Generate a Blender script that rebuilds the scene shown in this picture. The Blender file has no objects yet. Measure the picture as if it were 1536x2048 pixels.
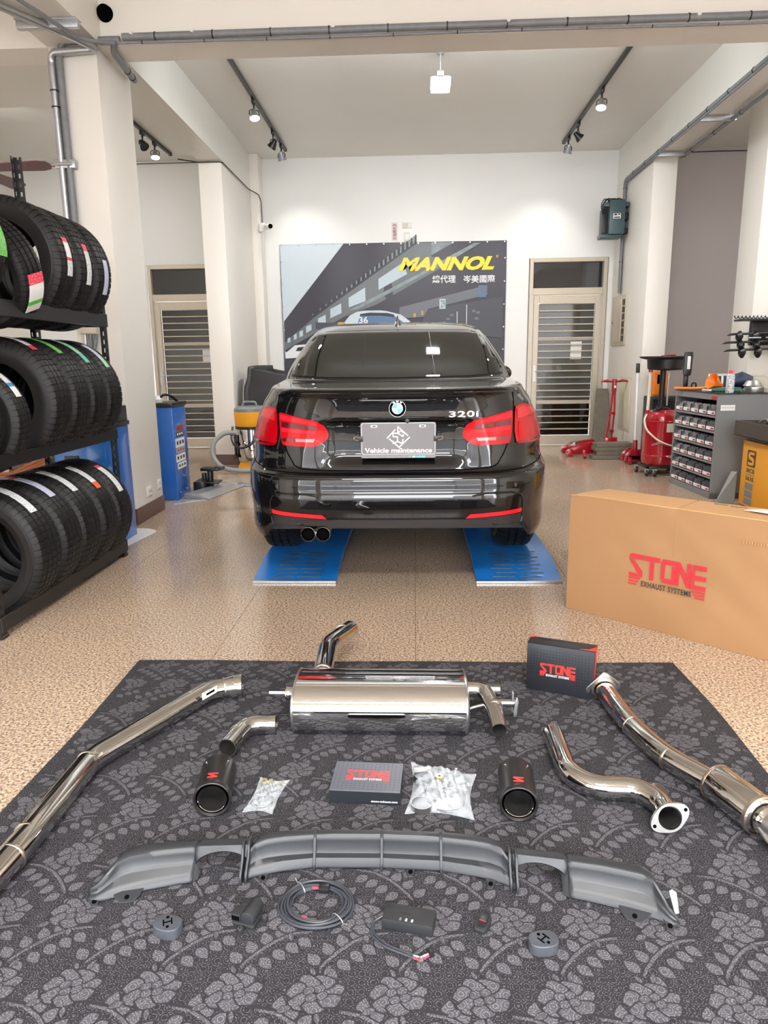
import bpy, bmesh, math, random
from mathutils import Vector, Matrix, Euler
from mathutils.bvhtree import BVHTree
import numpy as np
random.seed(7)
PI = math.pi
scene = bpy.context.scene
COL = scene.collection

# ------------------------------------------------------------------ camera
cam_d = bpy.data.cameras.new('camera'); cam = bpy.data.objects.new('camera', cam_d); COL.objects.link(cam)
cam_d.sensor_fit = 'HORIZONTAL'; cam_d.sensor_width = 36.0; cam_d.lens = 1411.8 / 1536 * 36.0
cam_d.clip_start = 0.05; cam_d.clip_end = 200
R_ = Vector((0.9990796, 0.04105348, -0.01243234)); U_ = Vector((0.00351227, 0.21056643, 0.97757324)); F_ = Vector((-0.04275061, 0.97671715, -0.21022844))
cam.matrix_world = Matrix(((R_.x, U_.x, -F_.x, 0), (R_.y, U_.y, -F_.y, 0), (R_.z, U_.z, -F_.z, 1.22), (0, 0, 0, 1)))
scene.camera = cam
scene.view_settings.view_transform = 'Standard'; scene.view_settings.look = 'None'
scene.view_settings.gamma = 1.0; scene.view_settings.use_curve_mapping = False
scene.view_settings.exposure = 0.54
scene.cycles.max_bounces = 8; scene.cycles.diffuse_bounces = 5; scene.cycles.glossy_bounces = 5
scene.cycles.transparent_max_bounces = 12; scene.cycles.sample_clamp_indirect = 6.0
scene.cycles.caustics_reflective = False; scene.cycles.caustics_refractive = False

# ------------------------------------------------------------------ daylight from the street behind the open shop front
w = bpy.data.worlds.new('world'); scene.world = w; w.use_nodes = True
bg = w.node_tree.nodes['Background']; bg.inputs[0].default_value = (0.93, 0.96, 1.0, 1); bg.inputs[1].default_value = 15.0

def area_light(name, loc, rot, sx, sy, power, color):
    l = bpy.data.lights.new(name, 'AREA'); l.shape = 'RECTANGLE'; l.size = sx; l.size_y = sy; l.energy = power; l.color = color
    o = bpy.data.objects.new(name, l); o.location = loc; o.rotation_euler = rot; COL.objects.link(o); return o
# unseen ceiling lights without fixtures: front bay, plus fill added for the side bays
area_light('unseen_ceiling_light', (0.1, -0.9, 3.80), (0, 0, 0), 2.2, 0.5, 190, (1.0, 0.99, 0.97))
area_light('unseen_ceiling_light', (-4.3, 7.6, 3.76), (math.radians(15), 0, 0), 0.5, 1.8, 34, (1.0, 0.98, 0.95))
area_light('unseen_ceiling_light', (4.5, 6.0, 3.76), (math.radians(20), 0, 0), 0.5, 2.0, 75, (1.0, 0.98, 0.97))

area_light('hidden_fill_light', (0.3, 5.83, 3.60), (math.radians(80), 0, 0), 3.6, 0.22, 36, (0.95, 0.98, 1.0))  # fill added out of view to brighten the ceiling and back wall; no fixture
# ------------------------------------------------------------------ materials
def mat(name, col, rough=0.5, metal=0.0, coat=0.0, emit=0.0, alpha=1.0, spec=0.5, noise=None, bump=None, trans=0.0, coat_rough=0.03, ecol=None):
    """noise=(scale, amount, colour2), bump=(scale, strength)"""
    m = bpy.data.materials.new(name); m.use_nodes = True; nt = m.node_tree; b = nt.nodes['Principled BSDF']
    b.inputs['Base Color'].default_value = (*col, 1); b.inputs['Roughness'].default_value = rough
    b.inputs['Metallic'].default_value = metal; b.inputs['Coat Weight'].default_value = coat
    b.inputs['Coat Roughness'].default_value = coat_rough; b.inputs['Specular IOR Level'].default_value = spec
    b.inputs['Alpha'].default_value = alpha; b.inputs['Transmission Weight'].default_value = trans
    if emit: b.inputs['Emission Color'].default_value = (*(ecol or col), 1); b.inputs['Emission Strength'].default_value = emit
    tc = None
    if noise or bump:
        tc = nt.nodes.new('ShaderNodeTexCoord')
    if noise:
        n = nt.nodes.new('ShaderNodeTexNoise'); n.inputs['Scale'].default_value = noise[0]; n.inputs['Detail'].default_value = 4
        nt.links.new(tc.outputs['Object'], n.inputs['Vector'])
        r = nt.nodes.new('ShaderNodeValToRGB'); r.color_ramp.elements[0].position = 0.5 - noise[1]; r.color_ramp.elements[1].position = 0.5 + noise[1]
        r.color_ramp.elements[0].color = (*noise[2], 1); r.color_ramp.elements[1].color = (*col, 1)
        nt.links.new(n.outputs['Fac'], r.inputs['Fac']); nt.links.new(r.outputs['Color'], b.inputs['Base Color'])
    if bump:
        n2 = nt.nodes.new('ShaderNodeTexNoise'); n2.inputs['Scale'].default_value = bump[0]; n2.inputs['Detail'].default_value = 3
        nt.links.new(tc.outputs['Object'], n2.inputs['Vector'])
        bp = nt.nodes.new('ShaderNodeBump'); bp.inputs['Strength'].default_value = bump[1]; bp.inputs['Distance'].default_value = 0.002
        nt.links.new(n2.outputs['Fac'], bp.inputs['Height']); nt.links.new(bp.outputs['Normal'], b.inputs['Normal'])
    return m

M = {}
M['wall'] = mat('wall_paint', (0.82, 0.795, 0.745), 0.45, noise=(0.9, 0.45, (0.78, 0.755, 0.70)), bump=(60, 0.1))
M['wall_cool'] = mat('wall_paint_cool', (0.80, 0.81, 0.80), 0.4, noise=(0.7, 0.45, (0.76, 0.765, 0.75)), bump=(60, 0.1))
M['ceiling'] = mat('ceiling_paint', (0.76, 0.755, 0.71), 0.35, noise=(1.3, 0.4, (0.71, 0.705, 0.66)), bump=(3, 0.25))
M['taupe'] = mat('taupe_paint', (0.44, 0.405, 0.40), 0.5, noise=(0.8, 0.45, (0.40, 0.365, 0.35)))
M['skirt'] = mat('brown_skirting', (0.115, 0.055, 0.045), 0.3, noise=(5, 0.4, (0.09, 0.045, 0.035)))
M['white'] = mat('white_plastic', (0.75, 0.75, 0.72), 0.35)
M['label_white'] = mat('white_sticker', (0.78, 0.79, 0.80), 0.5)
M['black'] = mat('black_plastic', (0.010, 0.010, 0.011), 0.35)
M['black_matte'] = mat('matte_black_plastic', (0.018, 0.019, 0.021), 0.5, bump=(900, 0.15))
M['black_steel'] = mat('black_painted_steel', (0.010, 0.010, 0.011), 0.38, bump=(250, 0.15))
M['void'] = mat('deep_black', (0.003, 0.003, 0.003), 0.9, spec=0.0)
M['rubber'] = mat('tire_rubber', (0.006, 0.0056, 0.0056), 0.5, spec=0.3, noise=(9, 0.4, (0.009, 0.0085, 0.008)), bump=(300, 0.15))
M['rubber_side'] = mat('tire_sidewall_rubber', (0.028, 0.027, 0.026), 0.5, noise=(6, 0.4, (0.040, 0.037, 0.034)))
M['steel'] = mat('polished_stainless', (0.60, 0.59, 0.57), 0.06, 1.0, bump=(35, 0.03))
M['steel_brush'] = mat('brushed_steel', (0.50, 0.495, 0.49), 0.34, 1.0, bump=(200, 0.1))
M['steel_weld'] = mat('weld_heat_tint', (0.50, 0.38, 0.24), 0.3, 1.0, noise=(60, 0.3, (0.55, 0.5, 0.5)), bump=(300, 0.5))
M['steel_in'] = mat('pipe_inside', (0.16, 0.155, 0.15), 0.35, 0.9)
M['galv'] = mat('galvanised_steel', (0.50, 0.52, 0.55), 0.33, 0.75, noise=(60, 0.25, (0.40, 0.42, 0.45)))
M['grey_pvc'] = mat('grey_conduit', (0.22, 0.23, 0.25), 0.4, noise=(30, 0.3, (0.17, 0.18, 0.19)))
M['tie'] = mat('cable_tie', (0.01, 0.01, 0.01), 0.5)
M['paint'] = mat('black_car_paint', (0.0025, 0.0025, 0.003), 0.4, 0.0, coat=1.0, coat_rough=0.006, spec=0.1)
M['glass_dark'] = mat('tinted_glass', (0.005, 0.006, 0.005), 0.02, 0.0, spec=0.42)
M['lamp_red'] = mat('red_lamp_lens', (0.46, 0.001, 0.006), 0.25, coat=0.35, spec=0.2)
M['lamp_red2'] = mat('bright_red_lens', (0.66, 0.014, 0.03), 0.25, coat=0.35, spec=0.2)
M['lamp_dark'] = mat('dark_red_lens', (0.10, 0.004, 0.008), 0.1, coat=1.0)
M['lamp_clear'] = mat('clear_lens', (0.36, 0.17, 0.16), 0.15, coat=1.0, bump=(200, 0.8))
M['reflector'] = mat('red_reflector', (0.78, 0.008, 0.02), 0.2, coat=0.5)
M['chrome'] = mat('chrome', (0.82, 0.82, 0.83), 0.05, 1.0)
M['bw_white'] = mat('enamel_white', (0.8, 0.8, 0.8), 0.2, coat=0.5)
M['bw_blue'] = mat('enamel_blue', (0.08, 0.33, 0.72), 0.2, coat=0.5)
M['plate'] = mat('grey_plate', (0.155, 0.15, 0.155), 0.35, noise=(4, 0.4, (0.135, 0.13, 0.135)))
M['carbon'] = mat('carbon_print', (0.28, 0.28, 0.29), 0.3, noise=(400, 0.05, (0.10, 0.10, 0.10)))
M['satin_grey'] = mat('satin_grey_plastic', (0.022, 0.020, 0.021), 0.35)
M['blue'] = mat('blue_painted_steel', (0.012, 0.17, 0.56), 0.28, coat=0.3, noise=(7, 0.4, (0.010, 0.14, 0.47)), bump=(100, 0.05))
M['blue_cab'] = mat('blue_cabinet_paint', (0.010, 0.125, 0.50), 0.3, coat=0.4)
M['yellow'] = mat('orange_yellow_plastic', (0.86, 0.38, 0.012), 0.4, noise=(9, 0.3, (0.82, 0.35, 0.010)))
M['red_paint'] = mat('red_enamel', (0.36, 0.006, 0.014), 0.22, coat=0.6, noise=(12, 0.4, (0.30, 0.005, 0.012)))
M['grey_cab'] = mat('grey_cabinet_paint', (0.205, 0.21, 0.22), 0.4, noise=(3, 0.4, (0.18, 0.185, 0.19)))
M['beige_alu'] = mat('champagne_aluminium', (0.56, 0.50, 0.40), 0.35, 0.25, noise=(40, 0.3, (0.52, 0.46, 0.37)))
M['frost'] = mat('frosted_glass', (0.085, 0.09, 0.082), 0.2, noise=(2.0, 0.4, (0.05, 0.053, 0.048)), coat=0.4)
M['dark_glass'] = mat('dark_door_glass', (0.014, 0.012, 0.008), 0.06, coat=0.4)
M['transom'] = mat('transom_glass', (0.022, 0.024, 0.027), 0.03, coat=0.8)
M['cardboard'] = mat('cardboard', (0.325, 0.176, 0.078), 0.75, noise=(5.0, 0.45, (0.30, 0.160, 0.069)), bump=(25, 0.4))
M['cardboard_lit_top'] = mat('cardboard_lit_top', (0.53, 0.30, 0.135), 0.75, noise=(6.0, 0.4, (0.49, 0.28, 0.125)), bump=(25, 0.3))  # lighter copy of cardboard: brighter light on the top put into the colour
M['ink_red'] = mat('red_ink', (0.52, 0.02, 0.03), 0.6)
M['logo_red'] = mat('logo_red', (0.80, 0.035, 0.03), 0.35)
M['ink_black'] = mat('black_ink', (0.03, 0.022, 0.018), 0.6)
M['ink_white'] = mat('white_ink', (0.85, 0.85, 0.85), 0.4)
M['box_black'] = mat('black_card', (0.016, 0.018, 0.023), 0.42)
M['box_grey'] = mat('dark_grey_card', (0.075, 0.082, 0.102), 0.38)
M['box_red'] = mat('red_card', (0.62, 0.035, 0.025), 0.4)
M['green'] = mat('green_sticker', (0.10, 0.50, 0.06), 0.5)
M['teal'] = mat('teal_sticker', (0.12, 0.50, 0.42), 0.5)
M['pink'] = mat('red_sticker', (0.70, 0.03, 0.08), 0.5)
M['orange_st'] = mat('orange_sticker', (0.85, 0.10, 0.01), 0.5)
M['violet'] = mat('pale_violet_sticker', (0.52, 0.55, 0.70), 0.5)
M['mint'] = mat('pale_green_sticker', (0.45, 0.70, 0.50), 0.5)
M['diffuser'] = mat('satin_black_moulding', (0.021, 0.0225, 0.026), 0.40, bump=(700, 0.05))
M['rubber_grey'] = mat('grey_rubber', (0.060, 0.066, 0.078), 0.42, noise=(50, 0.3, (0.05, 0.055, 0.065)))
M['tip'] = mat('black_tip', (0.028, 0.027, 0.027), 0.34, 0.5)
M['cable'] = mat('black_cable', (0.035, 0.038, 0.048), 0.35)
M['plastic_bag'] = mat('clear_plastic_bag', (0.80, 0.86, 0.92), 0.12, alpha=0.30, coat=1.0, bump=(60, 1.0))
M['paper'] = mat('paper', (0.78, 0.78, 0.78), 0.6)
M['brass'] = mat('zinc_yellow', (0.62, 0.58, 0.22), 0.3, 0.9)
M['orange'] = mat('orange_plastic', (0.85, 0.22, 0.02), 0.35)
M['hose'] = mat('grey_hose', (0.26, 0.27, 0.27), 0.45)
M['brown_hose'] = mat('orange_brown_hose', (0.36, 0.12, 0.04), 0.4)
M['board'] = mat('weathered_board', (0.19, 0.165, 0.125), 0.8, noise=(14, 0.4, (0.13, 0.112, 0.085)), bump=(40, 0.5))
M['cream'] = mat('cream_paint', (0.62, 0.58, 0.46), 0.45)
M['fan'] = mat('brown_fan_blade', (0.12, 0.06, 0.06), 0.4)
M['tray'] = mat('brown_grey_tray', (0.060, 0.050, 0.043), 0.5)
M['transf'] = mat('green_grey_casing', (0.045, 0.085, 0.10), 0.35)
M['cloth'] = mat('black_nylon_cover', (0.018, 0.018, 0.020), 0.4, bump=(12, 0.6))
M['clear'] = mat('clear_tub', (0.75, 0.73, 0.62), 0.15, alpha=0.35)
M['navy'] = mat('navy_cloth', (0.02, 0.035, 0.07), 0.6)
M['glow'] = mat('lamp_glow', (1, 1, 1), 0.5, emit=14.0, ecol=(1.0, 0.98, 0.95))
M['glow_soft'] = mat('led_panel_glow', (1, 1, 1), 0.5, emit=6.0, ecol=(1.0, 0.97, 0.92))
M['silver'] = mat('silver_print', (0.55, 0.56, 0.57), 0.3, 0.6)
M['aqua'] = mat('aqua_print', (0.1, 0.45, 0.55), 0.4)

def print_mat(name, base, ink, scale=(60, 14, 1), thr=0.52):
    """sticker with fine printing"""
    m = mat(name, base, 0.5); nt = m.node_tree; b = nt.nodes['Principled BSDF']
    tc = nt.nodes.new('ShaderNodeTexCoord'); mp = nt.nodes.new('ShaderNodeMapping'); mp.inputs['Scale'].default_value = scale
    n = nt.nodes.new('ShaderNodeTexNoise'); n.inputs['Scale'].default_value = 3.0; n.inputs['Detail'].default_value = 1
    r = nt.nodes.new('ShaderNodeValToRGB'); r.color_ramp.interpolation = 'CONSTANT'
    r.color_ramp.elements[0].color = (*base, 1); r.color_ramp.elements[1].color = (*ink, 1); r.color_ramp.elements[1].position = thr
    nt.links.new(tc.outputs['Object'], mp.inputs['Vector']); nt.links.new(mp.outputs['Vector'], n.inputs['Vector'])
    nt.links.new(n.outputs['Fac'], r.inputs['Fac']); nt.links.new(r.outputs['Color'], b.inputs['Base Color']); return m
M['st_white'] = print_mat('printed_white_sticker', (0.74, 0.76, 0.78), (0.30, 0.31, 0.34), (14, 60, 60), 0.60)
M['st_green'] = print_mat('printed_green_sticker', (0.10, 0.50, 0.06), (0.55, 0.80, 0.45), (14, 60, 60), 0.60)
M['st_mint'] = print_mat('printed_mint_sticker', (0.35, 0.68, 0.45), (0.12, 0.42, 0.22), (14, 60, 60), 0.58)
M['st_red'] = print_mat('printed_red_sticker', (0.70, 0.03, 0.07), (0.85, 0.6, 0.6), (14, 60, 60), 0.62)

# polished speckled granite floor tiles
def floor_mat():
    m = bpy.data.materials.new('speckled_granite'); m.use_nodes = True; nt = m.node_tree; b = nt.nodes['Principled BSDF']
    g = nt.nodes.new('ShaderNodeNewGeometry')
    v = nt.nodes.new('ShaderNodeTexVoronoi'); v.inputs['Scale'].default_value = 190; nt.links.new(g.outputs['Position'], v.inputs['Vector'])
    n = nt.nodes.new('ShaderNodeTexNoise'); n.inputs['Scale'].default_value = 105; n.inputs['Detail'].default_value = 5; n.inputs['Roughness'].default_value = 0.7
    nt.links.new(g.outputs['Position'], n.inputs['Vector'])
    r = nt.nodes.new('ShaderNodeValToRGB'); cr = r.color_ramp
    cr.elements[0].position = 0.36; cr.elements[0].color = (0.10, 0.070, 0.052, 1)
    cr.elements[1].position = 0.66; cr.elements[1].color = (0.74, 0.59, 0.44, 1)
    e = cr.elements.new(0.47); e.color = (0.38, 0.27, 0.20, 1)
    e = cr.elements.new(0.54); e.color = (0.62, 0.47, 0.33, 1)
    nt.links.new(n.outputs['Fac'], r.inputs['Fac'])
    mx = nt.nodes.new('ShaderNodeMixRGB'); mx.blend_type = 'MULTIPLY'; mx.inputs[0].default_value = 0.30
    r2 = nt.nodes.new('ShaderNodeValToRGB'); r2.color_ramp.elements[0].color = (0.45, 0.42, 0.42, 1); r2.color_ramp.elements[1].color = (1, 1, 1, 1)
    r2.color_ramp.elements[0].position = 0.1; r2.color_ramp.elements[1].position = 0.6
    s = nt.nodes.new('ShaderNodeSeparateColor'); nt.links.new(v.outputs['Color'], s.inputs[0]); nt.links.new(s.outputs[0], r2.inputs['Fac'])
    nt.links.new(r.outputs['Color'], mx.inputs[1]); nt.links.new(r2.outputs['Color'], mx.inputs[2])
    # slow cloudiness of the stone
    n3 = nt.nodes.new('ShaderNodeTexNoise'); n3.inputs['Scale'].default_value = 1.1; nt.links.new(g.outputs['Position'], n3.inputs['Vector'])
    r3 = nt.nodes.new('ShaderNodeValToRGB'); r3.color_ramp.elements[0].color = (0.86, 0.86, 0.88, 1); r3.color_ramp.elements[1].color = (1, 1, 1, 1)
    r3.color_ramp.elements[0].position = 0.35; r3.color_ramp.elements[1].position = 0.65
    nt.links.new(n3.outputs['Fac'], r3.inputs['Fac'])
    m2 = nt.nodes.new('ShaderNodeMixRGB'); m2.blend_type = 'MULTIPLY'; m2.inputs[0].default_value = 1.0
    nt.links.new(mx.outputs[0], m2.inputs[1]); nt.links.new(r3.outputs[0], m2.inputs[2]); nt.links.new(m2.outputs[0], b.inputs['Base Color'])
    b.inputs['Roughness'].default_value = 0.16; b.inputs['Specular IOR Level'].default_value = 0.5
    return m
M['floor'] = floor_mat()

# woven rug: little concentric rings of pale stitches on dark grey
def rug_mat(name, dark, light, scale, thr):
    m = bpy.data.materials.new(name); m.use_nodes = True; nt = m.node_tree; b = nt.nodes['Principled BSDF']
    g = nt.nodes.new('ShaderNodeNewGeometry')
    v = nt.nodes.new('ShaderNodeTexVoronoi'); v.inputs['Scale'].default_value = 46; v.inputs['Randomness'].default_value = 0.12
    nt.links.new(g.outputs['Position'], v.inputs['Vector'])
    mu = nt.nodes.new('ShaderNodeMath'); mu.operation = 'MULTIPLY'; mu.inputs[1].default_value = 34.0; nt.links.new(v.outputs['Distance'], mu.inputs[0])
    si = nt.nodes.new('ShaderNodeMath'); si.operation = 'SINE'; nt.links.new(mu.outputs[0], si.inputs[0])
    v2 = nt.nodes.new('ShaderNodeTexVoronoi'); v2.inputs['Scale'].default_value = scale; v2.inputs['Randomness'].default_value = 0.6
    nt.links.new(g.outputs['Position'], v2.inputs['Vector'])
    sb = nt.nodes.new('ShaderNodeMath'); sb.operation = 'MULTIPLY_ADD'; sb.inputs[1].default_value = -1.5; sb.inputs[2].default_value = 0.62
    nt.links.new(v2.outputs['Distance'], sb.inputs[0])
    ad = nt.nodes.new('ShaderNodeMath'); ad.operation = 'MULTIPLY_ADD'; ad.inputs[1].default_value = 0.42; nt.links.new(si.outputs[0], ad.inputs[0]); nt.links.new(sb.outputs[0], ad.inputs[2])
    r = nt.nodes.new('ShaderNodeValToRGB'); r.color_ramp.elements[0].position = thr - 0.12; r.color_ramp.elements[1].position = thr + 0.22
    r.color_ramp.elements[0].color = (*dark, 1); r.color_ramp.elements[1].color = (*light, 1)
    nt.links.new(ad.outputs[0], r.inputs['Fac']); nt.links.new(r.outputs['Color'], b.inputs['Base Color'])
    b.inputs['Roughness'].default_value = 0.8; b.inputs['Specular IOR Level'].default_value = 0.25
    return m
M['rug'] = rug_mat('woven_rug', (0.020, 0.019, 0.022), (0.135, 0.130, 0.145), 330, 0.34)
M['rug_motif'] = rug_mat('woven_motif', (0.062, 0.060, 0.067), (0.155, 0.15, 0.165), 330, 0.05)
M['rug_line'] = mat('woven_outline', (0.014, 0.013, 0.016), 0.85)

# ------------------------------------------------------------------ mesh helpers
class G:
    def __init__(s): s.v = []; s.f = []
    def add(s, vs, fs, T=None):
        o = len(s.v)
        s.v += [tuple(T @ Vector(p)) if T is not None else tuple(p) for p in vs]
        s.f += [tuple(i + o for i in f) for f in fs]; return s
    def box(s, x0, x1, y0, y1, z0, z1, T=None):
        vs = [(x0, y0, z0), (x1, y0, z0), (x1, y1, z0), (x0, y1, z0), (x0, y0, z1), (x1, y0, z1), (x1, y1, z1), (x0, y1, z1)]
        return s.add(vs, [(0, 3, 2, 1), (4, 5, 6, 7), (0, 1, 5, 4), (1, 2, 6, 5), (2, 3, 7, 6), (3, 0, 4, 7)], T)
    def cbox(s, c, d, T=None):
        return s.box(c[0] - d[0] / 2, c[0] + d[0] / 2, c[1] - d[1] / 2, c[1] + d[1] / 2, c[2] - d[2] / 2, c[2] + d[2] / 2, T)
    def cyl(s, p0, p1, r0, r1=None, n=20, caps=True):
        r1 = r0 if r1 is None else r1
        return s.tube([p0, p1], [r0, r1], n, caps)
    def tube(s, path, r, n=12, caps=True, closed=False, squash=None):
        P = [Vector(p) for p in path]; L = len(P)
        rs = list(r) if isinstance(r, (list, tuple)) else [r] * L
        o = len(s.v); up = None
        for i in range(L):
            if closed: t = (P[(i + 1) % L] - P[i - 1])
            else: t = P[min(i + 1, L - 1)] - P[max(i - 1, 0)]
            if t.length < 1e-9: t = Vector((0, 0, 1))
            t.normalize()
            if up is None:
                a = Vector((0, 0, 1)) if abs(t.z) < 0.9 else Vector((0, 1, 0))
                up = (a - t * a.dot(t)).normalized()
            else:
                up = up - t * up.dot(t)
                up = up.normalized() if up.length > 1e-6 else t.orthogonal().normalized()
            sd = t.cross(up)
            for k in range(n):
                a = 2 * PI * k / n
                q = P[i] + (sd * math.cos(a) + up * math.sin(a) * (squash or 1)) * rs[i]
                s.v.append(tuple(q))
        for i in range(L if closed else L - 1):
            j = (i + 1) % L
            for k in range(n):
                k2 = (k + 1) % n
                s.f.append((o + i * n + k, o + i * n + k2, o + j * n + k2, o + j * n + k))
        if caps and not closed:
            s.f.append(tuple(o + k for k in reversed(range(n)))); s.f.append(tuple(o + (L - 1) * n + k for k in range(n)))
        return s
    def lathe(s, prof, n=32, T=None, closed=False):
        """prof = [(r, z)] revolved about z"""
        o = len(s.v); m = len(prof)
        for k in range(n):
            a = 2 * PI * k / n
            for r, z in prof:
                p = Vector((r * math.cos(a), r * math.sin(a), z)); s.v.append(tuple(T @ p) if T is not None else tuple(p))
        for k in range(n):
            k2 = (k + 1) % n
            for i in range(m if closed else m - 1):
                j = (i + 1) % m
                s.f.append((o + k * m + i, o + k2 * m + i, o + k2 * m + j, o + k * m + j))
        return s
    def prism(s, poly, T, h):
        """poly in local XY, extruded 0..h along local z of T"""
        n = len(poly); o = len(s.v)
        area = sum(poly[i][0] * poly[(i + 1) % n][1] - poly[(i + 1) % n][0] * poly[i][1] for i in range(n))
        if area < 0: poly = poly[::-1]
        for z in (0, h):
            for x, y in poly: s.v.append(tuple(T @ Vector((x, y, z))))
        s.f.append(tuple(o + i for i in reversed(range(n)))); s.f.append(tuple(o + n + i for i in range(n)))
        for i in range(n):
            j = (i + 1) % n; s.f.append((o + i, o + j, o + n + j, o + n + i))
        return s
    def grid(s, fn, nu, nv, closed_u=False):
        o = len(s.v)
        for i in range(nu + 1):
            for j in range(nv + 1): s.v.append(tuple(fn(i / nu, j / nv)))
        for i in range(nu):
            for j in range(nv):
                a = o + i * (nv + 1) + j; b = a + nv + 1
                s.f.append((a, b, b + 1, a + 1))
        return s

def kids_world(parent):
    """world matrix of an unscaled chain of parents"""
    m = Matrix.Identity(4)
    while parent is not None:
        m = parent.matrix_basis @ m; parent = parent.parent
    return m

def tag(o, label=None, cat=None, group=None, kind=None):
    if label: o['label'] = label
    if cat: o['category'] = cat
    if group: o['group'] = group
    if kind: o['kind'] = kind
    return o

def build(name, g, m, parent=None, world=False, bevel=0.0, seg=2, smooth=True, angle=32, label=None, normals=True):
    me = bpy.data.meshes.new(name); me.from_pydata(g.v, [], g.f)
    if world and parent is not None: me.transform(kids_world(parent).inverted())
    if bevel or normals:
        bm = bmesh.new(); bm.from_mesh(me)
        if normals: bmesh.ops.recalc_face_normals(bm, faces=bm.faces)
        if bevel:
            es = [e for e in bm.edges if len(e.link_faces) == 2 and e.calc_face_angle(0) > math.radians(35)]
            bmesh.ops.bevel(bm, geom=es, offset=bevel, segments=seg, affect='EDGES', profile=0.5, clamp_overlap=True)
        bm.to_mesh(me); bm.free()
    if smooth and len(me.polygons):
        me.polygons.foreach_set('use_smooth', [True] * len(me.polygons)); me.set_sharp_from_angle(angle=math.radians(angle))
    me.materials.append(M[m] if isinstance(m, str) else m)
    o = bpy.data.objects.new(name, me); COL.objects.link(o)
    if parent is not None: o.parent = parent
    if label: o['label'] = label
    return o

def thing(name, label=None, cat=None, loc=(0, 0, 0), rz=0.0, group=None, kind=None, rot=None):
    o = bpy.data.objects.new(name, None); COL.objects.link(o); o.empty_display_size = 0.05
    o.location = loc; o.rotation_euler = rot if rot else (0, 0, rz)
    return tag(o, label, cat, group, kind)

def copy_tree(o, parent=None):
    c = o.copy(); COL.objects.link(c)
    if parent is not None: c.parent = parent
    for ch in list(o.children): copy_tree(ch, c)
    return c

def smooth_path(pts, rad=0.05, n=6):
    """polyline with rounded bends"""
    P = [Vector(p) for p in pts]; out = [P[0]]
    for i in range(1, len(P) - 1):
        a, b, c = P[i - 1], P[i], P[i + 1]
        d1 = (a - b); d2 = (c - b); r = min(rad, d1.length * 0.48, d2.length * 0.48)
        s0 = b + d1.normalized() * r; s1 = b + d2.normalized() * r
        for k in range(n + 1):
            t = k / n; out.append(s0 * (1 - t) ** 2 + b * 2 * t * (1 - t) + s1 * t * t)
    out.append(P[-1]); return out

def frame(o, x, y):
    x = Vector(x).normalized(); y = Vector(y); y = (y - x * y.dot(x)).normalized(); z = x.cross(y)
    return Matrix(((x.x, y.x, z.x, o[0]), (x.y, y.y, z.y, o[1]), (x.z, y.z, z.z, o[2]), (0, 0, 0, 1)))

def text_verts(body, width=None, height=None, bold=0.0, shear=0.0, thick=0.0, space=1.0):
    cu = bpy.data.curves.new('lettering', 'FONT'); cu.body = body; cu.size = 1.0; cu.offset = bold; cu.shear = shear
    cu.space_character = space; cu.extrude = 0.0; cu.resolution_u = 3; cu.align_x = 'LEFT'
    ob = bpy.data.objects.new('lettering', cu); COL.objects.link(ob)
    dg = bpy.context.evaluated_depsgraph_get(); dg.update()
    me = bpy.data.meshes.new_from_object(ob.evaluated_get(dg))
    bpy.data.objects.remove(ob)
    vs = np.array([tuple(v.co) for v in me.vertices]) if len(me.vertices) else np.zeros((0, 3))
    fs = [tuple(p.vertices) for p in me.polygons]
    bpy.data.meshes.remove(me)
    if len(vs) == 0: return [], []
    vs -= vs.min(axis=0); ext = vs.max(axis=0)
    sx = (width / ext[0]) if width else None; sy = (height / ext[1]) if height else None
    sx = sx or sy; sy = sy or sx
    vs = vs * np.array([sx, sy, 1.0])
    return [(float(a), float(b), 0.0) for a, b, c in vs], fs

def text(body, T, width, height, m, name='lettering', parent=None, world=True, bold=0.0, shear=0.0, thick=0.0005, space=1.0, proj=None):
    """T places the lower-left corner of the writing"""
    vs, fs = text_verts(body, width, height, bold, shear, space=space)
    if not vs: return None
    g = G()
    vv = [Vector((a, b, thick)) for a, b, c in vs]
    pts = [T @ v for v in vv]
    if proj: pts = [proj(p) for p in pts]
    g.add([tuple(p) for p in pts], fs)
    return build(name, g, m, parent, world, smooth=False, normals=False)

def decal(poly, T, m, name, parent, world=True, thick=0.0008, label=None):
    return build(name, G().prism(poly, T, thick), m, parent, world, smooth=False, label=label)

def rect(x0, y0, x1, y1): return [(x0, y0), (x1, y0), (x1, y1), (x0, y1)]

# ================================================================== THE ROOM
ZC, ZB, ZF = 3.863, 3.42, 3.31            # ceiling, side beam undersides, front beam underside
YB = 10.12                                 # back wall
def S(o): return tag(o, kind='structure')
flo = S(build('floor', G().box(-5.6, 5.6, -2.6, 10.4, -0.10, -0.012), M['rug_line']))
TS = 0.8575; tile_me = None
for i in range(-8, 7):
    for j in range(-6, 12):
        x0 = 0.0046 + i * TS; y0 = 2.135 + (j - 2) * TS * 1.0
        if x0 < -6.1 or x0 > 5.0 or y0 < -2.3 or y0 > 10.0: continue
        if tile_me is None:
            t = build('floor_tile', G().box(0.001, TS - 0.001, 0.001, TS - 0.001, -0.012, 0.0), 'floor', flo, smooth=False)
            tile_me = t.data
        else:
            t = bpy.data.objects.new('floor_tile', tile_me); COL.objects.link(t); t.parent = flo
        t.location = (x0, y0, 0)
S(build('ceiling', G().box(-5.6, 5.6, -2.6, 10.3, ZC, ZC + 0.2), 'ceiling'))
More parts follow.
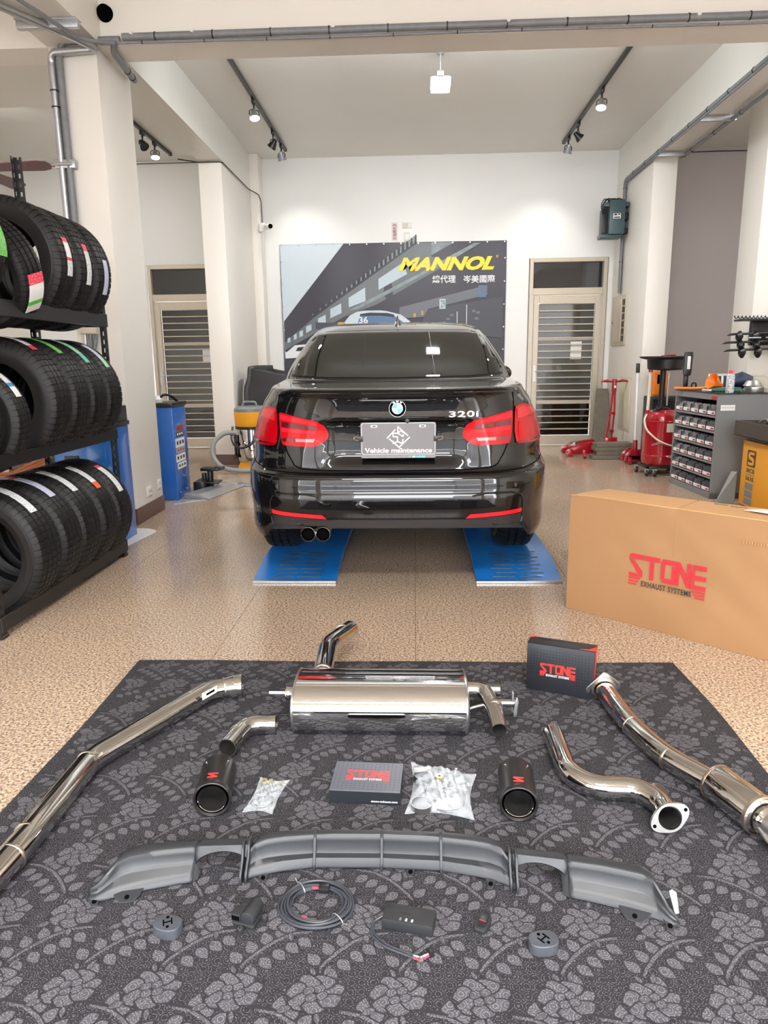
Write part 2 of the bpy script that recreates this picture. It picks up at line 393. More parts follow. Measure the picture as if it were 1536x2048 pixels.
S(build('wall_back', G().box(-3.72, 2.96, YB + 0.0, YB + 0.2, 2.54, ZC).box(-5.6, -3.72, YB, YB + 0.2, 0, ZC).box(-2.60, 1.565, YB, YB + 0.2, 0, 2.54)
        .box(2.63, 2.96, YB, YB + 0.2, 0, 2.54), 'wall_cool', smooth=False))
S(build('wall_back_right', G().box(2.96, 5.6, YB - 0.01, YB + 0.2, 0, ZC), 'taupe', smooth=False))
S(build('wall_left', G().box(-5.6, -5.45, -2.6, YB, 0, ZC), 'wall', smooth=False))
S(build('wall_right', G().box(5.45, 5.6, -2.6, YB, 0, ZC), 'wall', smooth=False))
# street side: piers and lintel around the open shutters
S(build('wall_front', G().box(-5.6, 5.6, -2.6, -2.4, 3.0, ZC).box(-5.6, -4.6, -2.6, -2.4, 0, 3.0).box(-2.45, -2.1, -2.6, -2.4, 0, 3.0)
        .box(2.7, 3.05, -2.6, -2.4, 0, 3.0).box(4.9, 5.6, -2.6, -2.4, 0, 3.0), 'wall', smooth=False))
S(build('pavement_outside', G().box(-9, 9, -9, -2.6, -0.12, -0.02), mat('street_asphalt', (0.16, 0.16, 0.165), 0.7, noise=(3, 0.4, (0.12, 0.12, 0.125)))))
# buildings opposite, across the street (seen only as reflections)
S(build('facade_outside', G().box(-9, -1.5, -11, -9.5, 0, 7).box(2.2, 9, -11, -9.5, 0, 5).box(-1.5, 2.2, -11.2, -10.2, 0, 3.2), mat('street_facade', (0.35, 0.33, 0.32), 0.8), smooth=False))

# concrete frame
S(build('front_beam', G().box(-5.45, 5.45, 5.22, 5.49, ZF, ZC), 'wall', smooth=False))
S(build('side_beam', G().box(-2.40, -2.13, 5.49, YB, ZB, ZC), 'ceiling', smooth=False))
S(build('side_beam', G().box(2.69, 2.96, 5.49, YB, ZB, ZC), 'ceiling', smooth=False))
S(build('side_beam', G().box(-2.46, -2.09, -2.4, 5.22, ZF + 0.002, ZC), 'wall', smooth=False))
S(build('side_beam', G().box(2.69, 3.06, -2.4, 5.22, ZF + 0.002, ZC), 'wall', smooth=False))
def column(x0, x1, y0, y1, z1, m='wall', faces='fr'):
    c = S(build('column', G().box(x0, x1, y0, y1, 0, z1), m, bevel=0.006, seg=2))
    build('baseboard', G().box(x0 - 0.008, x1 + 0.008, y0 - 0.008, y1 + 0.008, 0, 0.125), 'skirt', c, world=True, bevel=0.003, seg=1)
    return c
c1 = column(-2.46, -2.13, 5.22, 5.81, ZF)
c2 = column(-2.40, -2.14, 8.44, YB - 0.01, ZB)
column(-2.14, -2.02, 9.86, YB - 0.01, ZC)                      # narrow pilaster in the corner
c3 = column(2.69, 2.955, 8.65, YB - 0.01, ZB)
column(3.40, 3.95, 7.5, 7.95, ZC)
column(3.40, 3.75, 5.22, 5.81, ZF)
# wall sockets on the column by the tire rack
def wall_plate(x, y, z, w, h, nrm, label, m='white', slots=2):
    T = frame((x, y, z), (0, 1, 0), (0, 0, 1)) if nrm == 'x' else frame((x, y, z), (1, 0, 0), (0, 0, 1))
    t = thing('wall_socket', label, 'socket', (x, y, z))
    build('cover_plate', G().prism([(-w/2, -h/2), (w/2, -h/2), (w/2, h/2), (-w/2, h/2)], T, 0.010), m, t, world=True, bevel=0.003)
    build('insert', G().prism([(-w*.34, -h*.36), (w*.34, -h*.36), (w*.34, h*.36), (-w*.34, h*.36)], T @ Matrix.Translation((0, 0, 0.008)), 0.006), m, t, world=True, bevel=0.001, seg=1)
    for k in range(slots):
        cx = (k - (slots - 1) / 2) * w * 0.3
        g = G()
        for dx in (-0.006, 0.006): g.prism(rect(cx + dx - .0016, -.008, cx + dx + .0016, .008), T @ Matrix.Translation((0, 0, 0.0135)), 0.001)
        build('slot', g, 'void', t, world=True, smooth=False)
    return t
wall_plate(-2.13, 5.50, 0.215, 0.12, 0.08, 'x', 'white double wall socket, the one on the column nearer the blue cabinet behind the rack')
wall_plate(-2.13, 5.78 - .06, 0.235, 0.075, 0.08, 'x', 'white wall socket low on the column, beside the taller blue cabinet', slots=1)

# ------------------------------------------------------------------ doors in the back wall
def door(n, x0, x1, label):
    d = thing('door_%d' % n, kind='structure', loc=(x0, YB, 0)); y = YB - 0.03; ZT = 2.54; ZM0, ZM1 = 2.06, 2.15
    f = G().box(x0, x0 + .05, y, y + .12, 0, ZT).box(x1 - .05, x1, y, y + .12, 0, ZT).box(x0 + .05, x1 - .05, y, y + .12, ZT - .055, ZT).box(x0 + .05, x1 - .05, y, y + .12, ZM0, ZM1).box(x0 + .05, x1 - .05, y, y + .12, 0, 0.015)
    build('door_frame', f, 'beige_alu', d, world=True, bevel=0.004, seg=1)
    build('inner_frame', G().box(x0 + .05, x0 + .062, y + .03, y + .1, 0.01, ZM0).box(x1 - .062, x1 - .05, y + .03, y + .1, .01, ZM0), 'steel_brush', d, world=True, smooth=False)
    build('transom_pane', G().box(x0 + .05, x1 - .05, y + .06, y + .066, ZM1, ZT - .055), 'transom', d, world=True, smooth=False)
    a0, a1 = x0 + .066, x1 - .066; l0, l1 = a0 + .075, a1 - .075
    lf = build('door_leaf', G().box(a0, l0, y + .012, y + .055, .02, ZM0 - .008).box(l1, a1, y + .012, y + .055, .02, ZM0 - .008).box(l0, l1, y + .012, y + .055, ZM0 - .12, ZM0 - .008).box(l0, l1, y + .012, y + .055, .02, .15), 'beige_alu', d, world=True, bevel=0.004, seg=1)
    build('lower_pane', G().box(l0, l1, y + .066, y + .07, .15, .60), 'dark_glass', d, world=True, smooth=False)
    build('middle_pane', G().box(l0, l1, y + .064, y + .068, .64, 1.46), 'frost', d, world=True, smooth=False)
    build('upper_pane', G().box(l0, l1, y + .066, y + .07, 1.50, ZM0 - .12), 'dark_glass', d, world=True, smooth=False)
    build('rail', G().box(l0, l1, y + .058, y + .075, .60, .64).box(l0, l1, y + .058, y + .075, 1.46, 1.50), 'beige_alu', d, world=True, smooth=False)
    z0 = 0.22; dz = (ZM0 - .12 - .15) / 20.0; me = None
    for k in range(19):
        z = .15 + dz * (k + 1)
        b = build('bar', G().box(l0, l1, y + .018, y + .030, -0.008, 0.008), 'beige_alu', d, world=True, bevel=0.003, seg=1) if me is None else bpy.data.objects.new('bar', me)
        if me is None: me = b.data
        else: COL.objects.link(b); b.parent = d
        b.location = (0, 0, z)
    hx = a0 + .035
    h = G().box(hx - .018, hx + .018, y + .002, y + .014, .90, 1.12).cyl((hx, y + .01, 1.04), (hx, y - .04, 1.04), .008).cyl((hx, y - .035, 1.04), (hx + .11, y - .035, 1.04), .008)
    build('door_handle', h, 'steel_brush', d, world=True)
    g = G().box(a0 + .052, a0 + .078, y + .006, y + .012, ZM0 - .125, ZM0 - .10).box(a1 - .078, a1 - .052, y + .006, y + .012, ZM0 - .125, ZM0 - .10)
    build('corner_bracket', g, 'steel_brush', d, world=True, smooth=False)
    return d, y, l0, l1
d1, y_, l0, k1 = door(1, -3.68, -2.60, '')
d2, y_, l0, l1 = door(2, 1.576, 2.616, '')
build('notice', G().box(l1 - .30, l1 - .15, y_ + .060, y_ + .063, 1.20, 1.44), 'paper', d2, world=True, smooth=False)
build('notice', G().box(k1 - .25, k1 - .08, y_ + .060, y_ + .063, 1.22, 1.40), 'paper', d1, world=True, smooth=False)
# darkness of the unlit rooms behind the doors
S(build('wall_beyond', G().box(-5, 5, YB + 1.2, YB + 1.3, 0, 3.8).box(-5, 5, YB + .2, YB + 1.2, 2.6, 2.7), 'taupe', smooth=False))

# ------------------------------------------------------------------ recessed electrical panel, transformer, conduits
t = thing('electrical_panel', 'champagne metal electrical panel door set in the wall beside the barred door, under a conduit', 'electrical panel', (2.69, 9.65, 1.69))
build('panel_frame', G().box(2.672, 2.69, 9.36, 9.98, 1.37, 2.0), 'beige_alu', t, world=True, bevel=.004)
build('panel_door', G().box(2.662, 2.674, 9.52, 9.95, 1.41, 1.96), 'beige_alu', t, world=True, bevel=.004)
for k in range(6):
    build('breaker', G().box(2.664, 2.673, 9.40, 9.49, 1.42 + k * .09, 1.49 + k * .09), 'black', t, world=True, bevel=.002, seg=1)
build('lock', G().cyl((2.664, 9.90, 1.67), (2.652, 9.90, 1.67), .016), 'steel_brush', t, world=True)
t = thing('access_panel', 'low cream access panel in the wall behind the red jack pole', 'panel', (2.69, 9.2, .7))
build('panel_frame', G().box(2.682, 2.69, 8.95, 9.45, .30, .98), 'cream', t, world=True, bevel=.003)
build('panel_door', G().box(2.672, 2.684, 8.99, 9.41, .34, .94), 'cream', t, world=True, bevel=.004)

t = thing('transformer', 'dark green-grey transformer box with loose black wires, high on the wall above the barred door', 'transformer', (2.52, 9.6, 2.9))
build('casing', G().box(2.43, 2.62, 9.42, 9.66, 2.72, 3.12), 'transf', t, world=True, bevel=.008)
build('top_plate', G().box(2.37, 2.68, 9.46, 9.64, 3.05, 3.10), 'transf', t, world=True, bevel=.004)
build('bottom_plate', G().box(2.34, 2.60, 9.46, 9.64, 2.68, 2.73), 'transf', t, world=True, bevel=.004)
build('core', G().box(2.36, 2.44, 9.50, 9.64, 2.74, 3.03), 'black', t, world=True, bevel=.004)
for z0, z1 in ((2.74, 2.80), (2.90, 2.98)): build('terminal_block', G().box(2.61, 2.685, 9.50, 9.62, z0, z1), 'black', t, world=True, bevel=.004)
g = G()
for k in range(9):
    a = random.uniform(0, 1); x = 2.40 + .02 * k
    g.tube(smooth_path([(2.36 + .01 * k, 9.5, 2.97), (2.33 + .02 * k, 9.47, 3.08 + .02 * a), (2.38 + .025 * k, 9.48, 3.15 + .02 * a), (2.46 + .02 * k, 9.52, 3.10)], .05, 4), .006, 6)
build('wiring', g, 'tie', t, world=True)
lb = build('nameplate', G().box(2.475, 2.565, 9.414, 9.42, 2.90, 2.96), 'label_white', t, world=True, smooth=False)
build('print', G().box(2.483, 2.517, 9.412, 9.4145, 2.935, 2.955).box(2.53, 2.557, 9.412, 9.4145, 2.94, 2.955).box(2.485, 2.555, 9.412, 9.4145, 2.906, 2.920), 'ink_black', lb, world=True, smooth=False)

def conduit(name, pts, r, m, label, rad=.06, ties=(), group=None, n=12):
    t = thing(name, label, 'conduit', pts[0], group=group)
    build('pipe', G().tube(smooth_path(pts, rad), r, n), m, t, world=True)
    P = [Vector(p) for p in pts]; seg = [(P[i], P[i + 1], (P[i + 1] - P[i]).length) for i in range(len(P) - 1)]; tot = sum(s[2] for s in seg)
    for f in ties:
        d = f * tot
        for a, b, l in seg:
            if d <= l: c = a + (b - a) * (d / l); u = (b - a).normalized(); break
            d -= l
        build('cable_tie', G().cyl(c - u * .004, c + u * .004, r * 1.15), 'tie', t, world=True)
    return t
# along the lower edge of the front beam
conduit('conduit', [(-1.93, 5.185, 3.345), (3.6, 5.185, 3.355)], .022, 'grey_pvc', 'thick grey conduit along the lower edge of the front beam, upper of the pair', ties=[.04 + .07 * k for k in range(14)])
conduit('cable', [(-1.96, 5.17, 3.305), (-.5, 5.17, 3.298), (.6, 5.17, 3.306), (1.8, 5.17, 3.300), (3.6, 5.17, 3.31)], .009, 'grey_pvc', 'thin sagging grey cable tied under the conduit on the front beam', rad=.3, ties=[.03 + .075 * k for k in range(13)])
for k, x in enumerate((-1.86, -1.45, -.52, .62, 1.83)):
    o = build('screw_cap', G().cyl((x, 5.165, 3.358), (x, 5.145, 3.358), .013), 'white'); tag(o, ('small white round cap on the front beam conduit, the one closest to the front column', 'second small white round cap along the front beam conduit from the column', 'third small white round cap along the front beam conduit, left of the flood lamp', 'fourth small white round cap along the front beam conduit, beside the flood lamp', 'small white round cap farthest along the front beam conduit from the column')[k], 'cap', 'white caps along the front beam conduit')
# down the front of the column
conduit('conduit', [(-2.75, 4.0, 3.29), (-2.16, 5.02, 3.27), (-2.10, 5.16, 3.27), (-2.41, 5.17, 3.26), (-2.43, 5.19, 3.22), (-2.43, 5.19, 1.50)], .024, 'galv', 'galvanised steel conduit with elbow running down the outer edge of the column by the rack', ties=(.55, .58), rad=.035)
conduit('conduit', [(-1.95, 5.185, 3.33), (-2.34, 5.185, 3.33), (-2.375, 5.19, 3.25), (-2.375, 5.19, 1.50)], .022, 'grey_pvc', 'grey plastic conduit curving down the column beside the galvanised one', ties=(.08, .12), rad=.12)
conduit('conduit', [(-1.98, 5.19, 3.34), (-2.03, 5.26, 3.285), (-2.075, 5.75, 3.285)], .022, 'grey_pvc', 'short dark grey conduit stub turning back under the beam at the column top', ties=(.7, .9), rad=.05)
t = thing('strut_channel', 'galvanised strut channel across the underside of the side beam before the front column', 'strut', (-2.25, 4.85, 3.3))
build('channel', G().box(-2.46, -2.07, 4.82, 4.86, 3.262, 3.31), 'galv', t, world=True, bevel=.003)
build('lip', G().box(-2.46, -2.07, 4.80, 4.88, 3.306, 3.31), 'galv', t, world=True)
conduit('cable', [(-2.3, 4.2, 3.255), (-2.13, 5.0, 3.26), (-1.98, 5.16, 3.30)], .012, 'grey_pvc', 'grey cable drooping from the side beam to the front beam conduit', rad=.2)
t = thing('junction_box', 'cream plastic junction box on the column behind the rack upright', 'junction box', (-2.33, 5.2, 1.47))
build('box_body', G().box(-2.40, -2.27, 5.14, 5.219, 1.43, 1.53), 'cream', t, world=True, bevel=.006)
build('cover', G().box(-2.395, -2.275, 5.132, 5.142, 1.435, 1.525), 'cream', t, world=True, bevel=.004)
for k, x in enumerate((-2.385, -2.345, -2.30)):
    conduit('conduit', [(x, 5.19, 1.43), (x + (.0 if k < 2 else -.03), 5.19, 1.30), (x + (.0 if k < 2 else -.03), 5.19, .13)], .012, 'grey_pvc' if k else 'galv', ('galvanised thin conduit running down from the cream junction box, outermost of three', 'grey thin conduit running down from the middle of the cream junction box', 'grey thin conduit bending away below the inner end of the cream junction box')[k], rad=.04, group='conduits below the junction box')
t = thing('pipe_clamp', 'galvanised strut clamp holding both conduits on the column', 'clamp', (-2.40, 5.2, 2.57))
build('rail', G().box(-2.47, -2.33, 5.17, 5.219, 2.545, 2.60), 'galv', t, world=True, bevel=.003)
build('strap', G().tube([(-2.455, 5.165, 2.57), (-2.43, 5.158, 2.57), (-2.40, 5.165, 2.57), (-2.375, 5.158, 2.57), (-2.35, 5.165, 2.57)], .010, 8), 'galv', t, world=True)
o = build('round_sensor', G().cyl((-2.045, 5.22, 3.50), (-2.045, 5.185, 3.50), .052, .047, 24), 'void'); tag(o, 'black round fitting on the front beam near the column', 'fitting')

# right beam conduits
conduit('conduit', [(2.664, 5.5, 3.395), (2.664, 9.62, 3.395), (2.664, 9.66, 3.34), (2.664, 9.66, 2.03)], .022, 'grey_pvc', 'thick grey conduit along the inner edge of the right beam, dropping to the electrical panel', ties=[.05 + .08 * k for k in range(12)], rad=.10)
conduit('cable', [(2.655, 5.5, 3.362), (2.655, 9.57, 3.362), (2.655, 9.61, 3.30), (2.655, 9.61, 2.03)], .010, 'grey_pvc', 'thin grey cable following the thick conduit down to the electrical panel', rad=.10)
conduit('conduit', [(2.985, 5.7, 3.385), (2.985, 8.62, 3.385)], .020, 'grey_pvc', 'grey conduit along the outer edge of the right beam, ending at the pillar', ties=(.1, .3, .5, .7, .9, .97))
for k, y in enumerate((7.34, 8.50)):
    o = build('strut_channel', G().box(2.68, 3.02, y, y + .035, 3.37, 3.42), 'galv', bevel=.003)
    tag(o, ('galvanised strut under the right beam, the one nearer the front beam', 'galvanised strut under the right beam, against the pillar')[k], 'strut')
o = build('cable_loop', G().tube(smooth_path([(2.69, 5.62, 3.42), (2.67, 5.70, 3.30), (2.69, 5.86, 3.22), (2.73, 6.0, 3.28), (2.74, 5.9, 3.42)], .1), .014, 10), 'tie'); tag(o, 'loop of black cable at the near end of the right beam', 'cable')
conduit('cable', [(2.97, 10.09, 3.80), (4.0, 10.09, 3.815), (5.4, 10.09, 3.80)], .006, 'tie', 'thin black cable along the top of the taupe wall', rad=.3)
# camera cable over the left rear column
conduit('cable', [(-2.62, 8.42, 3.44), (-2.40, 8.43, 3.405), (-2.15, 8.43, 3.405), (-2.125, 8.45, 3.40), (-2.12, 9.7, 3.40), (-2.02, 9.84, 3.36), (-1.995, 9.85, 3.28), (-1.995, 9.86, 2.99)], .006, 'tie', 'thin black cable over the rear column down to the security camera', rad=.03)
conduit('cable', [(-4.9, 10.09, 3.83), (-2.7, 10.09, 3.835)], .005, 'tie', 'thin black cable along the top of the wall above the left door', rad=.03)
t = thing('security_camera', 'small white security camera with black lens on the rear corner pilaster', 'camera', (-1.99, 9.85, 2.97))
build('mount_box', G().box(-2.03, -1.95, 9.81, 9.859, 2.90, 3.01), 'white', t, world=True, bevel=.006)
build('arm', G().tube([(-1.96, 9.82, 2.95), (-1.92, 9.78, 2.94), (-1.90, 9.75, 2.95)], .016, 10), 'white', t, world=True)
build('housing', G().cyl((-1.93, 9.78, 2.955), (-1.86, 9.70, 2.945), .036, .032, 18), 'white', t, world=True, bevel=.004)
build('lens', G().cyl((-1.862, 9.702, 2.945), (-1.850, 9.688, 2.943), .030, .028, 18), 'void', t, world=True)

# switch plates and the red notice above the banner
for (x, z, w_, h_, lab) in ((-.082, 2.992, .125, .072, 'cream horizontal wall plate above the banner'), (-.086, 2.845, .075, .115, 'white vertical wall plate just above the banner edge')):
    t = thing('wall_plate', lab, 'wall plate', (x, YB, z))
    build('cover_plate', G().box(x - w_ / 2, x + w_ / 2, YB - .014, YB, z - h_ / 2, z + h_ / 2), 'white', t, world=True, bevel=.004)
    build('insert', G().box(x - w_ * .32, x + w_ * .1, YB - .018, YB - .013, z - h_ * .3, z + h_ * .3), 'cream' if w_ > h_ else 'white', t, world=True, bevel=.001, seg=1)
t = thing('wall_notice', 'narrow pale pink notice with vertical dark characters above the banner', 'notice', (-.25, YB, 2.91))
build('sheet', G().box(-.29, -.215, YB - .004, YB, 2.80, 3.03), mat('pink_paper', (0.72, 0.58, 0.60), 0.6), t, world=True, smooth=False)
text('內\n含\n電\n源\n出', frame((-.277, YB - .0045, 2.815), (1, 0, 0), (0, 0, 1)), .050, .20, 'skirt', 'characters', t, bold=.012)

# ------------------------------------------------------------------ track lights
def track(x, y0, y1, label):
    t = thing('light_track', label, 'light track', (x, y0, ZC))
    build('rail', G().box(x - .018, x + .018, y0, y1, ZC - .035, ZC - .001), 'black', t, world=True, bevel=.003, seg=1)
    build('end_cap', G().box(x - .020, x + .020, y1, y1 + .02, ZC - .038, ZC - .001), 'black', t, world=True, bevel=.003, seg=1)
track(-1.62, 5.55, 9.66, 'black light track on the ceiling left of the flood lamp')
track(1.88, 5.55, 9.64, 'black light track on the ceiling right of the flood lamp')
track(-3.12, 6.6, 9.72, 'black light track in the side bay behind the column')
def spot(x, y, lit, aim, label):
    t = thing('track_spotlight', label, 'spotlight', (x, y, ZC - .04))
    build('adapter', G().box(x - .016, x + .016, y - .045, y + .045, ZC - .075, ZC - .036).cyl((x, y, ZC - .07), (x, y, ZC - .13), .010), 'black', t, world=True, bevel=.003)
    c = Vector((x, y, ZC - .17)); a = Vector(aim).normalized()
    sd = a.cross(Vector((0, 0, 1))).normalized()
    br = [c + sd * .05 + Vector((0, 0, -.01)), c + sd * .05 + Vector((0, 0, .035)), c + Vector((0, 0, .045)), c - sd * .05 + Vector((0, 0, .035)), c - sd * .05 + Vector((0, 0, -.01))]
    build('bracket', G().tube(smooth_path(br, .03), .005, 6), 'black', t, world=True)
    prof = [(.012, -.055), (.022, -.05), (.028, -.02), (.050, .03), (.055, .045), (.050, .045), (.045, .03), (.0, .015)]
    zx = a.to_track_quat('Z', 'Y').to_matrix().to_4x4(); zx.translation = c
    h = build('lamp_head', G().lathe(prof, 24, zx), 'galv' if lit else 'black', t, world=True)
    build('lamp_face', G().lathe([(.0, .036), (.044, .036), (.044, .040), (0, .040)], 20, zx), 'glow' if lit else 'glass_dark', h, world=True, label='glowing lamp face' if lit else None)
    if lit:
        l = bpy.data.lights.new('spot_light', 'SPOT'); l.energy = 22; l.spot_size = math.radians(95); l.spot_blend = .8; l.shadow_soft_size = .05; l.color = (1, .98, .95)
        o = bpy.data.objects.new('spot_light', l); o.location = c + a * .06; o.rotation_euler = (-a).to_track_quat('Z', 'Y').to_euler(); COL.objects.link(o)
spot(-1.62, 7.85, True, (.15, -.3, -1), 'lit chrome track spotlight, the first on the left ceiling track')
spot(-1.62, 8.86, False, (-.5, .3, -.6), 'black unlit track spotlight between the two lit ones on the left ceiling track')
spot(-1.62, 9.38, True, (.15, .35, -1), 'lit track spotlight at the banner end of the left ceiling track')
spot(1.88, 7.82, True, (-.15, -.3, -1), 'lit track spotlight, the first on the right ceiling track')
spot(1.88, 8.86, False, (.6, .1, -.5), 'black unlit track spotlight between the two lit ones on the right ceiling track')
spot(1.88, 9.38, True, (-.15, .35, -1), 'lit track spotlight at the door end of the right ceiling track')
spot(-3.12, 8.75, False, (.5, -.3, -.6), 'black unlit track spotlight in the side bay behind the column')
spot(-3.12, 9.15, True, (.1, -.3, -1), 'lit track spotlight in the side bay behind the column')
t = thing('flood_lamp', 'white LED flood lamp hanging on a rod from the middle of the ceiling', 'ceiling lamp', (.24, 6.93, ZC))
build('rod', G().cyl((.245, 6.93, ZC), (.245, 6.93, 3.70), .008).cyl((.245, 6.93, ZC), (.245, 6.93, ZC - .02), .03), 'galv', t, world=True)
build('yoke', G().tube(smooth_path([(.165, 6.93, 3.60), (.165, 6.93, 3.67), (.325, 6.93, 3.67), (.325, 6.93, 3.60)], .02), .007, 8).box(.215, .275, 6.90, 6.96, 3.665, 3.71), 'galv', t, world=True, bevel=.002)
build('housing', G().box(.155, .335, 6.84, 7.0, 3.58, 3.64), 'white', t, world=True, bevel=.008)
build('lens', G().box(.163, .327, 6.835, 6.995, 3.555, 3.582), 'glow', t, world=True, bevel=.004, label='glowing white lamp lens')
area_light('flood_light', (.245, 6.92, 3.545), (math.radians(6), 0, 0), .16, .15, 55, (1, .98, .95))

# ------------------------------------------------------------------ ceiling fan at the far side
t = thing('ceiling_fan', 'brown ceiling fan seen past the rack upright', 'ceiling fan', (-4.98, 8.45, 3.4))
build('motor', G().lathe([(0, -.08), (.09, -.07), (.12, -.02), (.12, .03), (.06, .08), (0, .09)], 24, Matrix.Translation((-4.98, 8.45, 3.4))), 'fan', t, world=True)
build('downrod', G().cyl((-4.98, 8.45, 3.45), (-4.98, 8.45, ZC), .015), 'fan', t, world=True)
for k in range(4):
    a = math.radians(-4 + 90 * k); T = Matrix.Translation((-4.98, 8.45, 3.4)) @ Matrix.Rotation(a, 4, 'Z') @ Matrix.Rotation(-.4, 4, 'X')
    build('blade', G().prism([(.12, -.06), (.80, -.09), (.90, -.07), (.93, 0), (.90, .07), (.80, .09), (.12, .06)], T, .014), 'fan', t, world=True, bevel=.004, seg=1)

# ------------------------------------------------------------------ printed banner
ban = thing('banner', 'large printed banner of a racing pit lane hung on the back wall behind the car', 'banner', (-.28, 10.1, 2.0))
def curtain(u, v):
    return (-1.821 + u * 3.078, 10.098 + .006 * math.sin(u * 23) - .004 * math.cos(v * 9), .75 + v * 2.025)
build('fabric', G().grid(lambda u, v: curtain(u, v), 40, 12), mat('banner_dark', (0.040, 0.038, 0.055), 0.45), ban, world=True, normals=False)
def BT(k): return Matrix.Translation((0, 10.091 - .0012 * k, 0)) @ Matrix.Rotation(PI / 2, 4, 'X')
def bp(name, poly, m, k): decal(poly, BT(k), m, name, ban)
B_sky = mat('banner_sky', (0.50, 0.58, 0.66), 0.45, noise=(1.2, .4, (0.58, 0.66, 0.72)))
B_str = mat('banner_grey', (0.10, 0.115, 0.13), 0.45, noise=(2.5, .35, (0.16, 0.18, 0.19)))
B_win = mat('banner_window', (0.40, 0.50, 0.57), 0.45, noise=(3, .4, (0.5, 0.6, 0.66)))
B_lt = mat('banner_light', (0.27, 0.34, 0.36), 0.45, noise=(9, .3, (0.14, 0.18, 0.19)))
B_mid = mat('banner_mid', (0.055, 0.058, 0.075), 0.45)
B_y = mat('banner_yellow', (0.86, 0.66, 0.01), 0.4); B_w = mat('banner_white', (0.75, 0.77, 0.80), 0.4); B_b = mat('banner_blue', (0.08, 0.16, 0.30), 0.4); B_k = mat('banner_black', (0.015, 0.015, 0.02), .45)
bp('sky_print', [(-1.815, 2.770), (-.945, 2.770), (-1.80, 1.763)], B_sky, 1)
bp('sky_print', [(-1.815, 2.770), (-1.80, 1.763), (-1.808, 1.2)], B_sky, 1)
bp('building_print', [(.061, 2.763), (.243, 2.760), (.244, 2.586), (.503, 2.500), (-.501, 1.974), (-.968, 1.811), (-1.806, 1.369), (-1.801, 1.478), (-1.368, 1.817)], B_str, 1)
bp('building_print', [(.244, 2.765), (.56, 2.765), (.244, 2.60)], B_lt, 1)
for p in ([(-.479, 2.305), (-.146, 2.511), (-.082, 2.365), (-.477, 2.163)], [(-.892, 2.065), (-.662, 2.198), (-.659, 2.019), (-.892, 1.938)], [(-1.149, 1.920), (-.997, 1.992), (-.994, 1.865), (-1.151, 1.797)],
          [(-1.324, 1.795), (-1.216, 1.847), (-1.215, 1.729), (-1.323, 1.688)], [(-1.495, 1.690), (-1.420, 1.721), (-1.418, 1.646), (-1.494, 1.604)],
          [(-1.59, 1.62), (-1.54, 1.645), (-1.54, 1.57), (-1.59, 1.545)], [(-1.67, 1.58), (-1.63, 1.60), (-1.63, 1.53), (-1.67, 1.51)], [(-1.76, 1.53), (-1.72, 1.55), (-1.72, 1.49), (-1.76, 1.47)]):
    bp('window_print', p, B_win, 2)
for k in range(44):                                            # the row of louvres along the roof edge
    f = k / 43.0; x = -1.40 + 1.42 * f ** .85; z = 1.835 + (x + 1.40) * .655 ; h = .02 + .075 * f
    bp('louvre_print', [(x, z), (x + .012 + .012 * f, z + .010), (x + .012 + .012 * f, z + h + .01), (x, z + h)], B_k if k % 2 else B_lt, 2)
bp('handrail_print', [(-.90, 1.895), (.07, 2.363), (.524, 2.602), (.822, 2.749), (.908, 2.748), (.567, 2.560), (.070, 2.320), (-.368, 2.098), (-.767, 1.915)], B_lt, 2)
bp('pit_print', [(-.194, 1.927), (1.003, 2.202), (1.005, 2.076), (.201, 1.900), (.135, 1.795), (-.195, 1.778)], mat('banner_wall', (0.13, 0.14, 0.17), .45), 2)
bp('pit_print', [(.20, 1.89), (1.22, 2.05), (1.22, 1.5), (.135, 1.62), (.135, 1.80)], B_mid, 1)
for (x, z) in ((.0, 1.845), (.105, 1.875)): bp('lamp_print', [(x, z), (x + .03, z + .005), (x + .03, z - .05), (x, z - .055)], mat('banner_ochre', (0.5, 0.3, 0.06), .45), 3)
for x, z0, z1 in ((.595, 1.66, 1.86), (.725, 1.66, 1.95)): bp('post_print', rect(x, z0, x + .008, z1), B_w, 3)
for (x, z) in ((.45, 1.75), (.50, 1.80), (.40, 1.70), (.80, 1.85), (.86, 1.83), (.84, 1.75)): bp('sign_print', rect(x, z, x + .05, z + .03), B_str, 3)
bp('race_car_print', [(-.98, 1.60), (-.970, 1.726), (-.879, 1.832), (-.78, 1.878), (-.679, 1.892), (-.45, 1.892), (-.370, 1.881), (-.173, 1.831), (-.052, 1.744), (0, 1.60)], B_sky, 4)
bp('race_car_print', [(-.771, 1.60), (-.771, 1.723), (-.735, 1.845), (-.60, 1.862), (-.36, 1.85), (-.283, 1.83), (-.151, 1.735), (-.10, 1.60)], B_b, 5)
bp('race_car_print', [(-.740, 1.822), (-.735, 1.848), (-.60, 1.864), (-.36, 1.856), (-.27, 1.835), (-.26, 1.80), (-.45, 1.822)], B_k, 6)
bp('race_car_print', [(-1.16, 1.60), (-1.36, 1.66), (-1.36, 1.745), (-1.05, 1.735), (-.98, 1.70), (-.98, 1.60)], B_mid, 3)
bp('race_car_print', [(-1.06, 1.70), (-1.04, 1.745), (-.95, 1.74), (-.93, 1.70), (-.95, 1.67), (-1.04, 1.67)], mat('banner_gold', (0.55, 0.30, 0.06), .4), 6)
bp('race_car_print', [(-1.80, 1.26), (-1.80, 1.34), (-1.76, 1.36), (-1.66, 1.44), (-1.50, 1.45), (-1.40, 1.43), (-1.38, 1.28)], B_w, 3)
bp('race_car_print', [(-1.65, 1.36), (-1.62, 1.41), (-1.50, 1.42), (-1.46, 1.36)], B_k, 4)
